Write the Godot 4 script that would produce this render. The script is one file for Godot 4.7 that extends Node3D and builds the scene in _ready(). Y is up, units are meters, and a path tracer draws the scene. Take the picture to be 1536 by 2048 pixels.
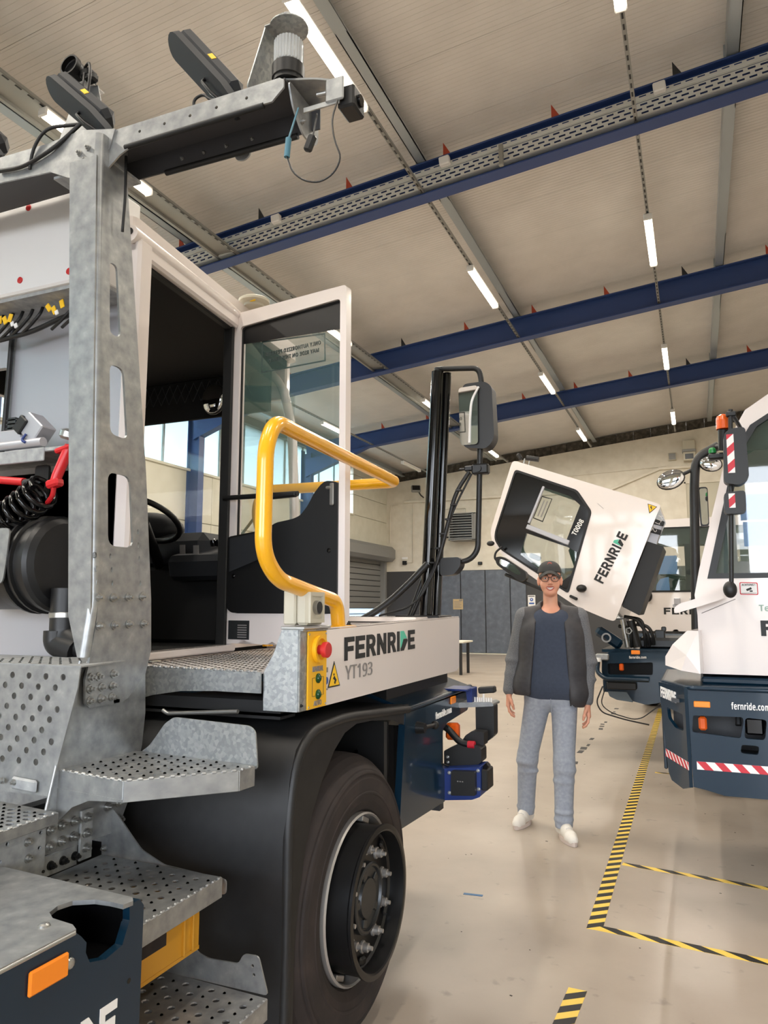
extends Node3D

# ---------------------------------------------------------------- helpers
var M := {}
var taken := {}
var rng := RandomNumberGenerator.new()
var bolt_mesh: ArrayMesh
var rivet_mesh: ArrayMesh

class G:
	var v := PackedVector3Array()
	var n := PackedVector3Array()
	var ix := PackedInt32Array()
	func tri(a: Vector3, b: Vector3, c: Vector3) -> void:
		# outward side: a, b, c run clockwise seen from the front
		var nn := (c - a).cross(b - a)
		if nn.length_squared() < 1e-18:
			return
		nn = nn.normalized()
		var s := v.size()
		v.append(a); v.append(b); v.append(c)
		n.append(nn); n.append(nn); n.append(nn)
		ix.append(s); ix.append(s + 1); ix.append(s + 2)
	func quad(a: Vector3, b: Vector3, c: Vector3, d: Vector3) -> void:
		tri(a, b, c); tri(a, c, d)
	func face(pts: Array, out: Vector3) -> void:
		# convex face turned so that its normal points along out
		var nn: Vector3 = (pts[2] - pts[0]).cross(pts[1] - pts[0])
		var p := pts.duplicate()
		if nn.dot(out) < 0.0:
			p.reverse()
		for k in range(1, p.size() - 1):
			tri(p[0], p[k], p[k + 1])
	func smooth_tri(a: Vector3, b: Vector3, c: Vector3, na: Vector3, nb: Vector3, nc: Vector3) -> void:
		var s := v.size()
		var nn := (c - a).cross(b - a)
		if nn.dot(na + nb + nc) < 0.0:
			v.append(a); v.append(c); v.append(b)
			n.append(na); n.append(nc); n.append(nb)
		else:
			v.append(a); v.append(b); v.append(c)
			n.append(na); n.append(nb); n.append(nc)
		ix.append(s); ix.append(s + 1); ix.append(s + 2)
	func smooth_quad(a: Vector3, b: Vector3, c: Vector3, d: Vector3, na: Vector3, nb: Vector3, nc: Vector3, nd: Vector3) -> void:
		smooth_tri(a, b, c, na, nb, nc)
		smooth_tri(a, c, d, na, nc, nd)
	func box(c: Vector3, s: Vector3, bev := 0.0, bs := Basis.IDENTITY) -> G:
		var h := s * 0.5
		var b: float = min(bev, min(h.x, min(h.y, h.z)) * 0.95)
		if b <= 0.0:
			for ax in 3:
				for sg in [-1.0, 1.0]:
					var u := (ax + 1) % 3
					var w := (ax + 2) % 3
					var pts := []
					for q in [[-1, -1], [1, -1], [1, 1], [-1, 1]]:
						var p := Vector3.ZERO
						p[ax] = sg * h[ax]; p[u] = q[0] * h[u]; p[w] = q[1] * h[w]
						pts.append(c + bs * p)
					var o := Vector3.ZERO
					o[ax] = sg
					face(pts, bs * o)
			return self
		for ax in 3:
			for sg in [-1.0, 1.0]:
				var u := (ax + 1) % 3
				var w := (ax + 2) % 3
				var pts := []
				for q in [[-1, -1], [1, -1], [1, 1], [-1, 1]]:
					var p := Vector3.ZERO
					p[ax] = sg * h[ax]; p[u] = q[0] * (h[u] - b); p[w] = q[1] * (h[w] - b)
					pts.append(c + bs * p)
				var o := Vector3.ZERO
				o[ax] = sg
				face(pts, bs * o)
			# edges along ax
			var u2 := (ax + 1) % 3
			var w2 := (ax + 2) % 3
			for s1 in [-1.0, 1.0]:
				for s2 in [-1.0, 1.0]:
					var pts := []
					for e in [-1.0, 1.0]:
						var p := Vector3.ZERO
						p[ax] = e * (h[ax] - b); p[u2] = s1 * h[u2]; p[w2] = s2 * (h[w2] - b)
						pts.append(c + bs * p)
					for e in [1.0, -1.0]:
						var p := Vector3.ZERO
						p[ax] = e * (h[ax] - b); p[u2] = s1 * (h[u2] - b); p[w2] = s2 * h[w2]
						pts.append(c + bs * p)
					var o := Vector3.ZERO
					o[u2] = s1; o[w2] = s2
					face(pts, bs * o)
		for sx in [-1.0, 1.0]:
			for sy in [-1.0, 1.0]:
				for sz in [-1.0, 1.0]:
					var a := Vector3(sx * h.x, sy * (h.y - b), sz * (h.z - b))
					var d := Vector3(sx * (h.x - b), sy * h.y, sz * (h.z - b))
					var e := Vector3(sx * (h.x - b), sy * (h.y - b), sz * h.z)
					face([c + bs * a, c + bs * d, c + bs * e], bs * Vector3(sx, sy, sz))
		return self
	func lohi(lo: Vector3, hi: Vector3, bev := 0.0) -> G:
		return box((lo + hi) * 0.5, (hi - lo).abs(), bev)
	func frame_of(d: Vector3) -> Basis:
		var z := d.normalized()
		var x := z.cross(Vector3.UP) if absf(z.y) < 0.95 else z.cross(Vector3.RIGHT)
		x = x.normalized()
		return Basis(x, z.cross(x).normalized(), z)
	func cyl(a: Vector3, b: Vector3, r0: float, r1 := -1.0, seg := 16, caps := true) -> G:
		if r1 < 0.0:
			r1 = r0
		var f := frame_of(b - a)
		for k in seg:
			var t0 := TAU * k / seg
			var t1 := TAU * (k + 1) / seg
			var d0 := f.x * cos(t0) + f.y * sin(t0)
			var d1 := f.x * cos(t1) + f.y * sin(t1)
			smooth_quad(a + d0 * r0, a + d1 * r0, b + d1 * r1, b + d0 * r1, d0, d1, d1, d0)
			if caps:
				if r0 > 0.0: face([a, a + d0 * r0, a + d1 * r0], a - b)
				if r1 > 0.0: face([b, b + d0 * r1, b + d1 * r1], b - a)
		return self
	func tube(pts: Array, r: float, seg := 10, closed := false, caps := true) -> G:
		var m := pts.size()
		if m < 2:
			return self
		var rings := []
		var dirs := []
		var f := Basis.IDENTITY
		for k in m:
			var d: Vector3
			if closed:
				d = pts[(k + 1) % m] - pts[(k + m - 1) % m]
			else:
				d = pts[min(k + 1, m - 1)] - pts[max(k - 1, 0)]
			d = d.normalized()
			if k == 0:
				f = frame_of(d)
			else:
				var x := f.x - d * f.x.dot(d)
				x = x.normalized()
				f = Basis(x, d.cross(x).normalized(), d)
			var ring := []
			var dr := []
			for s in seg:
				var t := TAU * s / seg
				var o := f.x * cos(t) + f.y * sin(t)
				ring.append(pts[k] + o * r)
				dr.append(o)
			rings.append(ring)
			dirs.append(dr)
		var last := m if closed else m - 1
		for k in last:
			var k2 := (k + 1) % m
			for s in seg:
				var s2 := (s + 1) % seg
				smooth_quad(rings[k][s], rings[k][s2], rings[k2][s2], rings[k2][s], dirs[k][s], dirs[k][s2], dirs[k2][s2], dirs[k2][s])
		if caps and not closed:
			for s in seg:
				face([pts[0], rings[0][s], rings[0][(s + 1) % seg]], pts[0] - pts[1])
				face([pts[m - 1], rings[m - 1][s], rings[m - 1][(s + 1) % seg]], pts[m - 1] - pts[m - 2])
		return self
	# prof: [radius, height] pairs along axis from o in direction ax
	func lathe(prof: Array, o: Vector3, ax: Vector3, seg := 32) -> G:
		var f := frame_of(ax)
		for j in prof.size() - 1:
			var r0: float = prof[j][0]; var h0: float = prof[j][1]
			var r1: float = prof[j + 1][0]; var h1: float = prof[j + 1][1]
			var nr := h1 - h0
			var nh := r0 - r1
			# smooth between rounded neighbours when a third value asks for it
			for k in seg:
				var t0 := TAU * k / seg
				var t1 := TAU * (k + 1) / seg
				var d0 := f.x * cos(t0) + f.y * sin(t0)
				var d1 := f.x * cos(t1) + f.y * sin(t1)
				var n0 := (d0 * nr + f.z * nh).normalized()
				var n1 := (d1 * nr + f.z * nh).normalized()
				smooth_quad(o + d0 * r0 + f.z * h0, o + d1 * r0 + f.z * h0, o + d1 * r1 + f.z * h1, o + d0 * r1 + f.z * h1, n0, n1, n1, n0)
		return self
	func ball(c: Vector3, r: Vector3, su := 16, sv := 10, bs := Basis.IDENTITY) -> G:
		for j in sv:
			for k in su:
				var q := []
				var nn := []
				for e in [[0, 0], [1, 0], [1, 1], [0, 1]]:
					var th: float = PI * (j + e[1]) / sv
					var ph: float = TAU * (k + e[0]) / su
					var d := Vector3(sin(th) * cos(ph), cos(th), sin(th) * sin(ph))
					q.append(c + bs * (d * r))
					nn.append((bs * (d / r)).normalized())
				smooth_quad(q[0], q[1], q[2], q[3], nn[0], nn[1], nn[2], nn[3])
		return self
	# flat polygon with optional holes, in the plane of t.basis.x / t.basis.y at t.origin, extruded by depth along t.basis.z
	func plate(poly: PackedVector2Array, t: Transform3D, depth: float, holes: Array = [], soft := false) -> G:
		var tris := PackedInt32Array()
		var pts := PackedVector2Array()
		if holes.is_empty():
			pts = poly
			tris = Geometry2D.triangulate_polygon(poly)
		else:
			var step := 0.03
			for h in holes:
				var lo2: Vector2 = h[0]
				var hi2: Vector2 = h[0]
				for q in h:
					lo2 = lo2.min(q); hi2 = hi2.max(q)
				step = min(step, max(0.006, min(hi2.x - lo2.x, hi2.y - lo2.y) * 0.75))
			for loop in [poly] + holes:
				for k in loop.size():
					var a: Vector2 = loop[k]
					var b: Vector2 = loop[(k + 1) % loop.size()]
					var m: int = max(1, int(ceil(a.distance_to(b) / step)))
					for s in m:
						pts.append(a.lerp(b, float(s) / m))
			var blo := poly[0]
			var bhi := poly[0]
			for q in poly:
				blo = blo.min(q); bhi = bhi.max(q)
			var gs: float = max(0.03, (bhi - blo).length() / 60.0)
			for gi in int((bhi.x - blo.x) / gs) + 1:
				for gj in int((bhi.y - blo.y) / gs) + 1:
					var q := blo + Vector2(gi + 0.5 + 0.13 * sin(gj * 3.1), gj + 0.5 + 0.13 * cos(gi * 2.3)) * gs
					if not Geometry2D.is_point_in_polygon(q, poly): continue
					var clear := true
					for h in holes:
						if Geometry2D.is_point_in_polygon(q, h):
							clear = false
							break
					if clear: pts.append(q)
			var jit := PackedVector2Array()
			for k in pts.size(): jit.append(pts[k] + Vector2(sin(k * 12.9898) , cos(k * 78.233)) * 0.00004)
			var all := Geometry2D.triangulate_delaunay(jit)
			for k in range(0, all.size(), 3):
				var c := (pts[all[k]] + pts[all[k + 1]] + pts[all[k + 2]]) / 3.0
				if not Geometry2D.is_point_in_polygon(c, poly):
					continue
				var inside := false
				for h in holes:
					if Geometry2D.is_point_in_polygon(c, h):
						inside = true
						break
				if not inside:
					tris.append(all[k]); tris.append(all[k + 1]); tris.append(all[k + 2])
		var z := t.basis.z * depth
		for k in range(0, tris.size(), 3):
			var a := t * Vector3(pts[tris[k]].x, pts[tris[k]].y, 0)
			var b := t * Vector3(pts[tris[k + 1]].x, pts[tris[k + 1]].y, 0)
			var c := t * Vector3(pts[tris[k + 2]].x, pts[tris[k + 2]].y, 0)
			face([a, b, c], -z)
			face([a + z, b + z, c + z], z)
		wall(poly, t, z, 1.0, soft)
		for h in holes:
			wall(h, t, z, -1.0, soft)
		return self
	func wall(poly: PackedVector2Array, t: Transform3D, z: Vector3, sg: float, soft := false) -> void:
		var area := 0.0
		var m := poly.size()
		for k in m:
			area += poly[k].cross(poly[(k + 1) % m])
		if area < 0.0:
			sg = -sg
		var nn := []
		for k in m:
			var e := poly[(k + 1) % m] - poly[k]
			nn.append(Vector2(e.y, -e.x).normalized() * sg)
		for k in m:
			var p := poly[k]
			var q := poly[(k + 1) % m]
			var a := t * Vector3(p.x, p.y, 0)
			var b := t * Vector3(q.x, q.y, 0)
			if soft:
				var n0: Vector2 = nn[k] + nn[(k + m - 1) % m]
				var n1: Vector2 = nn[k] + nn[(k + 1) % m]
				if nn[k].dot(nn[(k + m - 1) % m]) < 0.7: n0 = nn[k]
				if nn[k].dot(nn[(k + 1) % m]) < 0.7: n1 = nn[k]
				var w0 := (t.basis * Vector3(n0.x, n0.y, 0)).normalized()
				var w1 := (t.basis * Vector3(n1.x, n1.y, 0)).normalized()
				smooth_quad(a, b, b + z, a + z, w0, w1, w1, w0)
			else:
				face([a, b, b + z, a + z], t.basis * Vector3(nn[k].x, nn[k].y, 0))
	func put(m: ArrayMesh, t: Transform3D) -> G:
		var arr := m.surface_get_arrays(0)
		var s := v.size()
		for p in arr[Mesh.ARRAY_VERTEX]: v.append(t * p)
		for p in arr[Mesh.ARRAY_NORMAL]: n.append((t.basis * p).normalized())
		for p in arr[Mesh.ARRAY_INDEX]: ix.append(s + p)
		return self
	func mesh() -> ArrayMesh:
		var arr := []
		arr.resize(Mesh.ARRAY_MAX)
		arr[Mesh.ARRAY_VERTEX] = v
		arr[Mesh.ARRAY_NORMAL] = n
		arr[Mesh.ARRAY_INDEX] = ix
		var m := ArrayMesh.new()
		m.add_surface_from_arrays(Mesh.PRIMITIVE_TRIANGLES, arr)
		return m

func g() -> G:
	return G.new()

func numbered(called: String) -> String:
	if not taken.has(called):
		taken[called] = 0
		return called
	taken[called] += 1
	return "%s_%03d" % [called, taken[called]]

func inst(called: String, mesh: Mesh, mat: Material, parent: Node, xf := Transform3D.IDENTITY, label := "") -> MeshInstance3D:
	var o := MeshInstance3D.new()
	o.name = numbered(called) if parent == self else called
	o.mesh = mesh
	o.material_override = mat
	parent.add_child(o, true)
	o.global_transform = xf
	if label != "":
		o.set_meta("label", label)
	return o

func obj(called: String, gg: G, mat: Material, parent: Node, label := "") -> MeshInstance3D:
	return inst(called, gg.mesh(), mat, parent, Transform3D.IDENTITY, label)

func thing(called: String, label: String, category: String, at := Vector3.ZERO, group := "") -> Node3D:
	var o := Node3D.new()
	o.name = numbered(called)
	add_child(o, true)
	o.position = at
	o.set_meta("label", label)
	o.set_meta("category", category)
	if group != "":
		o.set_meta("group", group)
	return o

func tag(o: Node, label: String, category: String, group := "", kind := "") -> Node:
	o.set_meta("label", label)
	o.set_meta("category", category)
	if group != "": o.set_meta("group", group)
	if kind != "": o.set_meta("kind", kind)
	return o

func setting(called: String, label: String, at := Vector3.ZERO) -> Node3D:
	var o := Node3D.new()
	o.name = called
	add_child(o, true)
	o.position = at
	o.set_meta("kind", "structure")
	o.set_meta("label", label)
	return o

# corners of a path rounded with arcs of the given radius
func rounded(pts: Array, r: float, steps := 6, closed := false) -> Array:
	var out := []
	var m := pts.size()
	for k in m:
		if not closed and (k == 0 or k == m - 1):
			out.append(pts[k])
			continue
		var p: Vector3 = pts[k]
		var a: Vector3 = pts[(k + m - 1) % m] - p
		var b: Vector3 = pts[(k + 1) % m] - p
		var rr: float = min(r, min(a.length(), b.length()) * 0.48)
		var p0 := p + a.normalized() * rr
		var p1 := p + b.normalized() * rr
		for s in steps + 1:
			var t := float(s) / steps
			out.append(p0.lerp(p, t).lerp(p.lerp(p1, t), t))
	return out

func v2(a: Array) -> PackedVector2Array:
	var o := PackedVector2Array()
	for q in a:
		o.append(Vector2(q[0], q[1]))
	return o

func rounded2(a: Array, r: float, steps := 5) -> PackedVector2Array:
	var p3 := []
	for q in a: p3.append(Vector3(q[0], q[1], 0))
	var o := PackedVector2Array()
	for q in rounded(p3, r, steps, true): o.append(Vector2(q.x, q.y))
	return o

func circle2(c: Vector2, r: float, seg := 10, ry := -1.0) -> PackedVector2Array:
	if ry < 0.0: ry = r
	var o := PackedVector2Array()
	for k in seg:
		o.append(c + Vector2(cos(TAU * k / seg) * r, sin(TAU * k / seg) * ry))
	return o

# planes to draw outlines in: XZ seen from above, ZY seen from +X, XY seen from +Z
func plane_y(y: float) -> Transform3D:
	return Transform3D(Basis(Vector3(1, 0, 0), Vector3(0, 0, 1), Vector3(0, 1, 0)), Vector3(0, y, 0))
func plane_x(x: float) -> Transform3D:
	return Transform3D(Basis(Vector3(0, 0, 1), Vector3(0, 1, 0), Vector3(1, 0, 0)), Vector3(x, 0, 0))
func plane_z(z: float) -> Transform3D:
	return Transform3D(Basis(Vector3(1, 0, 0), Vector3(0, 1, 0), Vector3(0, 0, 1)), Vector3(0, 0, z))

# flat lettering: lower left corner at p, written along r with height along u, width w, height h
func lettering(text: String, p: Vector3, r: Vector3, u: Vector3, w: float, h: float, mat: Material, parent: Node, called := "lettering", bold := true, mirrored := false) -> MeshInstance3D:
	var f := SystemFont.new()
	f.font_names = PackedStringArray(["Droid Sans"])
	f.font_weight = 700 if bold else 400
	var t := TextMesh.new()
	t.font = f
	t.text = text
	t.font_size = 64
	t.pixel_size = 0.01
	t.depth = 0.02
	t.curve_step = 2.0
	var bb := t.get_aabb()
	var sx := w / bb.size.x
	var sy := h / bb.size.y
	r = r.normalized(); u = u.normalized()
	var nn := r.cross(u).normalized()
	var o3: Vector3
	if mirrored:
		sx = -sx
		o3 = p + r * w
		nn = nn
	else:
		o3 = p
	var bs := Basis(r * sx, u * sy, nn * 0.15)
	var org := o3 - bs * Vector3(bb.position.x, bb.position.y, bb.position.z)
	return inst(called, t, mat, parent, Transform3D(bs, org))

# FERNRIDE in block capitals whose D is an arrow head, one mesh for each letter
func fernride(p: Vector3, r: Vector3, u: Vector3, w: float, h: float, dark: Material, teal: Material, parent: Node) -> void:
	r = r.normalized(); u = u.normalized()
	var nn := r.cross(u).normalized()
	var t := Transform3D(Basis(r, u, nn), p)
	var sh := {
		"F": [[0, 0], [.26, 0], [.26, .38], [.78, .38], [.78, .60], [.26, .60], [.26, .78], [.86, .78], [.86, 1], [0, 1]],
		"E": [[0, 0], [.86, 0], [.86, .22], [.26, .22], [.26, .39], [.78, .39], [.78, .61], [.26, .61], [.26, .78], [.86, .78], [.86, 1], [0, 1]],
		"N": [[0, 0], [.26, 0], [.26, .58], [.70, 0], [.95, 0], [.95, 1], [.69, 1], [.69, .42], [.25, 1], [0, 1]],
		"I": [[0, 0], [.27, 0], [.27, 1], [0, 1]],
		"R": [[0, 0], [.26, 0], [.26, .36], [.42, .36], [.64, 0], [.95, 0], [.68, .41], [.82, .50], [.88, .66], [.84, .84], [.70, .96], [.52, 1], [0, 1]],
	}
	var adv := {"F": 1.0, "E": 1.02, "N": 1.14, "I": .42, "R": 1.08, "D": .92}
	var total := 0.0
	for ch in "FERNRIDE": total += adv[ch]
	total -= .16
	var x := 0.0
	for ch in "FERNRIDE":
		if ch == "D":
			var s := w / total
			var up := PackedVector2Array()
			for q in [[0, .16], [0, 1], [.36, 1], [.76, .60], [.30, .60]]: up.append(Vector2((x + q[0]) * s, q[1] * h))
			var lo := PackedVector2Array()
			for q in [[0, 0], [.36, 0], [.84, .49], [.76, .58], [.29, .58], [0, .13]]: lo.append(Vector2((x + q[0]) * s, q[1] * h))
			obj("arrow_upper", g().plate(up, t, 0.0025), teal, parent)
			obj("arrow_lower", g().plate(lo, t, 0.0025), dark, parent)
		else:
			var poly := PackedVector2Array()
			for q in sh[ch]: poly.append(Vector2((x + q[0]) * w / total, q[1] * h))
			var holes := []
			if ch == "R":
				var ho := PackedVector2Array()
				for q in [[.26, .57], [.26, .79], [.50, .79], [.60, .74], [.62, .68], [.60, .62], [.50, .57]]: ho.append(Vector2((x + q[0]) * w / total, q[1] * h))
				ho = PackedVector2Array(ho)
				var gg := g()
				# bowl left open as a notch: two plates
				var a := PackedVector2Array(); var b := PackedVector2Array(); var c := PackedVector2Array()
				for q in [[0, 0], [.26, 0], [.26, 1], [0, 1]]: a.append(Vector2((x + q[0]) * w / total, q[1] * h))
				for q in [[.26, .36], [.42, .36], [.64, 0], [.95, 0], [.68, .41], [.62, .62], [.50, .57], [.26, .57]]: b.append(Vector2((x + q[0]) * w / total, q[1] * h))
				for q in [[.26, .79], [.50, .79], [.61, .74], [.62, .62], [.68, .41], [.82, .50], [.88, .68], [.84, .84], [.70, .96], [.52, 1], [.26, 1]]: c.append(Vector2((x + q[0]) * w / total, q[1] * h))
				gg.plate(a, t, 0.0025); gg.plate(b, t, 0.0025); gg.plate(c, t, 0.0025)
				obj("letter", gg, dark, parent)
			else:
				obj("letter", g().plate(poly, t, 0.0025), dark, parent)
		x += adv[ch]

# ---------------------------------------------------------------- materials
func col(r: float, gr: float, b: float) -> Color:
	return Color(r / 255.0, gr / 255.0, b / 255.0)

func flat(key: String, c: Color, rough := 0.5, metal := 0.0, spec := 0.5) -> StandardMaterial3D:
	var m := StandardMaterial3D.new()
	m.resource_name = key
	m.albedo_color = c
	m.roughness = rough
	m.metallic = metal
	m.metallic_specular = spec
	M[key] = m
	return m

func noise_tex(sz: int, seed_: int, freq: float, ramp: Array, kind := FastNoiseLite.TYPE_SIMPLEX_SMOOTH, oct := 4, ret := -1) -> NoiseTexture2D:
	var fn := FastNoiseLite.new()
	fn.seed = seed_
	fn.noise_type = kind
	fn.frequency = freq
	fn.fractal_octaves = oct
	if oct <= 1: fn.fractal_type = FastNoiseLite.FRACTAL_NONE
	if ret >= 0: fn.cellular_return_type = ret
	var t := NoiseTexture2D.new()
	t.width = sz; t.height = sz
	t.seamless = true
	t.noise = fn
	if ramp.size():
		var gr := Gradient.new()
		var offs := PackedFloat32Array()
		var cols := PackedColorArray()
		for q in ramp:
			offs.append(q[0]); cols.append(q[1])
		gr.offsets = offs; gr.colors = cols
		t.color_ramp = gr
	return t

func grained(key: String, tex: Texture2D, scale: float, rough := 0.5, metal := 0.0, bump: Texture2D = null, bump_cm := 0.05) -> StandardMaterial3D:
	var m := flat(key, Color.WHITE, rough, metal)
	m.albedo_texture = tex
	m.uv1_triplanar = true
	m.uv1_world_triplanar = true
	m.uv1_scale = Vector3.ONE * scale
	if bump:
		m.heightmap_enabled = true
		m.heightmap_texture = bump
		m.heightmap_scale = bump_cm
	return m

func pane(key: String, c: Color, alpha: float) -> StandardMaterial3D:
	var m := flat(key, Color(c.r, c.g, c.b, alpha), 0.02)
	m.transparency = BaseMaterial3D.TRANSPARENCY_ALPHA
	return m

func make_materials() -> void:
	# zinc spangle: soft-edged patches of two greys
	var cell := noise_tex(512, 5, 0.055, [[0.0, col(148, 152, 153)], [0.35, col(156, 159, 160)], [0.6, col(165, 168, 168)], [1.0, col(178, 180, 179)]], FastNoiseLite.TYPE_CELLULAR, 1, FastNoiseLite.RETURN_CELL_VALUE)
	var blot := noise_tex(512, 9, 0.012, [[0.0, col(140, 143, 145)], [0.4, col(158, 160, 161)], [0.7, col(168, 170, 170)], [1.0, col(186, 187, 186)]], FastNoiseLite.TYPE_SIMPLEX_SMOOTH, 5)
	var fine := noise_tex(256, 3, 0.08, [], FastNoiseLite.TYPE_SIMPLEX_SMOOTH, 3)
	grained("spangle", cell, 3.4, 0.40, 0.65, fine, 0.02)
	M.spangle.uv1_triplanar_sharpness = 4.0
	grained("zinc", blot, 2.6, 0.40, 0.7, fine, 0.02)
	grained("zinc_dull", blot, 3.0, 0.6, 0.35, fine, 0.02)
	flat("steel", col(176, 176, 174), 0.3, 0.9)
	flat("dark_steel", col(70, 72, 74), 0.4, 0.8)
	flat("alu", col(190, 190, 196), 0.42, 0.6)
	flat("deck_alu", col(200, 195, 192), 0.45, 0.15)
	flat("stud_alu", col(226, 220, 216), 0.4, 0.1)
	# paint
	flat("white", col(234, 225, 221), 0.22)
	M.white.clearcoat_enabled = true; M.white.clearcoat = 0.6; M.white.clearcoat_roughness = 0.06
	flat("white_plain", col(228, 226, 224), 0.5)
	flat("navy", col(10, 38, 56), 0.32, 0.0, 0.35)
	M.navy.clearcoat_enabled = true; M.navy.clearcoat = 0.45; M.navy.clearcoat_roughness = 0.05
	flat("navy_grey", col(84, 96, 106), 0.4)
	flat("cobalt", col(26, 50, 116), 0.4)
	flat("black", col(20, 20, 21), 0.45)
	flat("black_gloss", col(12, 12, 13), 0.12)
	flat("black_matte", col(24, 24, 25), 0.8)
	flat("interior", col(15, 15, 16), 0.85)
	flat("dash", col(36, 38, 42), 0.6)
	grained("fender", noise_tex(256, 21, 0.05, [[0.0, col(24, 24, 25)], [1.0, col(33, 33, 34)]], FastNoiseLite.TYPE_SIMPLEX_SMOOTH, 4), 1.2, 0.5, 0.0, fine, 0.015)
	grained("tyre", noise_tex(256, 22, 0.02, [[0.0, col(34, 29, 28)], [0.6, col(46, 38, 36)], [1.0, col(58, 48, 45)]], FastNoiseLite.TYPE_SIMPLEX_SMOOTH, 4), 1.5, 0.8)
	flat("yellow", col(246, 178, 20), 0.28)
	M.yellow.clearcoat_enabled = true; M.yellow.clearcoat = 0.5; M.yellow.clearcoat_roughness = 0.08
	flat("yellow_plate", col(245, 186, 30), 0.45)
	flat("yellow_crate", col(206, 146, 36), 0.5)
	flat("sign_yellow", col(250, 200, 40), 0.5)
	flat("print_black", col(34, 36, 38), 0.6)
	flat("print_grey", col(134, 130, 128), 0.6)
	flat("print_white", col(240, 238, 236), 0.6)
	flat("teal", col(92, 196, 168), 0.6)
	flat("red", col(206, 34, 40), 0.35)
	flat("button_red", col(200, 40, 40), 0.5)
	flat("tape_red", col(196, 30, 48), 0.45)
	flat("tape_white", col(238, 232, 230), 0.45)
	flat("orange", col(250, 140, 28), 0.3)
	flat("lamp_orange", col(222, 92, 26), 0.2)
	flat("beige_box", col(196, 190, 172), 0.5)
	flat("green_lens", col(18, 72, 36), 0.25)
	flat("sign_blue", col(60, 96, 170), 0.5)
	flat("teal_plug", col(74, 122, 140), 0.5)
	flat("rubber", col(18, 18, 18), 0.6)
	flat("cable", col(22, 22, 23), 0.45)
	flat("mirror", col(225, 228, 230), 0.03, 1.0)
	flat("wheel_black", col(19, 19, 20), 0.35)
	flat("nut", col(178, 174, 170), 0.4, 0.6)
	pane("door_glass", col(150, 190, 180), 0.07)
	pane("cab_glass", col(110, 150, 136), 0.08)
	pane("clear_plastic", col(220, 224, 226), 0.35)
	# the hall
	var fl := noise_tex(1024, 31, 0.006, [[0.0, col(156, 143, 129)], [0.35, col(166, 153, 139)], [0.6, col(171, 158, 144)], [1.0, col(180, 168, 154)]], FastNoiseLite.TYPE_SIMPLEX_SMOOTH, 6)
	grained("floor", fl, 0.18, 0.34, 0.0, fine, 0.02)
	var sc := noise_tex(1024, 34, 0.02, [[0.0, Color(0.36, 0.33, 0.30, 0.0)], [0.76, Color(0.36, 0.33, 0.30, 0.0)], [0.84, Color(0.36, 0.33, 0.30, 0.2)], [1.0, Color(0.30, 0.28, 0.26, 0.45)]], FastNoiseLite.TYPE_SIMPLEX_SMOOTH, 6)
	M.floor.detail_enabled = true
	M.floor.detail_albedo = sc
	M.floor.detail_uv_layer = BaseMaterial3D.DETAIL_UV_2
	M.floor.uv2_triplanar = true
	M.floor.uv2_world_triplanar = true
	M.floor.uv2_scale = Vector3.ONE * 0.31
	grained("ceiling", noise_tex(512, 41, 0.01, [[0.0, col(204, 199, 194)], [1.0, col(214, 209, 204)]], FastNoiseLite.TYPE_SIMPLEX_SMOOTH, 4), 0.3, 0.38)
	grained("plaster", noise_tex(512, 43, 0.012, [[0.0, col(214, 206, 190)], [1.0, col(228, 221, 207)]], FastNoiseLite.TYPE_SIMPLEX_SMOOTH, 5), 0.4, 0.8, 0.0, fine, 0.05)
	grained("wall_panel", noise_tex(256, 44, 0.02, [[0.0, col(206, 202, 184)], [1.0, col(216, 212, 196)]], FastNoiseLite.TYPE_SIMPLEX_SMOOTH, 3), 0.4, 0.6)
	flat("dado", col(66, 66, 68), 0.6)
	grained("door_grey", noise_tex(512, 46, 0.012, [[0.0, col(92, 98, 108)], [0.7, col(104, 111, 122)], [1.0, col(120, 126, 134)]], FastNoiseLite.TYPE_SIMPLEX_SMOOTH, 5), 0.6, 0.4, 0.2)
	flat("shutter", col(134, 134, 132), 0.5, 0.2)
	flat("shutter_light", col(226, 232, 238), 0.5)
	M.shutter_light.backlight_enabled = true; M.shutter_light.backlight = Color(0.9, 0.95, 1.0)
	flat("sky_sheet", col(228, 240, 242), 0.35)
	M.sky_sheet.backlight_enabled = true; M.sky_sheet.backlight = Color(0.92, 1.0, 1.0)
	flat("beam_blue", col(42, 66, 120), 0.45)
	flat("roof_dark", col(120, 114, 106), 0.9)
	grained("bare_masonry", noise_tex(256, 48, 0.03, [[0.0, col(58, 54, 49)], [0.5, col(80, 75, 68)], [1.0, col(112, 105, 95)]], FastNoiseLite.TYPE_SIMPLEX_SMOOTH, 5), 0.7, 0.95)
	flat("insert_plastic", col(52, 53, 56), 0.55)
	flat("clip_red", col(176, 70, 44), 0.6)
	flat("purlin", col(168, 175, 179), 0.40, 0.5)
	flat("tray_zinc", col(204, 206, 205), 0.5, 0.2)
	flat("shaded_zinc", col(70, 70, 73), 0.5)  # zinc with the shade under the boom put into its colour
	flat("rail", col(150, 150, 146), 0.45, 0.5)
	flat("concrete_edge", col(120, 114, 104), 0.9)
	flat("tape_yellow", col(236, 200, 84), 0.55)
	flat("tape_black", col(28, 26, 25), 0.6)
	flat("tape_blue", col(70, 110, 150), 0.6)
	var lm := flat("lamp_tube", col(255, 250, 240), 0.4)
	lm.emission_enabled = true
	lm.emission = Color(1.0, 0.95, 0.86)
	lm.emission_energy_multiplier = 14.0
	flat("lamp_off", col(222, 220, 212), 0.4)

# ---------------------------------------------------------------- the hall
const SLOPE := 0.102
func roof_y(x: float) -> float:
	return 7.52 + SLOPE * x

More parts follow.
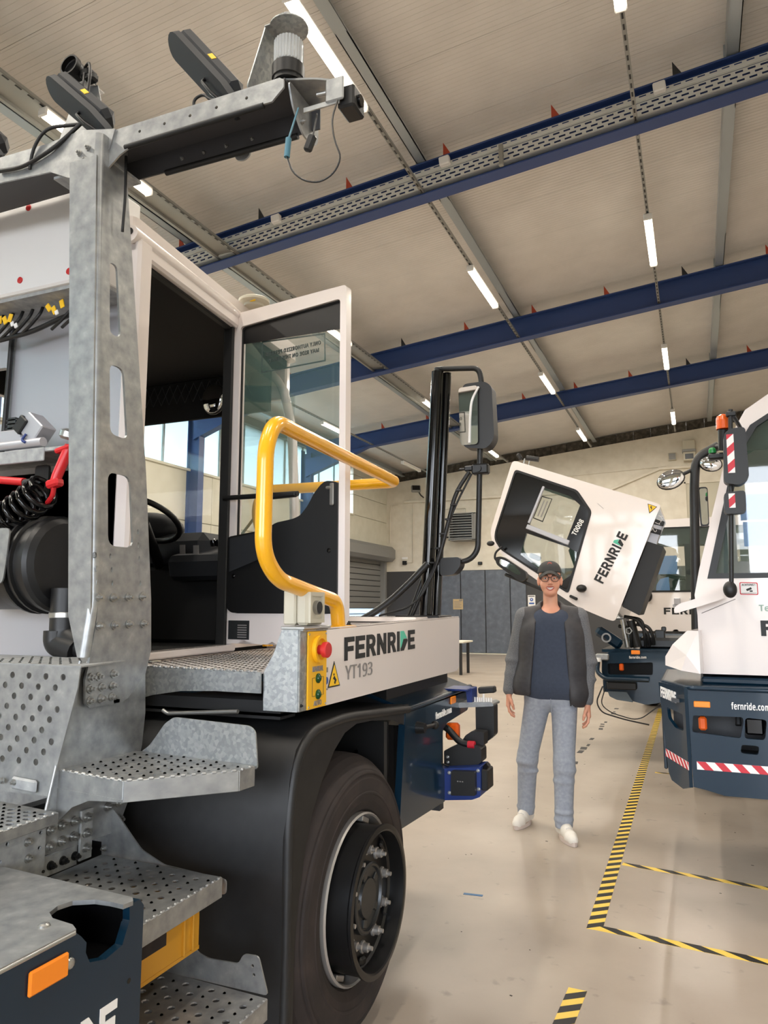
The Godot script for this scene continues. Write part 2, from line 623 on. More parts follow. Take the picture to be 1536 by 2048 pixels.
func build_hall() -> void:
	var f := setting("floor", "beige grey sealed concrete floor of the hall")
	obj("slab", g().lohi(Vector3(-10.6, -0.25, -25.3), Vector3(9.2, 0, 7.3)), M.floor, f)
	# ceiling of long sandwich panels with shallow joints
	var c := setting("ceiling", "sloping ceiling of long light roof panels")
	var dir := Vector3(1, SLOPE, 0).normalized()
	var bs := Basis(dir, Vector3(-dir.y, dir.x, 0), Vector3(0, 0, 1))
	var pm := g()
	pm.box(Vector3(0, 0.05, 0), Vector3(20.0, 0.1, 1.06))
	var ribs := 16
	for k in ribs:
		pm.box(Vector3(0, -0.0012, -0.52 + 1.04 * (k + 0.5) / ribs), Vector3(20.0, 0.0024, 0.034))
	var pmesh := pm.mesh()
	for k in 31:
		inst("panel", pmesh, M.ceiling, c, Transform3D(bs, Vector3(-0.7, roof_y(-0.7), 6.6 - 1.065 * k)))
	obj("backing", g().box(Vector3(-0.7, roof_y(-0.7) + 0.16, -9.3), Vector3(20.6, 0.12, 34), 0.0, bs), M.roof_dark, c)

	# wall at the far end
	var wb := setting("wall_back", "white rendered end wall with dark grey painted base")
	obj("render", g().lohi(Vector3(-10.6, 2.86, -25.3), Vector3(9.2, 5.6, -25.0)), M.plaster, wb)
	obj("gable", g().plate(v2([[-10.6, 5.6], [9.2, 5.6], [9.2, 7.16 + SLOPE * 9.2], [-10.6, 7.16 - SLOPE * 10.6]]), plane_z(-25.3), 0.3), M.plaster, wb)
	obj("painted_base", g().lohi(Vector3(-10.6, 0, -25.3), Vector3(9.2, 2.86, -24.995)), M.dado, wb)
	obj("outer_skin", g().plate(v2([[-10.6, 5.9], [9.2, 7.9], [9.2, 9.2], [-10.6, 7.0]]), plane_z(-25.88), 0.06), M.roof_dark, wb)
	# bare unpainted masonry course above the render, block by block
	for k in 36:
		var x := -10.3 + k * 0.54
		var y := 7.16 + SLOPE * x
		obj("masonry_block", g().plate(v2([[x, y + 0.005], [x + 0.525, y + 0.005 + SLOPE * 0.525], [x + 0.525, y + 0.33 + SLOPE * 0.525], [x, y + 0.33]]), plane_z(-25.28 - 0.02 * ((k * 5) % 3)), 0.16), M.bare_masonry, wb)

	# left wall: panels below, translucent band above
	var wl := setting("wall_left", "cream wall of long horizontal panels")
	for row in 4:
		for bay in 6:
			var z0 := 7.3 - bay * 5.4
			if bay >= 5 and row < 3:
				continue
			obj("panel", g().lohi(Vector3(-10.62, row * 1.16 + 0.006, z0), Vector3(-10.40 , (row + 1) * 1.16 - 0.006, z0 - 5.39), 0.008), M.wall_panel, wl)
	for row in 3:   # panels each side of the roller door
		obj("panel", g().lohi(Vector3(-10.62, row * 1.16 + 0.006, -19.71), Vector3(-10.40, (row + 1) * 1.16 - 0.006, -20.4), 0.008), M.wall_panel, wl)
		obj("panel", g().lohi(Vector3(-10.62, row * 1.16 + 0.006, -24.75), Vector3(-10.40, (row + 1) * 1.16 - 0.006, -25.1), 0.008), M.wall_panel, wl)
	for bay in 3:
		obj("panel", g().lohi(Vector3(-10.62, 4.646 + bay * 0.68, -22.1), Vector3(-10.40, 5.314 + bay * 0.68, -25.1), 0.008), M.wall_panel, wl)
	obj("backing", g().lohi(Vector3(-10.75, 3.5, -25.2), Vector3(-10.64, 4.62, 7.3)), M.wall_panel, wl)
	obj("backing", g().lohi(Vector3(-10.75, 0, 7.3), Vector3(-10.64, 3.5, -20.4)), M.wall_panel, wl)
	obj("eave", g().lohi(Vector3(-10.75, 6.25, -25.2), Vector3(-10.42, 6.9, 7.3)), M.roof_dark, wl)
	var w1 := setting("window_1", "band of translucent sheets along the top of the wall")
	for k in 28:
		var z0 := 6.9 - k * 1.03
		obj("pane", g().lohi(Vector3(-10.56, 4.64, z0), Vector3(-10.54, 6.25, z0 - 0.99)), M.sky_sheet, w1)
		obj("mullion", g().lohi(Vector3(-10.58, 4.64, z0), Vector3(-10.50, 6.25, z0 + 0.04)), M.rail, w1)
	obj("sill", g().lohi(Vector3(-10.62, 4.60, 7.3), Vector3(-10.36, 4.655, -22.1)), M.wall_panel, w1)

	# roller door near the corner
	var d1 := setting("door_1", "grey roller door with a lit strip of translucent slats")
	for k in 17:
		var y0 := 0.02 + k * 0.192
		obj("slat", g().lohi(Vector3(-10.52, y0, -20.4), Vector3(-10.48, y0 + 0.17, -24.7), 0.008), M.shutter_light if k in [5, 6, 7] else M.shutter, d1)
		obj("seal", g().lohi(Vector3(-10.53, y0 + 0.165, -20.4), Vector3(-10.495, y0 + 0.196, -24.7)), M.black, d1)
	obj("guide_rail", g().lohi(Vector3(-10.56, 0, -24.6), Vector3(-10.30, 3.3, -24.76), 0.01), M.shutter, d1)
	obj("guide_rail", g().lohi(Vector3(-10.56, 0, -20.34), Vector3(-10.30, 3.3, -20.5), 0.01), M.shutter, d1)
	obj("drum_casing", g().lohi(Vector3(-10.6, 3.2, -20.2), Vector3(-9.98, 3.74, -24.92), 0.12), M.shutter, d1)

	# sliding metal door in the end wall
	var d2 := setting("door_2", "blue grey steel door leaves in the end wall")
	for q in [[-8.42, -7.60], [-7.57, -6.72], [-6.69, -5.85], [-5.82, -5.30]]:
		obj("leaf", g().lohi(Vector3(q[0], 0.03, -24.99), Vector3(q[1], 2.84, -24.93), 0.008), M.door_grey, d2)
	obj("threshold", g().lohi(Vector3(-8.5, 0, -25), Vector3(-5.2, 0.025, -24.8)), M.wall_panel, d2)

	# right wall and the wall behind the photographer with its open gate and windows
	var wr := setting("wall_right", "plain cream side wall")
	obj("panel", g().lohi(Vector3(9.0, 0, -25.3), Vector3(9.25, 8.6, 7.3)), M.wall_panel, wr)
	var wf := setting("wall_front", "cream wall with the open gate")
	obj("panel", g().lohi(Vector3(-10.7, 0, 7.0), Vector3(-5.6, 8.6, 7.25)), M.wall_panel, wf)
	obj("panel", g().lohi(Vector3(-5.6, 4.4, 7.0), Vector3(-0.6, 8.6, 7.25)), M.wall_panel, wf)
	obj("panel", g().lohi(Vector3(-0.6, 0, 7.0), Vector3(1.0, 8.6, 7.25)), M.wall_panel, wf)
	obj("panel", g().lohi(Vector3(1.0, 4.4, 7.0), Vector3(6.0, 8.6, 7.25)), M.wall_panel, wf)
	obj("panel", g().lohi(Vector3(6.0, 0, 7.0), Vector3(9.25, 8.6, 7.25)), M.wall_panel, wf)

	# blue portal frames
	var names := ["nearest the camera, carrying a perforated cable tray", "in the middle, with bare web", "farthest back, by the end wall"]
	for k in 5:
		var z: float = [2.4, -2.85, -8.12, -13.42, -18.62][k]
		var b := Node3D.new()
		b.name = numbered("roof_beam")
		add_child(b, true)
		b.position = Vector3(0, 6.87, z)
		b.set_meta("kind", "structure")
		b.set_meta("label", "blue steel roof beam %s" % (names[k - 2] if k >= 2 else "above the camera"))
		var lx := -10.25
		var rx := 9.0
		var cb := Basis(dir, Vector3(-dir.y, dir.x, 0), Vector3(0, 0, 1))
		var cm := Vector3((lx + rx) * 0.5, 6.87 + SLOPE * (lx + rx) * 0.5, z)
		var ln := (rx - lx) / dir.x
		obj("lower_flange", g().box(cm + cb.y * 0.010, Vector3(ln, 0.02, 0.20), 0.003, cb), M.beam_blue, b)
		obj("upper_flange", g().box(cm + cb.y * 0.42, Vector3(ln, 0.02, 0.20), 0.003, cb), M.beam_blue, b)
		obj("web", g().box(cm + cb.y * 0.215, Vector3(ln, 0.39, 0.014), 0.0, cb), M.beam_blue, b)
		# haunch and column on the left wall
		obj("haunch", g().plate(v2([[-10.25, 5.30], [-8.3, 6.87 - SLOPE * 8.3], [-10.25, 6.87 - SLOPE * 10.25]]), plane_z(z - 0.1), 0.2), M.beam_blue, b)
		obj("column", g().lohi(Vector3(-10.40, 0, z - 0.10), Vector3(-10.38, 6.1, z + 0.10)).lohi(Vector3(-10.10, 0, z - 0.10), Vector3(-10.08, 6.0, z + 0.10)).lohi(Vector3(-10.38, 0, z - 0.008), Vector3(-10.10, 6.0, z + 0.008)), M.beam_blue, b)
		# triangular clips standing on the upper flange
		for j in 13:
			var x: float = -9.2 + j * 1.32
			var yb := 6.87 + SLOPE * x + 0.432
			obj("clip", g().plate(v2([[x, yb], [x + 0.11, yb], [x, yb + 0.19]]), plane_z(z + 0.05), 0.012), M.clip_red if j % 4 != 3 else M.dark_steel, b)
		if k == 2:
			tray(b, z + 0.10, dir)
	# purlins running the length of the hall
	for k in 5:
		var x: float = [-9.7, -6.35, -2.86, 0.66, 4.15][k]
		var pu := Node3D.new()
		pu.name = numbered("roof_purlin")
		add_child(pu, true)
		pu.position = Vector3(x, 7.3 + SLOPE * x, -9)
		pu.set_meta("kind", "structure")
		pu.set_meta("label", ["galvanised purlin along the left eave", "galvanised purlin above the double cable rail", "galvanised purlin left of the middle lamp row", "galvanised purlin right of the lamp rows", "galvanised purlin beyond the right edge"][k])
		var y0 := 7.315 + SLOPE * x
		var xl := x - 0.085
		obj("web", g().lohi(Vector3(xl, y0, -24.95), Vector3(xl + 0.012, y0 + 0.2, 7)), M.purlin, pu)
		obj("lower_flange", g().lohi(Vector3(xl, y0, -24.95), Vector3(xl + 0.13, y0 + 0.012, 7)), M.purlin, pu)
		obj("lip", g().lohi(Vector3(xl + 0.12, y0, -24.95), Vector3(xl + 0.13, y0 + 0.035, 7)), M.purlin, pu)
		for z in [-8.12, -13.42, -18.62]:
			obj("cleat", g().lohi(Vector3(xl - 0.02, y0 - 0.01, z - 0.05), Vector3(xl + 0.02, y0 + 0.16, z + 0.05)), M.purlin, pu)

	build_lamps()
	build_wall_things()
	build_floor_tape()

func tray(b: Node3D, z: float, dir: Vector3) -> void:
	# perforated cable tray on the web of the nearest beam
	var bs := Basis(dir, Vector3(-dir.y, dir.x, 0), Vector3(0, 0, 1))
	var gg := g()
	var o := Vector3(-10.0, 6.87 - SLOPE * 10.0, z)
	for row in 4:
		var y: float = [0.085, 0.135, 0.185, 0.27][row]
		var h: float = [0.05, 0.05, 0.05, 0.035][row]
		var n := 150
		var w := 18.0 / n
		var zz := 0.0 if row < 3 else 0.03
		for k in n:
			var off := 0.5 * w if row == 1 else 0.0
			var x0 := k * w + off
			var x1 := x0 + w
			var gap := w * 0.62
			gg.face([o + bs * Vector3(x0, y, zz), o + bs * Vector3(x1 - gap, y, zz), o + bs * Vector3(x1 - gap, y + h, zz), o + bs * Vector3(x0, y + h, zz)], Vector3(0, 0, 1))
			gg.face([o + bs * Vector3(x1 - gap, y, zz), o + bs * Vector3(x1, y, zz), o + bs * Vector3(x1, y + h * 0.28, zz), o + bs * Vector3(x1 - gap, y + h * 0.28, zz)], Vector3(0, 0, 1))
			gg.face([o + bs * Vector3(x1 - gap, y + h * 0.72, zz), o + bs * Vector3(x1, y + h * 0.72, zz), o + bs * Vector3(x1, y + h, zz), o + bs * Vector3(x1 - gap, y + h, zz)], Vector3(0, 0, 1))
	gg.box(o + bs * Vector3(9, 0.255, 0.015), Vector3(18, 0.03, 0.03), 0.0, bs)
	gg.box(o + bs * Vector3(9, 0.08, -0.04), Vector3(18, 0.006, 0.08), 0.0, bs)
	obj("perforated_tray", gg, M.tray_zinc, b, "galvanised perforated cable tray").set_meta("kind", "stuff")
	for x in [-7.2, -4.9, -2.55, -0.1, 2.5]:
		var y: float = 6.87 + SLOPE * x
		obj("junction_box", g().box(Vector3(x, y + 0.30, z + 0.06), Vector3(0.13, 0.11, 0.08), 0.012, bs), M.white_plain, b)
	obj("tray_bracket", g().box(Vector3(-1.85, 6.87 - SLOPE * 1.85 + 0.11, z + 0.09), Vector3(0.05, 0.26, 0.05), 0.004), M.rail, b)

func build_lamps() -> void:
	# light rows: x, height of the rail, z of the lamp ends
	var rows := [
		{"x": -2.86, "y": 6.55, "who": "middle"},
		{"x": -0.36, "y": 6.82, "who": "right"},
		{"x": -5.55, "y": 6.27, "who": "left"},
		{"x": -8.15, "y": 6.0, "who": "far left"},
		{"x": 4.9, "y": 7.2, "who": "unseen right"},  # row out of view, kept for the light it adds
	]
	var place := ["above the tractor gantry", "between the first and second beam", "between the second and third beam", "by the end wall"]
	for r in rows.size():
		var q: Dictionary = rows[r]
		var rail := thing("lamp_rail", "thin perforated steel rail carrying the %s row of strip lamps" % q.who, "rail", Vector3(q.x, q.y, -9.0), "rails of the strip lamps")
		var top: float = q.y + 0.056
		var gg := g()
		gg.lohi(Vector3(q.x - 0.02, top, -23.7), Vector3(q.x - 0.016, top + 0.04, 7.0))
		gg.lohi(Vector3(q.x + 0.016, top, -23.7), Vector3(q.x + 0.02, top + 0.04, 7.0))
		gg.lohi(Vector3(q.x - 0.02, top, -23.7), Vector3(q.x + 0.02, top + 0.004, 7.0))
		obj("channel", gg, M.rail, rail)
		var sl := g()
		for k in 180:
			sl.lohi(Vector3(q.x - 0.009, top - 0.003, 2.0 - k * 0.14), Vector3(q.x + 0.009, top + 0.001, 1.93 - k * 0.14))
		obj("slots", sl, M.black, rail).set_meta("kind", "stuff")
		obj("end_bracket", g().lohi(Vector3(q.x - 0.03, top - 0.002, -23.75), Vector3(q.x + 0.03, top + 0.07, -23.69), 0.005), M.rail, rail)
		for z in [-2.85, -8.12, -13.42, -18.62]:
			obj("hanger", g().cyl(Vector3(q.x, top + 0.03, z), Vector3(q.x, 6.87 + SLOPE * q.x + 0.005, z), 0.006, -1.0, 6), M.rail, rail)
		if r == 2:
			# a second rail and a wire tray run beside the left row
			obj("side_rail", g().lohi(Vector3(q.x - 0.34, top + 0.02, -23.5), Vector3(q.x - 0.30, top + 0.07, 7.0)), M.rail, rail)
			obj("tray_floor", g().lohi(Vector3(q.x - 0.30, top + 0.055, -23.5), Vector3(q.x - 0.02, top + 0.06, 7.0)), M.rail, rail)
		for k in 5:
			var z0: float = [0.6, -4.75, -10.08, -15.5, -20.85][k]
			var lit: bool = not (r == 3 and k == 4) 
			var nm: String = place[k - 1] if k > 0 else "above the camera"
			var t := thing("strip_lamp", "%s strip lamp of the %s row, %s" % ["lit white" if lit else "unlit", q.who, nm], "lamp", Vector3(q.x, q.y, z0 - 0.75), "strip lamps under the roof")
			obj("housing", g().lohi(Vector3(q.x - 0.055, q.y + 0.01, z0), Vector3(q.x + 0.055, q.y + 0.05, z0 - 1.52), 0.012), M.white_plain, t)
			obj("lamp_diffuser", g().lohi(Vector3(q.x - 0.05, q.y - 0.045, z0 - 0.02), Vector3(q.x + 0.05, q.y + 0.012, z0 - 1.50), 0.02), M.lamp_tube if lit else M.lamp_off, t)
			for e in [z0 - 0.01, z0 - 1.51]:
				obj("end_cap", g().box(Vector3(q.x, q.y - 0.012, e), Vector3(0.112, 0.075, 0.03), 0.012), M.white_plain, t)
			if lit:
				var l := AreaLight3D.new()
				l.name = "lamp_light"
				l.area_size = Vector2(0.1, 1.48)
				l.light_color = Color(1.0, 0.965, 0.91)
				l.light_energy = LAMP_ENERGY
				l.shadow_enabled = true
				l.area_range = 40.0
				l.rotation_degrees = Vector3(-90, 0, 0)
				t.add_child(l, true)
				l.global_position = Vector3(q.x, q.y - 0.06, z0 - 0.76)

func build_wall_things() -> void:
	# unit heater with louvres
	var zb := -25.0
	var h := thing("unit_heater", "grey wall heater with horizontal louvres on the end wall", "heater", Vector3(-7.4, 3.86, zb))
	obj("casing", g().lohi(Vector3(-7.80, 3.86, -24.98), Vector3(-7.77, 4.80, -24.35)).lohi(Vector3(-6.97, 3.86, -24.98), Vector3(-6.85, 4.80, -24.35)).lohi(Vector3(-7.80, 4.77, -24.98), Vector3(-6.85, 4.80, -24.35)).lohi(Vector3(-7.80, 3.86, -24.98), Vector3(-6.85, 3.89, -24.35)), M.shutter, h)
	obj("dark_backing", g().lohi(Vector3(-7.77, 3.89, -24.75), Vector3(-6.97, 4.77, -24.70)), M.dark_steel, h)  # plain dark sheet behind the louvres
	for k in 10:
		obj("louvre", g().box(Vector3(-7.36, 3.93 + k * 0.088, -24.33), Vector3(0.84, 0.012, 0.07), 0.003, Basis(Vector3.RIGHT, 0.5)), M.zinc_dull, h)
	obj("face_frame", g().lohi(Vector3(-7.80, 3.86, -24.36), Vector3(-7.76, 4.8, -24.30)).lohi(Vector3(-6.97, 3.86, -24.36), Vector3(-6.93, 4.8, -24.30)).lohi(Vector3(-7.8, 4.77, -24.36), Vector3(-6.93, 4.8, -24.30)).lohi(Vector3(-7.8, 3.86, -24.36), Vector3(-6.93, 3.89, -24.30)), M.shutter, h)
	obj("pipe", g().tube(rounded([Vector3(-7.8, 4.0, -24.6), Vector3(-8.0, 4.0, -24.6), Vector3(-8.0, 4.25, -24.6), Vector3(-7.85, 4.25, -24.6)], 0.05), 0.03, 8), M.black, h)
	# perforated wall duct and conduits
	var du := thing("wall_duct", "cream perforated cable duct running along the end wall", "duct", Vector3(-6, 5.3, zb))
	obj("duct_run", g().lohi(Vector3(-9.7, 5.34, -24.99), Vector3(-4.9, 5.42, -24.9), 0.01).lohi(Vector3(-4.9, 5.34, -24.99), Vector3(-2.6, 5.42, -24.9), 0.01), M.plaster, du)
	obj("duct_rise", g().box(Vector3(-1.75, 5.66, -24.95), Vector3(1.8, 0.08, 0.09), 0.01, Basis(Vector3.BACK, 0.36)), M.plaster, du)
	obj("duct_upper", g().lohi(Vector3(-0.95, 5.94, -24.99), Vector3(4.0, 6.02, -24.9), 0.01), M.plaster, du)
	var cp := [
		[[Vector3(-9.95, 5.3, -24.96), Vector3(-10.2, 5.3, -24.96), Vector3(-10.25, 5.0, -24.96), Vector3(-10.25, 3.9, -24.96)], "thin conduit running down the corner of the end wall"],
		[[Vector3(-9.35, 5.3, -24.97), Vector3(-9.35, 3.18, -24.97), Vector3(-9.6, 3.18, -24.97)], "thin conduit dropping to the switch beside the roller door"],
		[[Vector3(-8.2, 5.05, -24.97), Vector3(-7.35, 5.05, -24.97), Vector3(-7.35, 4.8, -24.97)], "short bent conduit above the wall heater"],
		[[Vector3(-6.1, 5.2, -24.97), Vector3(-6.1, 4.2, -24.97)], "short upright conduit right of the wall heater"],
		[[Vector3(-5.0, 5.9, -24.97), Vector3(-0.7, 6.05, -24.97)], "long thin cable rising across the upper end wall"],
	]
	for q in cp:
		var o := obj("conduit", g().tube(rounded(q[0], 0.06), 0.016, 8), M.plaster, self)
		tag(o, q[1], "conduit", "conduits on the end wall")
	var sw := thing("wall_switch", "small black switch box at the lower end of the conduit", "switch", Vector3(-9.68, 3.12, -25))
	obj("box", g().lohi(Vector3(-9.76, 3.10, -24.99), Vector3(-9.6, 3.24, -24.92), 0.01), M.black, sw)
	obj("label_plate", g().lohi(Vector3(-9.80, 3.30, -24.995), Vector3(-9.58, 3.38, -24.985)), M.print_white, sw)
	var s2 := thing("wall_socket", "small black socket box under the wall heater", "socket", Vector3(-6.85, 3.08, -25))
	obj("box", g().lohi(Vector3(-6.95, 3.04, -24.99), Vector3(-6.80, 3.14, -24.92), 0.01), M.black, s2)
	obj("cover", g().lohi(Vector3(-6.93, 3.055, -24.925), Vector3(-6.82, 3.125, -24.91), 0.005), M.dark_steel, s2)
	# flood light on an arm near the corner
	var fl := thing("floodlight", "small grey floodlight on a bracket high on the end wall", "floodlight", Vector3(-9.0, 5.45, -25))
	obj("arm", g().tube([Vector3(-8.95, 5.52, -24.98), Vector3(-8.95, 5.56, -24.7), Vector3(-9.05, 5.75, -24.6)], 0.025, 8), M.dark_steel, fl)
	obj("head", g().box(Vector3(-9.08, 5.78, -24.55), Vector3(0.34, 0.26, 0.14), 0.03, Basis(Vector3.UP, 0.5) * Basis(Vector3.RIGHT, -0.4)), M.shutter, fl)
	obj("lens", g().box(Vector3(-9.08, 5.78, -24.55) + (Basis(Vector3.UP, 0.5) * Basis(Vector3.RIGHT, -0.4)) * Vector3(0, 0, 0.072), Vector3(0.27, 0.19, 0.01), 0.003, Basis(Vector3.UP, 0.5) * Basis(Vector3.RIGHT, -0.4)), M.black_gloss, fl)
	# ventilation box and its small neighbour
	var vb := thing("control_cabinet", "beige wall cabinet with a hooded lower half high on the end wall", "cabinet", Vector3(0.05, 6.1, -25))
	obj("body", g().lohi(Vector3(-0.18, 6.15, -24.99), Vector3(0.18, 6.80, -24.75), 0.015), M.beige_box, vb)
	obj("hood", g().lohi(Vector3(-0.2, 6.42, -24.99), Vector3(0.2, 6.50, -24.68), 0.01), M.shutter, vb)
	obj("grille", g().lohi(Vector3(-0.12, 6.2, -24.76), Vector3(0.12, 6.36, -24.735), 0.005), M.dark_steel, vb)
	var jb := thing("junction_box", "small grey junction box left of the beige wall cabinet", "box", Vector3(-0.5, 6.32, -25))
	obj("body", g().lohi(Vector3(-0.62, 6.22, -24.99), Vector3(-0.38, 6.46, -24.9), 0.01), M.beige_box, jb)
	obj("lid", g().lohi(Vector3(-0.60, 6.24, -24.905), Vector3(-0.40, 6.44, -24.89), 0.005), M.shutter, jb)
	var sb := thing("sensor_box", "tiny sensor box high on the white end wall", "sensor", Vector3(1.4, 7.0, -25))
	obj("body", g().lohi(Vector3(0.88, 7.03, -24.99), Vector3(1.04, 7.14, -24.9), 0.01), M.beige_box, sb)
	obj("plate", g().lohi(Vector3(0.86, 7.12, -24.99), Vector3(1.06, 7.15, -24.88), 0.004), M.shutter, sb)
	# blocked window niche
	var w2 := setting("window_2", "blocked beige window niche in the end wall")
	obj("infill", g().lohi(Vector3(-0.15, 3.9, -25.0), Vector3(1.6, 5.45, -24.985)), M.beige_box, w2)
	obj("reveal", g().lohi(Vector3(-0.20, 3.85, -25.0), Vector3(-0.15, 5.5, -24.95)).lohi(Vector3(1.6, 3.85, -25.0), Vector3(1.65, 5.5, -24.95)).lohi(Vector3(-0.2, 5.45, -25.0), Vector3(1.65, 5.5, -24.95)), M.plaster, w2)
	# notices
	var n1 := thing("paper_notice", "tan paper notice taped to the blue grey steel door", "notice", Vector3(-7.6, 1.6, -24.93))
	obj("sheet", g().lohi(Vector3(-7.86, 1.50, -24.93), Vector3(-7.50, 1.86, -24.92)), flat("tan_paper", col(196, 172, 132), 0.8), n1)
	for k in 5:
		obj("printed_line", g().lohi(Vector3(-7.82, 1.56 + k * 0.05, -24.921), Vector3(-7.56 - 0.05 * (k % 2), 1.575 + k * 0.05, -24.917)), M.print_grey, n1)
	obj("printed_head", g().lohi(Vector3(-7.64, 1.80, -24.921), Vector3(-7.52, 1.84, -24.917)), M.print_grey, n1)
	var n2 := thing("safety_sign", "white safety sign with blue pictogram on the dark grey wall base", "sign", Vector3(-5.12, 1.6, -24.99))
	obj("board", g().lohi(Vector3(-5.25, 1.60, -24.99), Vector3(-5.00, 1.98, -24.98)), M.print_white, n2)
	obj("pictogram", g().cyl(Vector3(-5.125, 1.83, -24.981), Vector3(-5.125, 1.83, -24.976), 0.055, -1, 20), M.sign_blue, n2)
	obj("pictogram_head", g().cyl(Vector3(-5.125, 1.835, -24.977), Vector3(-5.125, 1.835, -24.973), 0.022, -1, 12), M.print_white, n2)
	obj("printed_line", g().lohi(Vector3(-5.21, 1.68, -24.981), Vector3(-5.04, 1.73, -24.976)), M.sign_blue, n2)
	obj("printed_line", g().lohi(Vector3(-5.23, 1.93, -24.981), Vector3(-5.02, 1.955, -24.976)), M.print_black, n2)
	var n3 := thing("small_notice", "small pale notice on the dark wall base beside the exhaust stack", "notice", Vector3(-8.9, 2.45, -24.99))
	obj("board", g().lohi(Vector3(-9.0, 2.40, -24.99), Vector3(-8.86, 2.66, -24.98)), M.print_white, n3)
	obj("printed_line", g().lohi(Vector3(-8.98, 2.5, -24.981), Vector3(-8.88, 2.55, -24.976)), M.clip_red, n3)
	# table far back
	var t := thing("work_table", "pale topped table with black legs behind the front bumper", "table", Vector3(-5.9, 0, -17.2))
	obj("tabletop", g().lohi(Vector3(-6.7, 0.735, -17.6), Vector3(-5.06, 0.775, -16.8), 0.006), M.wall_panel, t)
	for p in [[-5.16, -16.9], [-5.16, -17.5], [-6.6, -16.9], [-6.6, -17.5]]:
		obj("leg", g().lohi(Vector3(p[0] - 0.03, 0, p[1] - 0.03), Vector3(p[0] + 0.03, 0.735, p[1] + 0.03), 0.004), M.black, t)

func tape(name_label: String, a: Vector3, b: Vector3, w: float, pitch: float, lean := 0.8) -> void:
	var t := thing("floor_tape", name_label, "tape", (a + b) * 0.5, "hazard tape on the floor")
	var d := (b - a).normalized()
	var s := Vector3(-d.z, 0, d.x)
	var ln := a.distance_to(b)
	var n := int(ln / pitch)
	var sk := w * lean
	var up := Vector3(0, 0.0016, 0)
	obj("yellow_ground", g().box((a + b) * 0.5 + Vector3(0, 0.0006, 0), Vector3(w, 0.0012, ln), 0.0, Basis(s, Vector3.UP, -d)), M.tape_yellow, t)
	var shared := g()
	var st := [Vector3(-w * 0.5, 0, 0), Vector3(w * 0.5, 0, sk), Vector3(w * 0.5, 0, sk + pitch * 0.5), Vector3(-w * 0.5, 0, pitch * 0.5)]
	shared.face(st, Vector3.UP)
	var low := []
	for q in st: low.append(q - Vector3(0, 0.0008, 0))
	for k in 4: shared.face([st[k], st[(k + 1) % 4], low[(k + 1) % 4], low[k]], (st[k] + st[(k + 1) % 4]) * 0.5 - (st[0] + st[2]) * 0.5)
	var sm := shared.mesh()
	var bs := Basis(s, Vector3.UP, d)
	for k in n:
		var p := a + d * (k * pitch)
		if k * pitch + sk + pitch * 0.5 > ln: break
		inst("stripe", sm, M.tape_black, t, Transform3D(bs, p + up))

func build_floor_tape() -> void:
	tape("long yellow and black hazard tape running away along the parking bay", Vector3(-0.54, 0, -3.92), Vector3(-0.60, 0, -12.5), 0.075, 0.105)
	tape("yellow and black hazard tape crossing the floor nearest the camera", Vector3(-0.54, 0, -3.95), Vector3(1.6, 0, -3.73), 0.06, 0.19, 1.9)
	tape("yellow and black hazard tape crossing beneath the white front truck", Vector3(-0.50, 0, -4.95), Vector3(1.9, 0, -4.62), 0.05, 0.19, 1.9)
	tape("short separate piece of hazard tape at the bottom edge", Vector3(-0.53, 0, -3.31), Vector3(-0.56, 0, -2.6), 0.075, 0.105)
	tape("thin hazard tape crossing under the bumper farther back", Vector3(-0.45, 0, -7.72), Vector3(1.2, 0, -7.6), 0.04, 0.19, 1.9)
	var bt := obj("tape_scrap", g().box(Vector3(-1.205, 0.001, -4.12), Vector3(0.105, 0.002, 0.022), 0.0, Basis(Vector3.UP, 0.1)), M.tape_blue, self)
	tag(bt, "scrap of blue tape lying on the open floor", "tape")
	# worn remains of an older dark line, and paint flakes
	rng.seed = 77
	var old := g()
	for k in 26:
		var z := -7.2 - k * 0.21 - rng.randf() * 0.06
		if rng.randf() < 0.35: continue
		old.box(Vector3(-1.24 + (z + 7.2) * -0.0 + rng.randf_range(-0.02, 0.02), 0.0006, z), Vector3(rng.randf_range(0.03, 0.07), 0.0012, rng.randf_range(0.04, 0.17)), 0.0, Basis(Vector3.UP, rng.randf_range(-0.1, 0.1)))
	var o1 := obj("worn_line", old, M.tape_black, self)
	tag(o1, "worn remains of an old dark line beside the parked trucks", "marking", "", "stuff")
	var fl := g()
	for k in 170:
		var z := rng.randf_range(-3.0, -16.0)
		var x := rng.randf_range(-2.6, 0.9)
		var s := rng.randf_range(0.004, 0.017)
		if absf(x + 1.24) < 0.1: continue
		fl.box(Vector3(x, 0.0005, z), Vector3(s, 0.001, s * rng.randf_range(0.25, 0.8)), 0.0, Basis(Vector3.UP, rng.randf_range(-0.5, 0.5)))
	var o2 := obj("paint_flakes", fl, M.tape_black, self)
	tag(o2, "dark specks and flakes scattered over the floor", "specks", "", "stuff")

# ---------------------------------------------------------------- the near tractor
var T1: Node3D

func bolts(parent: Node, pts: Array, t: Transform3D, r: float, mat: Material, called := "bolt") -> void:
	# pts are positions in the plane of t (x, y); the bolt stands along t.basis.z
	for q in pts:
		var o := t * Vector3(q[0], q[1], 0)
		inst(called, bolt_mesh if called != "rivet" else rivet_mesh, mat, parent, Transform3D(t.basis.scaled(Vector3.ONE * r) if false else Basis(t.basis.x * r, t.basis.y * r, t.basis.z * r), o))

func seg_dist(p: Vector2, a: Vector2, b: Vector2) -> float:
	return p.distance_to(Geometry2D.get_closest_point_to_segment(p, a, b))

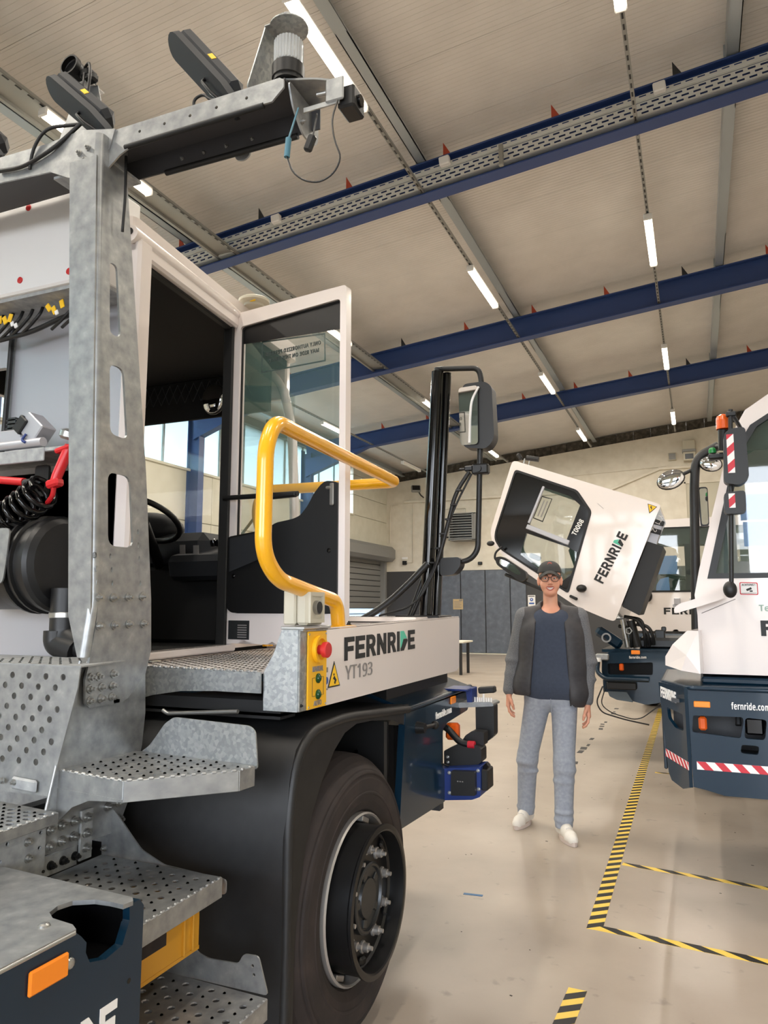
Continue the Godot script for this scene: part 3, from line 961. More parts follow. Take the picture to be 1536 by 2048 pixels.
func tread(called: String, parent: Node, out: Array, y: float, lips: Array, lip_h: float, hole_r: float, pitch: float, turn: float, mat: Material) -> Node3D:
	var poly := v2(out)
	var holes := []
	var bumps := g()
	var nb := 0
	var c := Vector2.ZERO
	for q in poly: c += q / poly.size()
	var ex := Vector2(cos(turn), sin(turn))
	var ey := Vector2(-ex.y, ex.x)
	for i in range(-14, 15):
		for j in range(-14, 15):
			for half in 2:
				var p := c + ex * ((i + 0.5 * half) * pitch) + ey * ((j + 0.5 * half) * pitch * 0.9)
				if not Geometry2D.is_point_in_polygon(p, poly): continue
				var near := 1e9
				for k in poly.size(): near = min(near, seg_dist(p, poly[k], poly[(k + 1) % poly.size()]))
				if hole_r > 0.0 and near > hole_r * 2.0 + 0.006:
					holes.append(circle2(p, hole_r, 9))
				var p2 := p + ex * pitch * 0.5
				if Geometry2D.is_point_in_polygon(p2, poly):
					var near2 := 1e9
					for k in poly.size(): near2 = min(near2, seg_dist(p2, poly[k], poly[(k + 1) % poly.size()]))
					if near2 > 0.012:
						bumps.put(rivet_mesh, Transform3D(Basis(Vector3(0.0045, 0, 0), Vector3(0, 0, 0.0045), Vector3(0, 0.006, 0)), Vector3(p2.x, y + 0.0005, p2.y)))
						nb += 1
	var root := obj(called, g().plate(poly, plane_y(y - 0.004), 0.004, holes), mat, parent)
	if nb: obj("anti_slip_bump", bumps, mat, root).set_meta("kind", "stuff")
	for e in lips:
		var a := poly[e]
		var b := poly[(e + 1) % poly.size()]
		var d := (b - a).normalized()
		var nrm := Vector2(d.y, -d.x)
		if Geometry2D.is_point_in_polygon((a + b) * 0.5 + nrm * 0.01, poly): nrm = -nrm
		var m := (a + b) * 0.5
		var bs := Basis(Vector3(d.x, 0, d.y), Vector3.UP, Vector3(d.x, 0, d.y).cross(Vector3.UP))
		obj("lip", g().box(Vector3(m.x, y - lip_h * 0.5, m.y), Vector3(a.distance_to(b), lip_h, 0.005), 0.0015, bs), mat, root)
		var teeth := g()
		var n := int(a.distance_to(b) / 0.028)
		for k in n:
			var p := a.lerp(b, (k + 0.5) / n)
			teeth.box(Vector3(p.x, y + 0.0005, p.y), Vector3(0.016, 0.008, 0.009), 0.003, bs)
		if n > 0: obj("toothed_edge", teeth, mat, root).set_meta("kind", "stuff")
	return root

func make_wheel(parent: Node, o: Vector3, ax: Vector3) -> void:
	var w := Node3D.new()
	w.name = "front_wheel"
	parent.add_child(w, true)
	w.global_position = o
	var tp := [[.285, -.03], [.30, -.005], [.33, .008], [.37, .012], [.41, .010], [.445, -.004], [.47, -.025], [.488, -.05], [.497, -.075], [.5, -.11], [.5, -.21], [.497, -.24], [.48, -.275], [.44, -.305], [.38, -.315], [.31, -.31]]
	obj("tyre", g().lathe(tp, o, ax, 64), M.tyre, w)
	# sidewall ridges
	obj("sidewall_ridge", g().lathe([[.352, .009], [.356, .014], [.362, .014], [.366, .011]], o, ax, 64), M.tyre, w)
	obj("sidewall_ridge", g().lathe([[.425, .004], [.430, .010], [.436, .007], [.44, .0]], o, ax, 64), M.tyre, w)
	obj("rim", g().lathe([[.274, -.10], [.277, -.02], [.279, .004], [.284, .010], [.290, .004], [.290, -.02]], o, ax, 56), M.nut, w)
	var tabs := []
	var f := G.new().frame_of(ax)
	obj("rim_well", g().lathe([[.250, -.10], [.277, -.095]], o, ax, 48), M.wheel_black, w)
	for k in 12:
		var t := TAU * (k + 0.2) / 12.0
		var d := f.x * cos(t) + f.y * sin(t)
		var s := -f.x * sin(t) + f.y * cos(t)
		obj("rim_tab", g().box(o + d * .263 - ax * .035, Vector3(.022, .065, .03), .003, Basis(d, s, ax)), M.nut, w)
	obj("drum", g().lathe([[.248, -.10], [.248, .07], [.256, .078], [.256, .088], [.238, .090], [.232, .086], [.230, .03], [.222, .022], [.12, .020], [.118, .020]], o, ax, 56), M.wheel_black, w)
	var hub := obj("hub", g().lathe([[.122, .018], [.122, .042], [.116, .046], [.108, .046], [.104, .036], [.07, .030], [.066, .040], [.0, .040]], o, ax, 40), M.dark_steel, w)
	for k in 5:
		var t := TAU * k / 5.0
		var d := f.x * cos(t) + f.y * sin(t)
		var s := -f.x * sin(t) + f.y * cos(t)
		obj("hub_rib", g().box(o + d * .085 + ax * .034, Vector3(.03, .03, .012), .003, Basis(d, s, ax)), M.dark_steel, w)
	for k in 10:
		var t := TAU * (k + 0.35) / 10.0
		var d := f.x * cos(t) + f.y * sin(t)
		var bs := Basis(f.x * .0225, f.y * .0225, ax * .028)
		inst("wheel_nut", bolt_mesh, M.nut, w, Transform3D(bs, o + d * .165 + ax * .020))
	for k in 5:
		var t := TAU * (k + 0.1) / 5.0
		var d := f.x * cos(t) + f.y * sin(t)
		var s := -f.x * sin(t) + f.y * cos(t)
		obj("disc_boss", g().box(o + d * .205 + ax * .030, Vector3(.03, .05, .02), .008, Basis(d, s, ax)), M.wheel_black, w)

func warning_triangle(parent: Node, c: Vector3, r: Vector3, u: Vector3, s: float) -> void:
	var nn := r.cross(u).normalized()
	var t := Transform3D(Basis(r.normalized(), u.normalized(), nn), c)
	var b := obj("warning_triangle", g().plate(v2([[-.5 * s, -.43 * s], [.5 * s, -.43 * s], [0, .5 * s]]), t, 0.0016), M.print_black, parent, "yellow warning triangle sticker")
	t.origin += nn * 0.0012
	obj("yellow_field", g().plate(v2([[-.41 * s, -.38 * s], [.41 * s, -.38 * s], [0, .37 * s]]), t, 0.0014), M.sign_yellow, b)
	t.origin += nn * 0.001
	obj("pictogram", g().plate(circle2(Vector2(-.05 * s, .02 * s), .045 * s, 8), t, 0.0014).plate(v2([[-.12 * s, -.12 * s], [.12 * s, -.25 * s], [.16 * s, -.19 * s], [.02 * s, -.06 * s], [-.02 * s, -.03 * s]]), t, 0.0014).plate(circle2(Vector2(.04 * s, -.27 * s), .06 * s, 8), t, 0.0014), M.print_black, b)

func build_near_tractor() -> void:
	T1 = thing("terminal_tractor", "near white and navy terminal tractor with open cab door and galvanised steps", "truck", Vector3(-2.45, 0, -2.6), "terminal tractors in the hall")
	t1_chassis()
	t1_steps()
	t1_gantry()
	t1_platform()
	t1_cab()
	t1_bumper()
	t1_hoses()
	# yellow crate under the third step
	var cr := thing("plastic_crate", "yellow plastic crate tucked under the galvanised step", "crate", Vector3(-1.55, 0.55, -1.75))
	obj("side", g().lohi(Vector3(-1.395, 0.58, -1.55), Vector3(-1.38, 0.735, -1.90), 0.003), M.yellow_crate, cr)
	obj("side", g().lohi(Vector3(-1.585, 0.58, -1.55), Vector3(-1.57, 0.735, -1.90), 0.003), M.yellow_crate, cr)
	obj("end", g().lohi(Vector3(-1.57, 0.58, -1.89), Vector3(-1.395, 0.735, -1.90)), M.yellow_crate, cr)
	obj("bottom", g().lohi(Vector3(-1.585, 0.572, -1.55), Vector3(-1.38, 0.582, -1.90)), M.yellow_crate, cr)
	obj("rim", g().lohi(Vector3(-1.40, 0.725, -1.545), Vector3(-1.370, 0.74, -1.905), 0.003), M.yellow_crate, cr)
	for z in [-1.60, -1.82, -1.86]:
		obj("rib", g().lohi(Vector3(-1.382, 0.582, z), Vector3(-1.372, 0.726, z - 0.008), 0.002), M.yellow_crate, cr)
	obj("hand_slot", g().lohi(Vector3(-1.3805, 0.640, -1.64), Vector3(-1.3785, 0.672, -1.75)), M.tyre, cr)

func t1_chassis() -> void:
	obj("chassis_rail", g().lohi(Vector3(-2.05, 0.62, 0.8), Vector3(-1.98, 0.92, -4.0), 0.01), M.black, T1)
	obj("chassis_rail", g().lohi(Vector3(-2.95, 0.62, 0.8), Vector3(-2.88, 0.92, -4.0), 0.01), M.black, T1)
	obj("front_axle", g().cyl(Vector3(-1.5, 0.5, -2.615), Vector3(-3.4, 0.5, -2.615), 0.07), M.black, T1)
	make_wheel(T1, Vector3(-1.2, 0.5, -2.615), Vector3.RIGHT)
	make_wheel(T1, Vector3(-3.7, 0.5, -2.615), Vector3.LEFT)
	# fender shell arching over the wheel
	var arch := [[-2.080, 0.16], [-2.082, 0.523], [-2.088, 0.90], [-2.105, 1.02], [-2.140, 1.10], [-2.20, 1.145], [-2.30, 1.165], [-2.489, 1.170], [-3.153, 1.125], [-3.127, 1.035], [-2.95, 1.085], [-2.738, 1.110], [-2.600, 1.118], [-2.50, 1.10], [-2.414, 1.052], [-2.32, 0.965], [-2.255, 0.877], [-2.205, 0.76], [-2.172, 0.638], [-2.150, 0.506], [-2.140, 0.16]]
	var fd := obj("fender", g().plate(v2(arch), plane_x(-1.98), 0.775, [], true), M.fender, T1)
	obj("fender_lip", g().tube(rounded([Vector3(-1.205, 0.16, -2.092), Vector3(-1.205, 0.9, -2.10), Vector3(-1.205, 1.07, -2.14), Vector3(-1.205, 1.145, -2.24), Vector3(-1.205, 1.155, -2.5), Vector3(-1.205, 1.105, -3.14)], 0.1), 0.017, 8), M.fender, fd)
	obj("mud_liner", g().lohi(Vector3(-1.96, 0.55, -3.02), Vector3(-1.26, 1.12, -3.06), 0.01), M.black, T1)
	obj("inner_liner", g().lohi(Vector3(-1.98, 0.2, -2.1), Vector3(-1.95, 1.15, -3.06)), M.black_matte, T1)
	for q in [[-1.40, 0.93], [-1.40, 0.88]]:
		obj("liner_hole_plug", g().cyl(Vector3(q[0], q[1], -3.022), Vector3(q[0], q[1], -3.014), 0.009, -1, 10), M.black_gloss, T1)
	# navy side box behind the steps, with a galvanised top and a scooped grip at its corner
	var sb := Node3D.new()
	sb.name = "side_box"
	T1.add_child(sb, true)
	sb.global_position = Vector3(-1.6, 0.3, -0.4)
	var face := [[0.8, 0.30], [0.8, 0.868], [-1.285, 0.868], [-1.300, 0.855], [-1.317, 0.836], [-1.316, 0.816], [-1.329, 0.791], [-1.377, 0.778], [-1.428, 0.787], [-1.449, 0.833], [-1.447, 0.868], [-1.482, 0.868], [-1.496, 0.850], [-1.496, 0.30]]
	obj("side_panel", g().plate(v2(face), plane_x(-1.270), 0.022), M.navy, sb)
	obj("end_panel", g().lohi(Vector3(-2.0, 0.30, -1.496), Vector3(-1.27, 0.85, -1.480), 0.003), M.navy, sb)
	var top := [[-2.1, 0.8], [-1.250, 0.8], [-1.250, -1.287], [-1.275, -1.302], [-1.341, -1.310], [-1.372, -1.330], [-1.384, -1.365], [-1.375, -1.400], [-1.332, -1.426], [-1.29, -1.430], [-1.25, -1.428], [-1.245, -1.455], [-1.262, -1.472], [-1.733, -1.505], [-2.1, -1.53]]
	obj("top_plate", g().plate(v2(top), plane_y(0.864), 0.010), M.zinc, sb)
	obj("scoop", g().lohi(Vector3(-1.40, 0.76, -1.29), Vector3(-1.268, 0.77, -1.455)).lohi(Vector3(-1.40, 0.76, -1.29), Vector3(-1.395, 0.862, -1.455)).lohi(Vector3(-1.40, 0.76, -1.447), Vector3(-1.268, 0.862, -1.455)).lohi(Vector3(-1.40, 0.76, -1.285), Vector3(-1.268, 0.862, -1.293)), M.black_gloss, sb)
	obj("edge_bead", g().cyl(Vector3(-1.253, 0.866, 0.8), Vector3(-1.253, 0.866, -1.285), 0.006, -1, 8), M.steel, sb)
	inst("button_rivet", rivet_mesh, M.steel, sb, Transform3D(Basis(Vector3(.014, 0, 0), Vector3(0, 0, .014), Vector3(0, .012, 0)), Vector3(-1.325, 0.874, -1.272)))
	inst("button_rivet", rivet_mesh, M.steel, sb, Transform3D(Basis(Vector3(0, 0, .012), Vector3(0, .012, 0), Vector3(.012, 0, 0)), Vector3(-1.248, 0.812, -1.273)))
	obj("orange_reflector", g().box(Vector3(-1.244, 0.817, -1.213), Vector3(0.010, 0.048, 0.100), 0.004), M.orange, sb, "orange side reflector")
	fernride(Vector3(-1.2475, 0.595, -0.965), Vector3(0, 0, -1), Vector3.UP, 0.452, 0.085, M.print_white, M.print_white, sb)
	obj("small_hole", g().cyl(Vector3(-1.2485, 0.70, -1.455), Vector3(-1.2475, 0.70, -1.455), 0.006, -1, 10), M.black_gloss, sb)

func t1_steps() -> void:
	var z: Material = M.zinc
	var lad := Node3D.new()
	lad.name = "boarding_steps"
	T1.add_child(lad, true)
	lad.global_position = Vector3(-1.5, 0.48, -1.8)
	# lowest step
	tread("step_tread", T1, [[-1.150, -1.902], [-1.150, -1.45], [-1.55, -1.45], [-1.60, -1.922]], 0.48, [0], 0.055, 0.011, 0.088, 0.0, z)
	tread("step_tread", T1, [[-1.304, -1.895], [-1.294, -1.50], [-1.76, -1.50], [-1.769, -1.913]], 0.78, [0], 0.055, 0.010, 0.084, 0.0, z)
	tread("step_tread", T1, [[-1.745, -1.700], [-1.474, -1.665], [-1.255, -1.895], [-1.250, -1.970], [-1.662, -2.030], [-1.745, -2.02]], 1.08, [0, 1, 2], 0.058, 0.006, 0.066, 0.6, z)
	# arched apron under the upper tread
	var ap := Transform3D(Basis(Vector3(0.271, 0, 0.035).normalized(), Vector3.UP, Vector3(-0.035, 0, 0.271).normalized()), Vector3(-1.745, 0, -1.700))
	obj("apron", g().plate(v2([[0, 1.03], [0, 0.945], [0.02, 0.945], [0.07, 0.985], [0.14, 1.012], [0.273, 1.025], [0.273, 1.03]]), ap, 0.005), z, lad)
	# upright wheel-side plates
	obj("kick_plate", g().plate(rounded2([[-1.60, 0.476], [-1.60, 0.62], [-1.44, 0.62], [-1.429, 0.576], [-1.398, 0.548], [-1.362, 0.539], [-1.259, 0.543], [-1.243, 0.572], [-1.193, 0.574], [-1.160, 0.476]], 0.012, 3), plane_z(-1.927), 0.005, [circle2(Vector2(-1.212, 0.545), 0.005, 8), circle2(Vector2(-1.207, 0.522), 0.005, 8)]), z, lad)
	obj("riser", g().lohi(Vector3(-1.60, 0.30, -1.45), Vector3(-1.595, 0.70, -1.925)), z, lad)
	obj("kick_plate", g().plate(rounded2([[-1.781, 0.774], [-1.789, 0.918], [-1.743, 0.918], [-1.707, 0.886], [-1.665, 0.845], [-1.624, 0.808], [-1.536, 0.775], [-1.31, 0.762], [-1.31, 0.72], [-1.781, 0.72]], 0.012, 3), plane_z(-1.930), 0.005), z, lad)
	obj("kick_plate", g().plate(rounded2([[-1.745, 1.075], [-1.705, 1.10], [-1.675, 1.133], [-1.640, 1.175], [-1.60, 1.199], [-1.290, 1.194], [-1.268, 1.18], [-1.256, 1.068]], 0.014, 3), Transform3D(Basis(Vector3(1, 0, 0.1).normalized(), Vector3.UP, Vector3(-0.1, 0, 1).normalized()), Vector3(0.008, 0, -1.855)), 0.005), M.spangle, lad)
	bolts(lad, [[-1.770, 0.890], [-1.771, 0.843], [-1.768, 0.797]], plane_z(-1.924), 0.011, M.steel)
	# stringer plate that carries the steps
	var st := [[-1.735, 1.30], [-1.730, 1.277], [-1.659, 0.979], [-1.653, 0.865], [-1.663, 0.853], [-1.790, 0.847], [-1.95, 0.843], [-2.02, 0.975], [-2.05, 1.095], [-2.06, 1.20], [-2.05, 1.36], [-1.80, 1.40]]
	var sp := obj("stringer_plate", g().plate(v2(st), plane_x(-1.752), 0.008), M.zinc, T1)
	bolts(sp, [[-1.675, 0.919], [-1.719, 0.920], [-1.765, 0.921], [-1.675, 0.874], [-1.720, 0.876], [-1.764, 0.877], [-1.90, 0.93], [-1.95, 0.93], [-1.955, 0.88]], Transform3D(Basis(Vector3(0, 0, 1), Vector3(0, 1, 0), Vector3(1, 0, 0)), Vector3(-1.743, 0, 0)), 0.0145, M.steel)
	obj("edge_flange", g().tube([Vector3(-1.742, 1.39, -1.755), Vector3(-1.742, 1.277, -1.728), Vector3(-1.742, 0.979, -1.656)], 0.005, 6), M.zinc, sp)
	obj("corner_bracket", g().lohi(Vector3(-1.744, 0.80, -1.785), Vector3(-1.735, 0.945, -1.835), 0.002), M.zinc_dull, sp)
	bolts(sp, [[-1.806, 0.922], [-1.806, 0.877], [-1.807, 0.834]], Transform3D(Basis(Vector3(0, 0, 1), Vector3(0, 1, 0), Vector3(1, 0, 0)), Vector3(-1.735, 0, 0)), 0.0145, M.steel)
	obj("lower_rail", g().lohi(Vector3(-1.76, 0.79, -1.55), Vector3(-1.75, 0.845, -1.79)), M.zinc_dull, sp)
	for k in 5:
		inst("plug", bolt_mesh, M.black, sp, Transform3D(Basis(Vector3(0, 0, .013), Vector3(0, .013, 0), Vector3(.016, 0, 0)), Vector3(-1.75, 0.817, -1.60 - k * 0.045)))
	# bolted plate and rear tread further left
	tread("rear_tread", T1, [[-1.70, -1.66], [-1.69, -1.30], [-2.3, -1.30], [-2.3, -1.72]], 0.975, [0], 0.03, 0.011, 0.06, 0.0, z)
	var bp := obj("bolted_plate", g().plate(v2([[-1.30, 0.78], [-1.30, 0.95], [-1.648, 0.95], [-1.648, 0.80]]), plane_x(-1.735), 0.006, [circle2(Vector2(-1.52, 0.925), .006, 8), circle2(Vector2(-1.50, 0.885), .006, 8), circle2(Vector2(-1.63, 0.925), .006, 8), circle2(Vector2(-1.628, 0.885), .006, 8), circle2(Vector2(-1.55, 0.84), .006, 8)]), M.zinc_dull, T1)
	bolts(bp, [[-1.585, 0.913], [-1.590, 0.868], [-1.45, 0.913], [-1.45, 0.868]], Transform3D(Basis(Vector3(0, 0, 1), Vector3(0, 1, 0), Vector3(1, 0, 0)), Vector3(-1.729, 0, 0)), 0.012, M.steel)
	# perforated riser cover
	var holes := []
	var out := [[-2.45, 1.002], [-1.762, 1.008], [-1.745, 1.06], [-1.672, 1.32], [-1.665, 1.381], [-2.45, 1.379]]
	for i in 14:
		for j in 9:
			var c := Vector2(-2.43 + i * 0.068 - (j % 9) * 0.006 + (0.034 if j % 2 else 0.0), 1.10 + j * 0.031)
			if Geometry2D.is_point_in_polygon(c + Vector2(0.045, 0), v2(out)) and c.y < 1.36:
				holes.append(circle2(c, 0.0098, 12))
	var rt := Transform3D(Basis(Vector3.RIGHT, Vector3.UP, Vector3(0, 0, 1)), Vector3(0, 0, -1.684))
	var rc := obj("perforated_cover", g().plate(v2(out), rt, 0.004, holes), M.zinc, T1)
	obj("cover_top", g().plate(v2([[-2.45, -1.68], [-1.663, -1.68], [-1.74, -1.99], [-2.45, -1.98]]), plane_y(1.378), 0.004), M.zinc_dull, rc)
	var dots := g()
	for i in 9:
		for j in 6:
			dots.put(rivet_mesh, Transform3D(Basis(Vector3(.004, 0, 0), Vector3(0, 0, .006), Vector3(0, .004, 0)), Vector3(-2.12 + i * 0.042, 1.382, -1.72 - j * 0.04)))
	obj("anti_slip_bump", dots, M.steel, rc).set_meta("kind", "stuff")
	obj("latch_strap", g().box(Vector3(-1.85, 1.035, -1.672), Vector3(0.10, 0.036, 0.012), 0.006, Basis(Vector3.BACK, -0.05)), M.zinc_dull, rc)
	bolts(rc, [[-1.885, 1.040], [-1.935, 1.04]], plane_z(-1.668), 0.010, M.steel)
	obj("inner_wall", g().lohi(Vector3(-2.45, 0.80, -1.97), Vector3(-1.76, 1.37, -1.96)), M.zinc_dull, rc)

func t1_gantry() -> void:
	var gz := Node3D.new()
	gz.name = "gantry_post"
	T1.add_child(gz, true)
	gz.global_position = Vector3(-1.78, 1.3, -1.85)
	# slotted web facing outward
	var web := [[-1.728, 3.02], [-1.729, 3.10], [-1.835, 3.10], [-1.834, 3.02], [-1.993, 2.004], [-2.044, 1.577], [-2.054, 1.408], [-2.03, 1.33], [-1.95, 1.258], [-1.92, 1.250], [-1.785, 1.248], [-1.768, 1.262], [-1.762, 1.333], [-1.773, 1.377], [-1.795, 1.50], [-1.801, 1.575]]
	var holes := [
		rounded2([[-1.776, 2.680], [-1.810, 2.680], [-1.842, 2.440], [-1.792, 2.440]], 0.022, 4),
		rounded2([[-1.798, 2.340], [-1.862, 2.340], [-1.895, 2.106], [-1.815, 2.110]], 0.026, 4),
		rounded2([[-1.813, 1.985], [-1.916, 1.985], [-1.945, 1.748], [-1.830, 1.748]], 0.032, 4),
	]
	for q in [[-1.779, 1.714], [-1.786, 1.672], [-1.793, 1.629], [-1.842, 1.715], [-1.851, 1.672], [-1.856, 1.629], [-1.964, 1.805], [-1.969, 1.760], [-1.976, 1.715], [-1.986, 1.633]]:
		holes.append(circle2(Vector2(q[0], q[1]), 0.0042, 8, 0.0095))
	obj("slotted_web", g().plate(v2(web), plane_x(-1.733), 0.008, holes), M.zinc, gz)
	# flange facing the rear, with a rounded bend
	var bend := g()
	var top := [-1.728, 3.10]
	var sections := [[3.10, -1.728], [3.02, -1.728], [1.575, -1.801], [1.40, -1.775]]
	for k in sections.size() - 1:
		var a: Array = sections[k]
		var b: Array = sections[k + 1]
		for s in 5:
			var t0 := PI * 0.5 * s / 5.0
			var t1 := PI * 0.5 * (s + 1) / 5.0
			var r := 0.022
			var pa := Vector3(-1.725 - r + r * cos(t0), a[0], a[1] + r * sin(t0) - 0.001)
			var pb := Vector3(-1.725 - r + r * cos(t1), a[0], a[1] + r * sin(t1) - 0.001)
			var qa := Vector3(-1.725 - r + r * cos(t0), b[0], b[1] + r * sin(t0) - 0.001)
			var qb := Vector3(-1.725 - r + r * cos(t1), b[0], b[1] + r * sin(t1) - 0.001)
			var n0 := Vector3(cos(t0), 0, sin(t0)); var n1 := Vector3(cos(t1), 0, sin(t1))
			bend.smooth_quad(pa, pb, qb, qa, n0, n1, n1, n0)
	obj("bend", bend, M.zinc, gz)
	var fl := [[-1.733, 3.02], [-1.848, 3.02], [-1.846, 2.9], [-1.824, 1.53], [-1.785, 1.40], [-1.772, 1.40], [-1.733, 1.45]]
	var lean := Basis(Vector3.RIGHT, Vector3(0, 1, 0.0505).normalized(), Vector3(0, -0.0505, 1).normalized())
	obj("rear_flange", g().plate(v2(fl), Transform3D(lean, Vector3(0, 0, -1.861)), 0.006), M.zinc, gz)
	bolts(gz, [[-1.799, 1.583], [-1.861, 1.583], [-1.930, 1.586], [-1.996, 1.588], [-1.807, 1.494], [-1.872, 1.495], [-1.937, 1.498], [-2.007, 1.498], [-1.784, 1.339], [-1.815, 1.339], [-1.879, 1.342], [-1.782, 1.305], [-1.830, 1.306], [-1.877, 1.306], [-1.783, 1.269], [-1.830, 1.271], [-1.877, 1.271]], Transform3D(Basis(Vector3(0, 0, 1), Vector3(0, 1, 0), Vector3(1, 0, 0)), Vector3(-1.724, 0, 0)), 0.0140, M.steel)
	obj("hanging_cable", g().tube(rounded([Vector3(-1.70, 3.06, -1.80), Vector3(-1.69, 2.90, -1.795), Vector3(-1.695, 2.80, -1.795), Vector3(-1.70, 2.79, -1.80)], 0.02), 0.005, 6), M.cable, gz)
	# cross boom
	var b := Node3D.new()
	b.name = "sensor_boom"
	T1.add_child(b, true)
	b.global_position = Vector3(-1.4, 3.1, -1.8)
	var fhol := []
	for x in [-1.60, -1.50, -1.40, -1.30, -1.19]: fhol.append(circle2(Vector2(x, 3.092), 0.0055, 8))
	var ff := [[-1.78, 3.125], [-1.075, 3.125], [-1.060, 3.115], [-1.060, 3.09], [-1.10, 3.055], [-1.62, 3.055], [-1.68, 3.03], [-1.74, 2.985], [-1.80, 2.985]]
	obj("front_flange", g().plate(v2(ff), plane_z(-1.755), 0.006, fhol), M.zinc, b)
	obj("top_web", g().lohi(Vector3(-1.86, 3.119, -1.755), Vector3(-1.06, 3.125, -1.91)), M.shaded_zinc, b)  # underside shade painted in, darker than the front flange
	obj("back_flange", g().lohi(Vector3(-1.80, 3.045, -1.905), Vector3(-1.02, 3.122, -1.910)), M.shaded_zinc, b)
	bolts(b, [[-1.55, 3.075], [-1.46, 3.075], [-1.37, 3.075], [-1.27, 3.075]], plane_z(-1.904), 0.007, M.steel)
	obj("edge_trim", g().cyl(Vector3(-1.66, 3.052, -1.752), Vector3(-1.13, 3.052, -1.752), 0.009, -1, 8).cyl(Vector3(-1.62, 3.043, -1.908), Vector3(-1.10, 3.043, -1.908), 0.010, -1, 8), M.rubber, b)
	obj("end_plate", g().plate(rounded2([[-1.76, 3.12], [-1.92, 3.12], [-1.95, 3.09], [-1.95, 3.03], [-1.92, 3.0], [-1.85, 3.0], [-1.79, 3.05]], 0.02, 4), plane_x(-1.055), 0.006), M.zinc, b)
	obj("end_shelf", g().plate(rounded2([[-1.09, -1.76], [-0.98, -1.80], [-0.93, -1.83], [-0.93, -1.90], [-1.09, -1.93]], 0.02, 4), plane_y(3.128), 0.006), M.zinc, b)
	bolts(b, [[-1.84, 3.035]], Transform3D(Basis(Vector3(0, 0, 1), Vector3(0, 1, 0), Vector3(1, 0, 0)), Vector3(-1.049, 0, 0)), 0.010, M.steel)
	obj("drop_tab", g().plate(rounded2([[-1.36, 3.11], [-1.29, 3.11], [-1.294, 3.040], [-1.315, 3.026], [-1.35, 3.034]], 0.02, 4), plane_z(-1.935), 0.006), M.zinc, b)
	# left half of the boom with the gusset
	obj("front_flange", g().plate(v2([[-1.70, 3.125], [-1.72, 3.06], [-1.78, 2.995], [-1.86, 2.985], [-1.90, 3.00], [-1.98, 3.04], [-2.2, 3.055], [-3.3, 3.10], [-3.3, 3.19], [-2.2, 3.155], [-2.0, 3.15], [-1.85, 3.16]]), plane_z(-1.750), 0.006), M.zinc, b)
	obj("top_web", g().lohi(Vector3(-3.3, 3.135, -1.75), Vector3(-1.86, 3.141, -1.99)), M.shaded_zinc, b)  # same painted shade on the left underside
	bolts(b, [[-1.850, 3.075], [-1.812, 3.085], [-1.858, 3.035], [-1.82, 3.042]], plane_z(-1.744), 0.011, M.steel)
	obj("rounded_gusset", g().lohi(Vector3(-1.98, 3.02, -1.76), Vector3(-1.72, 3.03, -1.9)), M.zinc_dull, b)
	# flat radar antennas on both halves
	radar(Vector3(-1.275, 3.125, -1.84), Vector3(-1.53, 3.44, -1.80))
	radar(Vector3(-1.77, 3.15, -1.80), Vector3(-2.03, 3.40, -1.76))
	radar(Vector3(-2.26, 3.17, -1.78), Vector3(-2.52, 3.42, -1.74))
	# beacon under its galvanised hood
	var li := Node3D.new()
	li.name = "beacon"
	T1.add_child(li, true)
	li.global_position = Vector3(-1.09, 3.13, -1.86)
	var bo := Vector3(-1.075, 3.138, -1.80)
	obj("base", g().lathe([[0, 0], [.046, 0], [.046, .012], [.050, .014], [.050, .056], [.043, .062], [0, .062]], bo, Vector3.UP, 24), M.black, li)
	var ribs := g()
	for k in 26:
		var t := TAU * k / 26.0
		ribs.cyl(bo + Vector3(cos(t) * .042, 0.064, sin(t) * .042), bo + Vector3(cos(t) * .042, 0.138, sin(t) * .042), 0.0040, -1, 5)
	obj("lens_rib", ribs, M.clear_plastic, li).set_meta("kind", "stuff")
	obj("lens", g().lathe([[.042, .0], [.042, .078], [.03, .086], [0, .086]], bo + Vector3(0, 0.062, 0), Vector3.UP, 26), M.clear_plastic, li)
	obj("inner_tube", g().cyl(bo + Vector3(0, 0.062, 0), bo + Vector3(0, 0.13, 0), 0.02, -1, 12), M.lamp_off, li)
	var hy := Vector3(0.26, 0.966, 0).normalized()
	obj("hood_back", g().plate(rounded2([[-.07, 0], [.07, 0], [.055, .215], [-.055, .215]], 0.015, 3), Transform3D(Basis(Vector3(0, 0, 1), hy, Vector3(0, 0, 1).cross(hy)), Vector3(-1.19, 3.128, -1.82)), 0.004), M.spangle, li)
	obj("hood_disc", g().plate(circle2(Vector2(-1.075, -1.80), 0.060, 28), plane_y(3.325), 0.004), M.spangle, li)
	obj("hood_neck", g().lohi(Vector3(-1.14, 3.325, -1.86), Vector3(-1.09, 3.329, -1.76), 0.001), M.spangle, li)
	obj("lens_cap", g().lathe([[.05, 0], [.045, .016], [.025, .028], [0, .032]], Vector3(-1.07, 3.330, -1.80), Vector3.UP, 20), M.clear_plastic, li)
	# small camera box at the tip
	var es := Node3D.new()
	es.name = "tip_camera"
	T1.add_child(es, true)
	es.global_position = Vector3(-0.9, 3.05, -1.83)
	obj("rod", g().cyl(Vector3(-0.99, 3.10, -1.83), Vector3(-0.93, 3.095, -1.83), 0.008, -1, 10), M.steel, es)
	obj("bracket", g().box(Vector3(-0.915, 3.075, -1.80), Vector3(0.06, 0.075, 0.01), 0.004).lohi(Vector3(-1.02, 3.03, -1.805), Vector3(-0.90, 3.045, -1.80)), M.zinc, es)
	obj("housing", g().box(Vector3(-0.885, 3.055, -1.85), Vector3(0.055, 0.07, 0.08), 0.006), M.black, es)
	obj("lens", g().cyl(Vector3(-0.857, 3.055, -1.85), Vector3(-0.85, 3.055, -1.85), 0.018, -1, 14), M.black_gloss, es)
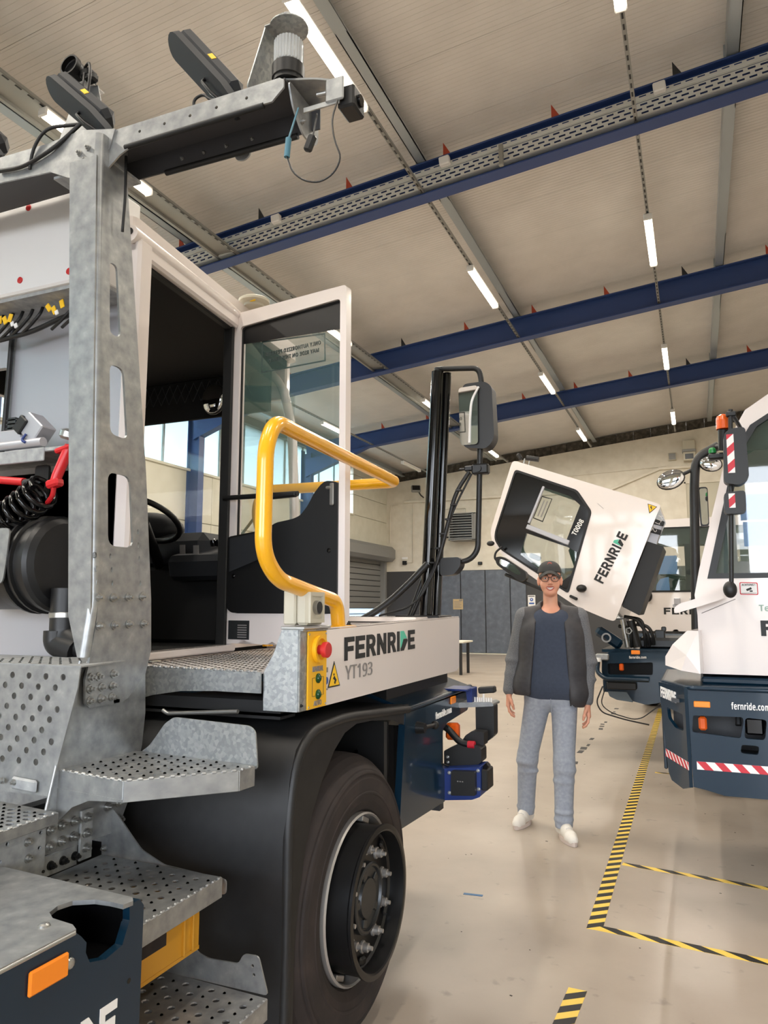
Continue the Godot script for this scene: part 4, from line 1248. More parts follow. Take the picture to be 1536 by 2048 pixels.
	# loose cable loop
	var lp := []
	var raw := [Vector3(-0.900, 3.03, -1.79), Vector3(-0.905, 2.95, -1.76), Vector3(-0.890, 2.875, -1.75), Vector3(-0.866, 2.815, -1.75), Vector3(-0.890, 2.772, -1.75), Vector3(-0.935, 2.756, -1.75), Vector3(-0.985, 2.772, -1.75), Vector3(-1.028, 2.812, -1.75), Vector3(-1.045, 2.868, -1.75)]
	lp = rounded(raw, 0.05, 4)
	obj("cable_loop", g().tube(lp, 0.0028, 6), M.cable, T1)
	obj("blue_plug", g().cyl(Vector3(-1.045, 2.862, -1.75), Vector3(-1.040, 2.92, -1.75), 0.009, -1, 8).cyl(Vector3(-1.040, 2.92, -1.75), Vector3(-1.038, 3.05, -1.80), 0.003, -1, 6), M.teal_plug, T1)
	obj("black_plug", g().cyl(Vector3(-0.985, 3.03, -1.82), Vector3(-0.975, 2.93, -1.78), 0.003, -1, 6).box(Vector3(-0.982, 2.905, -1.775), Vector3(0.025, 0.05, 0.02), 0.005, Basis(Vector3.BACK, -0.4)), M.cable, T1)
	# camera on its folded brackets, left of the post
	var ca := Node3D.new()
	ca.name = "mast_camera"
	T1.add_child(ca, true)
	ca.global_position = Vector3(-1.95, 3.3, -1.85)
	obj("bracket", g().plate(v2([[-2.18, 3.14], [-1.93, 3.14], [-2.03, 3.42], [-2.06, 3.42]]), plane_z(-1.90), 0.005), M.zinc, ca)
	obj("bracket", g().plate(v2([[-1.98, 3.13], [-1.82, 3.13], [-1.90, 3.42], [-1.95, 3.43]]), plane_z(-1.86), 0.005), M.zinc, ca)
	obj("shelf", g().box(Vector3(-1.97, 3.432, -1.87), Vector3(0.10, 0.006, 0.08), 0.002), M.white_plain, ca)
	obj("camera_body", g().cyl(Vector3(-1.99, 3.475, -1.90), Vector3(-1.985, 3.485, -1.82), 0.036, -1, 20), M.black, ca)
	obj("camera_visor", g().lathe([[.036, 0], [.040, .004], [.040, .024], [.034, .024]], Vector3(-1.985, 3.485, -1.822), Vector3(0, 0.1, 1), 20), M.black, ca)
	obj("plug_block", g().box(Vector3(-1.93, 3.455, -1.84), Vector3(0.05, 0.04, 0.05), 0.01).box(Vector3(-1.905, 3.43, -1.83), Vector3(0.045, 0.03, 0.035), 0.008), M.black, ca)
	obj("camera_cable", g().tube(rounded([Vector3(-1.93, 3.47, -1.82), Vector3(-1.89, 3.47, -1.80), Vector3(-1.87, 3.42, -1.79), Vector3(-1.88, 3.30, -1.79), Vector3(-1.885, 3.22, -1.79)], 0.04), 0.005, 6).tube(rounded([Vector3(-1.92, 3.44, -1.81), Vector3(-1.90, 3.40, -1.79), Vector3(-1.905, 3.25, -1.79)], 0.03), 0.004, 6), M.cable, ca)
	obj("loose_cable", g().tube(rounded([Vector3(-1.88, 3.20, -1.76), Vector3(-2.0, 3.20, -1.73), Vector3(-2.06, 3.14, -1.735), Vector3(-2.075, 3.07, -1.74)], 0.08), 0.006, 6).tube(rounded([Vector3(-1.86, 3.19, -1.75), Vector3(-1.95, 3.12, -1.735), Vector3(-2.1, 3.08, -1.735), Vector3(-2.22, 3.095, -1.735)], 0.08), 0.007, 6), M.cable, ca)
	obj("cable_arch", g().tube(rounded([Vector3(-1.42, 3.13, -1.80), Vector3(-1.43, 3.19, -1.80), Vector3(-1.39, 3.20, -1.80), Vector3(-1.36, 3.165, -1.80), Vector3(-1.30, 3.17, -1.81)], 0.03), 0.005, 6), M.cable, b)

func radar(a: Vector3, tip: Vector3) -> void:
	# flat slab with rounded ends, leaning out from the boom
	var r := Node3D.new()
	r.name = "radar_antenna"
	T1.add_child(r, true)
	r.global_position = a
	var d := (tip - a).normalized()
	var ln := a.distance_to(tip)
	var w := Vector3(0.15, 0.0, 1).normalized()
	w = (w - d * w.dot(d)).normalized()
	var nn := d.cross(w).normalized()
	w = (w * 0.82 + nn * 0.57).normalized()
	nn = d.cross(w).normalized()
	var t := Transform3D(Basis(d, w, nn), a)
	var out := PackedVector2Array()
	for k in 9:
		var q := -PI * 0.5 + PI * k / 8.0
		out.append(Vector2(ln - 0.045 + cos(q) * 0.045, sin(q) * 0.045))
	out.append(Vector2(0.10, 0.045)); out.append(Vector2(0.02, 0.03)); out.append(Vector2(0.0, 0.022)); out.append(Vector2(0.0, -0.022)); out.append(Vector2(0.02, -0.03)); out.append(Vector2(0.10, -0.045))
	t.origin = a - nn * 0.012
	obj("cover", g().plate(out, t, 0.024, [], true), M.dash, r)
	# bulged back
	var bk := g()
	var mid := a + d * (ln * 0.62)
	mid = a + d * (ln * 0.58)
	bk.box(mid + nn * 0.040, Vector3(ln * 0.80, 0.084, 0.070), 0.022, Basis(d, w, nn))
	obj("back_bulge", bk, M.dash, r)
	obj("type_sticker", g().box(mid + w * 0.0425 + nn * 0.04 - d * 0.01, Vector3(0.026, 0.002, 0.018), 0.0, Basis(d, w, nn)), M.sign_yellow, r, "small yellow sticker")
	obj("foot", g().box(a + Vector3(0, 0.002, 0), Vector3(0.05, 0.012, 0.06), 0.004), M.black, r)
	obj("lead", g().tube([a + d * ln * 0.46 - nn * 0.010, a + d * ln * 0.44 - nn * 0.026, a + d * ln * 0.30 - nn * 0.030, a + d * ln * 0.10 - nn * 0.02, a - nn * 0.01], 0.006, 6), M.cable, r)

func t1_platform() -> void:
	var dk := Node3D.new()
	dk.name = "platform"
	T1.add_child(dk, true)
	dk.global_position = Vector3(-1.7, 1.3, -2.7)
	obj("deck_plate", g().plate(v2([[-1.98, -2.205], [-1.335, -2.135], [-1.335, -2.16], [-1.27, -2.16], [-1.27, -3.85], [-2.16, -3.85], [-2.16, -3.72], [-2.06, -3.0], [-1.97, -2.3]]), plane_y(1.335), 0.005), M.deck_alu, dk)
	var bp := g()
	for i in range(-8, 28):
		for j in range(-8, 34):
			var q := Vector2((i - 10) * 0.038, (j - 13) * 0.038).rotated(0.62)
			var x := -1.66 + q.x
			var z := -2.62 + q.y
			if z > -2.17 or z < -3.38: continue
			if x > -1.30 or (x < -1.96 - (-z - 2.2) * 0.1): continue
			bp.put(rivet_mesh, Transform3D(Basis(Vector3(.0062, 0, 0), Vector3(0, 0, .0062), Vector3(0, .004, 0)), Vector3(x, 1.340, z)))
	obj("raised_stud", bp, M.stud_alu, dk).set_meta("kind", "stuff")
	# rear fascia with an arched lower edge and toothed top
	var fb := Transform3D(Basis(Vector3(0.645, 0, 0.07).normalized(), Vector3.UP, Vector3(-0.07, 0, 0.645).normalized()), Vector3(-1.98, 0, -2.205))
	obj("fascia", g().plate(v2([[0.0, 1.34], [0.0, 1.215], [0.06, 1.215], [0.16, 1.24], [0.30, 1.262], [0.46, 1.27], [0.649, 1.272], [0.649, 1.34]]), fb, 0.006), M.spangle, dk)
	var teeth := g()
	for k in 22:
		var p := fb * Vector3(0.015 + k * 0.029, 1.341, 0.003)
		teeth.box(p, Vector3(0.017, 0.009, 0.010), 0.003, fb.basis)
	obj("toothed_edge", teeth, M.zinc, dk).set_meta("kind", "stuff")
	obj("grab_rod", g().tube(rounded([Vector3(-1.72, 1.20, -2.12), Vector3(-1.70, 1.19, -2.12), Vector3(-1.40, 1.215, -2.10)], 0.02), 0.007, 8), M.steel, dk)
	obj("under_frame", g().lohi(Vector3(-1.96, 1.18, -2.2), Vector3(-1.3, 1.24, -2.3)).lohi(Vector3(-1.95, 1.19, -2.2), Vector3(-1.30, 1.20, -3.8)), M.black_matte, dk)
	# white side fascia over the wheel
	var fp := Node3D.new()
	fp.name = "side_fascia"
	T1.add_child(fp, true)
	fp.global_position = Vector3(-1.23, 1.35, -3.1)
	obj("panel", g().plate(rounded2([[-2.19, 1.472], [-2.19, 1.216], [-3.86, 1.218], [-3.90, 1.235], [-3.915, 1.50]], 0.012, 3), plane_x(-1.250), 0.050), M.white, fp)
	obj("top_cap", g().plate(v2([[-1.25, -2.33], [-1.202, -2.33], [-1.202, -3.91], [-1.45, -3.91], [-1.45, -3.86], [-1.25, -3.86]]), Transform3D(Basis(Vector3(1, 0, 0), Vector3(0, -0.0155, 1).normalized(), Vector3(0, 1, 0.0155).normalized()), Vector3(0, 1.4405, 0)), 0.004), M.white, fp)
	obj("front_wall", g().lohi(Vector3(-3.6, 1.215, -3.90), Vector3(-1.22, 1.50, -3.88), 0.006), M.white, fp)
	obj("nose_cover", g().lohi(Vector3(-2.16, 1.336, -3.42), Vector3(-1.262, 1.505, -3.86), 0.02), M.white, fp)
	obj("cover_seam", g().lohi(Vector3(-2.16, 1.478, -3.414), Vector3(-1.262, 1.483, -3.419)), M.black, fp)
	fernride(Vector3(-1.1995, 1.358, -2.478), Vector3(0, 0.012, -1), Vector3.UP, 0.735, 0.085, M.print_black, M.teal, fp)
	lettering("YT193", Vector3(-1.1995, 1.288, -2.487), Vector3(0, 0, -1), Vector3.UP, 0.243, 0.052, M.print_grey, fp, "lettering", false)
	warning_triangle(fp, Vector3(-1.1998, 1.315, -2.395), Vector3(0, 0, -1), Vector3.UP, 0.096)
	obj("blue_sticker", g().cyl(Vector3(-1.2, 1.30, -2.338), Vector3(-1.1985, 1.30, -2.338), 0.013, -1, 16), M.sign_blue, fp)
	obj("sticker_strip", g().lohi(Vector3(-1.2, 1.328, -2.328), Vector3(-1.1988, 1.345, -2.348)).lohi(Vector3(-1.2, 1.268, -2.328), Vector3(-1.1988, 1.273, -2.348)), M.print_grey, fp)
	# galvanised end bracket with the yellow mode switch plate
	var br := Node3D.new()
	br.name = "switch_bracket"
	T1.add_child(br, true)
	br.global_position = Vector3(-1.25, 1.35, -2.17)
	obj("rear_face", g().plate(v2([[-1.336, 1.336], [-1.333, 1.216], [-1.206, 1.216], [-1.206, 1.478], [-1.268, 1.478], [-1.298, 1.400]]), plane_z(-2.152), 0.006), M.spangle, br)
	obj("side_face", g().lohi(Vector3(-1.207, 1.216, -2.146), Vector3(-1.199, 1.478, -2.335), 0.003), M.spangle, br)
	obj("top_flap", g().lohi(Vector3(-1.270, 1.474, -2.15), Vector3(-1.190, 1.480, -2.33), 0.002), M.spangle, br)
	bolts(br, [[-2.158, 1.236]], Transform3D(Basis(Vector3(0, 0, 1), Vector3(0, 1, 0), Vector3(1, 0, 0)), Vector3(-1.2, 0, 0)), 0.006, M.black)
	var yp := Node3D.new()
	yp.name = "mode_switch"
	T1.add_child(yp, true)
	yp.global_position = Vector3(-1.197, 1.35, -2.26)
	obj("plate", g().lohi(Vector3(-1.199, 1.218, -2.192), Vector3(-1.193, 1.472, -2.326), 0.002), M.yellow_plate, yp, "yellow plate with switches")
	obj("collar", g().lathe([[.046, 0], [.046, .014], [.036, .014], [.036, .003], [0, .003]], Vector3(-1.193, 1.412, -2.262), Vector3.RIGHT, 28), M.yellow_plate, yp)
	obj("stop_button", g().lathe([[.016, 0], [.016, .018], [.026, .020], [.027, .034], [.024, .038], [0, .039]], Vector3(-1.191, 1.410, -2.262), Vector3.RIGHT, 24), M.button_red, yp, "red stop button")
	lettering("MANUAL", Vector3(-1.1935, 1.338, -2.222), Vector3(0, 0, -1), Vector3.UP, 0.076, 0.018, M.print_grey, yp, "lettering", false)
	lettering("AUTO", Vector3(-1.1935, 1.226, -2.232), Vector3(0, 0, -1), Vector3.UP, 0.054, 0.017, M.print_grey, yp, "lettering", false)
	for y in [1.315, 1.262]:
		obj("green_lamp", g().lathe([[.0165, 0], [.0165, .004], [.012, .005], [.010, .009], [0, .010]], Vector3(-1.193, y, -2.262), Vector3.RIGHT, 18), M.green_lens, yp)
	obj("arrow_line", g().tube([Vector3(-1.1928, 1.318, -2.240), Vector3(-1.1928, 1.318, -2.222), Vector3(-1.1928, 1.258, -2.222), Vector3(-1.1928, 1.258, -2.240)], 0.0012, 4).tube([Vector3(-1.1928, 1.318, -2.284), Vector3(-1.1928, 1.318, -2.302), Vector3(-1.1928, 1.258, -2.302), Vector3(-1.1928, 1.258, -2.284)], 0.0012, 4), M.print_black, yp)
	for q in [[1.226, -2.199], [1.226, -2.319], [1.463, -2.199], [1.463, -2.319]]:
		inst("screw", rivet_mesh, M.steel, yp, Transform3D(Basis(Vector3(0, 0, .004), Vector3(0, .004, 0), Vector3(.004, 0, 0)), Vector3(-1.193, q[0], q[1])))
	# grey push button box on top
	var jb := Node3D.new()
	jb.name = "button_box"
	T1.add_child(jb, true)
	jb.global_position = Vector3(-1.24, 1.55, -2.25)
	obj("foot_plate", g().lohi(Vector3(-1.275, 1.480, -2.15), Vector3(-1.185, 1.490, -2.34), 0.002), M.steel, jb)
	obj("rear_housing", g().lohi(Vector3(-1.300, 1.492, -2.205), Vector3(-1.252, 1.612, -2.325), 0.006), M.beige_box, jb)
	obj("front_housing", g().lohi(Vector3(-1.251, 1.492, -2.205), Vector3(-1.205, 1.612, -2.325), 0.010), M.beige_box, jb)
	obj("face_frame", g().plate(v2([[-2.214, 1.500], [-2.316, 1.500], [-2.316, 1.604], [-2.214, 1.604]]), plane_x(-1.206), 0.008, [v2([[-2.226, 1.514], [-2.304, 1.514], [-2.304, 1.590], [-2.226, 1.590]])]), M.beige_box, jb)
	obj("button_ring", g().lathe([[.0, 0], [.024, 0], [.024, .014], [.020, .015]], Vector3(-1.206, 1.552, -2.265), Vector3.RIGHT, 22), M.steel, jb)
	obj("push_button", g().lathe([[.020, 0], [.020, .016], [0, .017]], Vector3(-1.206, 1.552, -2.265), Vector3.RIGHT, 22), M.black, jb)
	# yellow hand rail
	var rail := [Vector3(-1.232, 1.478, -2.495), Vector3(-1.232, 1.575, -2.478), Vector3(-1.232, 1.60, -2.30), Vector3(-1.232, 1.640, -2.05), Vector3(-1.232, 1.72, -1.962), Vector3(-1.232, 2.06, -1.967), Vector3(-1.232, 2.15, -2.02), Vector3(-1.30, 2.148, -3.22), Vector3(-1.325, 2.148, -3.25), Vector3(-2.05, 2.155, -3.25), Vector3(-2.09, 2.05, -3.25), Vector3(-2.03, 1.85, -3.25), Vector3(-2.0, 1.36, -3.25)]
	var rp := []
	rp = rounded(rail, 0.09, 7)
	var hr := obj("hand_rail", g().tube(rp, 0.0265, 16), M.yellow, T1, "yellow tubular hand rail")
	obj("foot_flange", g().lohi(Vector3(-1.25, 1.472, -2.45), Vector3(-1.205, 1.486, -2.60), 0.004), M.yellow, hr)
	bolts(hr, [[-1.228, -2.575]], Transform3D(Basis(Vector3(1, 0, 0), Vector3(0, 0, 1), Vector3(0, 1, 0)), Vector3(0, 1.486, 0)), 0.010, M.black)

func t1_cab() -> void:
	var L := Vector3(-1.975, 0, -2.150)
	var Hn := Vector3(-2.065, 0, -3.000)
	var F := Vector3(-1.395, 0, -2.905)
	var d := (Hn - L).normalized()
	var s := Vector3.UP.cross(d).normalized()   # points to the left, into the cab
	var ybase := 1.36
	var c := Node3D.new()
	c.name = "cab"
	T1.add_child(c, true)
	c.global_position = Vector3(-2.8, 1.3, -2.9)
	var bs := Basis(d, Vector3.UP, d.cross(Vector3.UP))
	var wid := L.distance_to(Hn)
	# doorway frame
	obj("door_post", g().box(L + d * 0.045 + Vector3(0, (ybase + 3.0) * 0.5, 0), Vector3(0.09, 3.0 - ybase, 0.07), 0.012, bs), M.white, c)
	obj("door_header", g().cyl(L - d * 0.02 + Vector3(0, 3.005, 0), Hn + d * 0.02 + Vector3(0, 3.005, 0), 0.034, -1, 14).box((L + Hn) * 0.5 + Vector3(0, 2.965, 0), Vector3(wid, 0.06, 0.05), 0.01, bs), M.white, c)
	obj("header_socket", g().cyl(L - d * 0.024 + Vector3(0, 3.012, 0), L - d * 0.019 + Vector3(0, 3.012, 0), 0.014, -1, 14), M.black, c)
	obj("hinge_post", g().box(Hn + Vector3(-0.02, (ybase + 3.03) * 0.5, -0.02), Vector3(0.06, 3.03 - ybase, 0.06), 0.012, bs), M.white, c)
	obj("sill", g().box((L + Hn) * 0.5 + Vector3(0, ybase + 0.004, 0), Vector3(wid, 0.03, 0.08), 0.006, bs), M.white, c)
	obj("door_seal", g().box(L + d * 0.098 + s * 0.01 + Vector3(0, 2.16, 0), Vector3(0.012, 1.58, 0.03), 0.004, bs).box((L + Hn) * 0.5 + s * 0.02 + Vector3(0, 2.93, 0), Vector3(wid - 0.1, 0.016, 0.03), 0.004, bs).box(Hn - d * 0.035 + s * 0.02 + Vector3(0, 2.16, 0), Vector3(0.022, 1.58, 0.05), 0.004, bs), M.rubber, c)
	# perforated inner strip beside the door post
	var sh := []
	for k in 26:
		sh.append(v2([[0.012, 1.95 + k * 0.038], [0.040, 1.944 + k * 0.038], [0.040, 1.950 + k * 0.038], [0.012, 1.956 + k * 0.038]]))
	var stt := Transform3D(Basis(d, Vector3.UP, d.cross(Vector3.UP)), L + d * 0.100 + s * 0.08)
	obj("slotted_strip", g().plate(v2([[0, 1.90], [0.052, 1.90], [0.052, 2.94], [0, 2.94]]), stt, 0.004, sh), M.zinc_dull, c)
	obj("strip_box", g().plate(rounded2([[0, 1.86], [0.04, 1.90], [0.085, 1.96], [0.085, 2.14], [0.06, 2.17], [0, 2.17]], 0.012, 3), Transform3D(stt.basis, stt.origin + s * 0.02), 0.004), M.zinc_dull, c)
	# shell
	obj("roof", g().plate(rounded2([[-1.97, -2.14], [-2.06, -3.0], [-2.12, -3.72], [-3.62, -3.72], [-3.62, -2.14]], 0.05, 4), plane_y(3.0), 0.09), M.white, c)
	obj("roof_lining", g().plate(v2([[-2.03, -2.2], [-2.11, -3.0], [-2.16, -3.66], [-3.58, -3.66], [-3.58, -2.2]]), plane_y(2.955), 0.04), M.interior, c)
	obj("rear_wall", g().plate(v2([[-3.6, 1.36], [-2.05, 1.36], [-2.05, 2.99], [-3.6, 2.99]]), plane_z(-2.245), 0.03, [rounded2([[-3.45, 2.33], [-2.68, 2.33], [-2.68, 2.58], [-3.45, 2.60]], 0.03, 3)]), M.alu, c)
	obj("rear_lining", g().plate(v2([[-3.58, 1.37], [-2.06, 1.37], [-2.06, 2.96], [-3.58, 2.96]]), plane_z(-2.275), 0.012, [v2([[-3.47, 2.31], [-2.66, 2.31], [-2.66, 2.60], [-3.47, 2.62]])]), M.interior, c)
	obj("left_wall", g().lohi(Vector3(-3.62, 1.36, -2.2), Vector3(-3.58, 2.0, -3.7)).lohi(Vector3(-3.62, 2.75, -2.2), Vector3(-3.58, 3.0, -3.7)).lohi(Vector3(-3.62, 2.0, -2.2), Vector3(-3.58, 2.75, -2.4)).lohi(Vector3(-3.62, 2.0, -3.55), Vector3(-3.58, 2.75, -3.7)), M.white, c)
	obj("left_lining", g().lohi(Vector3(-3.58, 1.36, -2.25), Vector3(-3.56, 2.0, -3.65)), M.interior, c)
	obj("left_lining", g().lohi(Vector3(-3.58, 2.75, -2.25), Vector3(-3.56, 2.96, -3.65)), M.interior, c)
	obj("left_pane", g().lohi(Vector3(-3.605, 2.0, -2.4), Vector3(-3.60, 2.75, -3.55)), M.cab_glass, c)
	obj("cab_floor", g().plate(v2([[-2.0, -2.2], [-2.08, -3.0], [-2.14, -3.68], [-3.6, -3.68], [-3.6, -2.2]]), plane_y(1.34), 0.02), M.interior, c)
	# front: lower panel, pillars, windscreen
	obj("front_panel", g().lohi(Vector3(-3.62, 1.36, -3.74), Vector3(-2.13, 1.92, -3.70), 0.01), M.white, c)
	obj("front_lining", g().lohi(Vector3(-3.6, 1.36, -3.69), Vector3(-2.15, 1.92, -3.67)), M.interior, c)
	obj("front_header", g().lohi(Vector3(-3.62, 2.78, -3.74), Vector3(-2.18, 3.05, -3.69), 0.01), M.white, c)
	obj("sun_visor", g().lohi(Vector3(-3.6, 2.70, -3.66), Vector3(-2.26, 2.95, -3.64), 0.004), M.interior, c)
	obj("front_pillar", g().tube(rounded([Vector3(-2.10, 1.36, -3.70), Vector3(-2.115, 2.1, -3.70), Vector3(-2.14, 2.60, -3.70), Vector3(-2.22, 2.90, -3.70), Vector3(-2.4, 3.02, -3.70)], 0.25, 6), 0.028, 12), M.white, c)
	obj("front_pillar", g().tube(rounded([Vector3(-3.6, 1.36, -3.70), Vector3(-3.58, 2.6, -3.70), Vector3(-3.45, 3.0, -3.70)], 0.2, 6), 0.028, 12), M.white, c)
	obj("windscreen", g().lohi(Vector3(-3.58, 1.90, -3.712), Vector3(-2.13, 2.80, -3.706)), M.cab_glass, c)
	obj("wiper", g().tube([Vector3(-2.55, 1.93, -3.74), Vector3(-2.36, 2.15, -3.75), Vector3(-2.33, 2.62, -3.745)], 0.009, 6).box(Vector3(-2.33, 2.40, -3.735), Vector3(0.016, 0.55, 0.02), 0.004), M.black, c)
	obj("quarter_panel", g().plate(v2([[-3.03, 1.36], [-3.70, 1.36], [-3.70, 1.90], [-3.03, 1.90]]), Transform3D(Basis(Vector3(0.075, 0, 1).normalized(), Vector3.UP, Vector3(1, 0, -0.075).normalized()), Vector3(-1.845, 0, 0)), 0.012), M.white, c)
	obj("quarter_pane", g().plate(v2([[-3.03, 1.90], [-3.68, 1.90], [-3.68, 2.78], [-3.03, 2.96]]), Transform3D(Basis(Vector3(0.075, 0, 1).normalized(), Vector3.UP, Vector3(1, 0, -0.075).normalized()), Vector3(-1.845, 0, 0)), 0.005), M.cab_glass, c)
	# inside: dashboard, column, wheel, console
	obj("dashboard", g().box(Vector3(-2.95, 1.86, -3.50), Vector3(0.95, 0.22, 0.30), 0.05), M.dash, c)
	obj("instrument_hood", g().ball(Vector3(-2.98, 2.0, -3.46), Vector3(0.26, 0.11, 0.14), 18, 10), M.dash, c)
	obj("side_console", g().box(Vector3(-2.45, 1.80, -3.42), Vector3(0.42, 0.14, 0.34), 0.03, Basis(Vector3.RIGHT, 0.25)), M.dash, c)
	obj("console_base", g().lohi(Vector3(-3.5, 1.36, -3.64), Vector3(-2.2, 1.78, -3.34), 0.02), M.interior, c)
	for q in [[-2.56, 1.885, -3.28], [-2.47, 1.88, -3.28]]:
		obj("console_label", g().box(Vector3(q[0], q[1] - 0.02, q[2] + 0.012), Vector3(0.035, 0.05, 0.003), 0.0, Basis(Vector3.RIGHT, 0.1)), M.print_grey, c)
	for k in 5:
		obj("switch_knob", g().lathe([[.018, 0], [.018, .02], [.013, .035], [0, .036]], Vector3(-2.40 + k * 0.035, 1.885, -3.33), Vector3(0, 1, 0.4), 10), M.black_gloss, c)
	var sw := []
	for k in 28:
		var t := TAU * k / 28.0
		sw.append(Vector3(-2.72, 2.02, -3.12) + Basis(Vector3.RIGHT, -0.5) * Vector3(cos(t) * 0.21, 0, sin(t) * 0.21))
	obj("steering_wheel", g().tube(sw, 0.016, 8, true).cyl(Vector3(-2.72, 2.0, -3.14), Vector3(-2.80, 1.75, -3.40), 0.03, -1, 10), M.black, c)
	obj("seat", g().box(Vector3(-2.95, 1.72, -2.70), Vector3(0.5, 0.14, 0.5), 0.05).box(Vector3(-2.95, 2.08, -2.44), Vector3(0.48, 0.62, 0.14), 0.05), M.interior, c)
	# overhead net and round inside mirror
	var net := g()
	for k in 14:
		net.tube([Vector3(-2.36 - k * 0.06, 2.80, -3.60), Vector3(-2.42 - k * 0.06, 2.92, -3.60)], 0.0025, 4)
		net.tube([Vector3(-2.42 - k * 0.06, 2.80, -3.60), Vector3(-2.36 - k * 0.06, 2.92, -3.60)], 0.0025, 4)
	obj("storage_net", net, M.dark_steel, c).set_meta("kind", "stuff")
	obj("interior_mirror", g().ball(Vector3(-2.50, 2.74, -3.42), Vector3(0.075, 0.085, 0.03), 18, 12), M.mirror, c)
	obj("mirror_back", g().ball(Vector3(-2.50, 2.74, -3.43), Vector3(0.082, 0.092, 0.03), 18, 12), M.black, c)
	# round antenna on the roof
	obj("roof_antenna", g().lathe([[0, 0], [.05, 0], [.052, .012], [.078, .022], [.080, .034], [.072, .040], [0, .044]], Vector3(-2.03, 3.088, -3.10), Vector3.UP, 28), M.beige_box, c)
	obj("antenna_sticker", g().box(Vector3(-2.005, 3.102, -3.049), Vector3(0.03, 0.012, 0.003), 0.0), M.sign_yellow, c)
	# lower side of the cab below the sill, seen left of the post
	obj("rear_skirt", g().lohi(Vector3(-3.6, 0.95, -2.21), Vector3(-2.0, 1.36, -2.19)), M.white_plain, c)
	# open door
	var dr := Node3D.new()
	dr.name = "door"
	T1.add_child(dr, true)
	dr.global_position = Hn + Vector3(0, 1.38, 0)
	var r := (F - Hn).normalized()
	var dl := Hn.distance_to(F)
	var tn := r.cross(Vector3.UP).normalized()   # towards the rear of the hall
	var t := Transform3D(Basis(r, Vector3.UP, tn), Hn - tn * 0.02)
	var out := rounded2([[0, 1.385], [dl, 1.385], [dl, 3.01], [0, 3.01]], 0.02, 4)
	var hole := rounded2([[0.045, 1.525], [dl - 0.034, 1.525], [dl - 0.034, 2.95], [0.045, 2.935]], 0.02, 4)
	obj("frame", g().plate(out, t, 0.04, [hole]), M.white, dr)
	t.origin = Hn - tn * 0.004
	obj("pane", g().plate(v2([[0.04, 1.88], [dl - 0.03, 1.88], [dl - 0.03, 2.955], [0.04, 2.94]]), t, 0.005), M.door_glass, dr)
	t.origin = Hn + tn * 0.002
	obj("dark_reflection", g().plate(v2([[0.045, 2.85], [dl - 0.034, 2.812], [dl - 0.034, 2.95], [0.045, 2.935]]), t, 0.002), M.black, dr)  # reflection of the dark interior put in as an opaque black band
	obj("pane_seal", g().plate(hole, t, 0.006, [rounded2([[0.055, 1.535], [dl - 0.042, 1.535], [dl - 0.042, 2.942], [0.055, 2.928]], 0.018, 4)]), M.rubber, dr)
	t.origin = Hn + tn * 0.008
	# black inner trim with a swept top
	obj("inner_trim", g().plate(rounded2([[0.01, 1.55], [0.04, 1.528], [dl - 0.034, 1.528], [dl - 0.034, 2.10], [0.585, 2.112], [0.555, 2.10], [0.515, 2.06], [0.48, 2.005], [0.44, 1.965], [0.40, 1.952], [0.30, 1.940], [0.24, 1.912], [0.02, 1.89], [0.006, 1.88]], 0.015, 3), t, 0.022), M.black, dr)
	t.origin = Hn + tn * 0.028
	obj("door_pocket", g().plate(v2([[0.03, 1.88], [0.22, 1.90], [0.28, 1.90], [0.26, 1.82], [0.20, 1.77], [0.03, 1.72]]), t, 0.012), M.dash, dr)
	for q in [[0.05, 1.855], [0.05, 1.70], [0.60, 1.80]]:
		inst("trim_screw", rivet_mesh, M.black_gloss, dr, Transform3D(Basis(r * 0.011, Vector3.UP * 0.011, tn * 0.01), Hn + r * q[0] + Vector3(0, q[1], 0) + tn * 0.03))
	obj("pull_bar", g().cyl(Hn + r * -0.005 + tn * 0.05 + Vector3(0, 2.075, 0), Hn + r * 0.44 + tn * 0.05 + Vector3(0, 2.062, 0), 0.012, -1, 10).box(Hn + r * 0.36 + tn * 0.05 + Vector3(0, 2.06, 0), Vector3(0.15, 0.026, 0.03), 0.008, t.basis), M.black, dr)
	obj("lock_plate", g().box(Hn + r * 0.616 + tn * 0.034 + Vector3(0, 2.048, 0), Vector3(0.022, 0.10, 0.012), 0.004, t.basis), M.steel, dr)
	obj("latch", g().box(Hn + r * 0.600 + tn * 0.036 + Vector3(0, 2.078, 0), Vector3(0.028, 0.014, 0.014), 0.004, t.basis), M.steel, dr)
	obj("type_plate", g().box(Hn + r * 0.083 + tn * 0.0215 + Vector3(0, 1.448, 0), Vector3(0.128, 0.088, 0.002), 0.0, t.basis), M.print_black, dr, "black type plate")
	for k in 6:
		obj("plate_print", g().box(Hn + r * 0.105 + tn * 0.023 + Vector3(0, 1.415 + k * 0.011, 0), Vector3(0.055, 0.005, 0.001), 0.0, t.basis), M.print_grey, dr)
	# sticker read from the other side
	t.origin = Hn - tn * 0.006
	obj("sticker_frame", g().plate(v2([[0.163, 2.684], [0.547, 2.678], [0.543, 2.814], [0.163, 2.846]]), t, 0.0015, [v2([[0.170, 2.691], [0.540, 2.685], [0.536, 2.807], [0.170, 2.838]])]), M.print_black, dr)
	lettering("ONLY AUTHORIZED PERSONS", Hn - tn * 0.004 + r * 0.19 + Vector3(0, 2.762, 0), r, Vector3.UP, 0.33, 0.020, M.print_black, dr, "lettering", true, true)
	lettering("MAY RIDE ON THIS TRUCK", Hn - tn * 0.004 + r * 0.21 + Vector3(0, 2.728, 0), r, Vector3.UP, 0.30, 0.020, M.print_black, dr, "lettering", true, true)

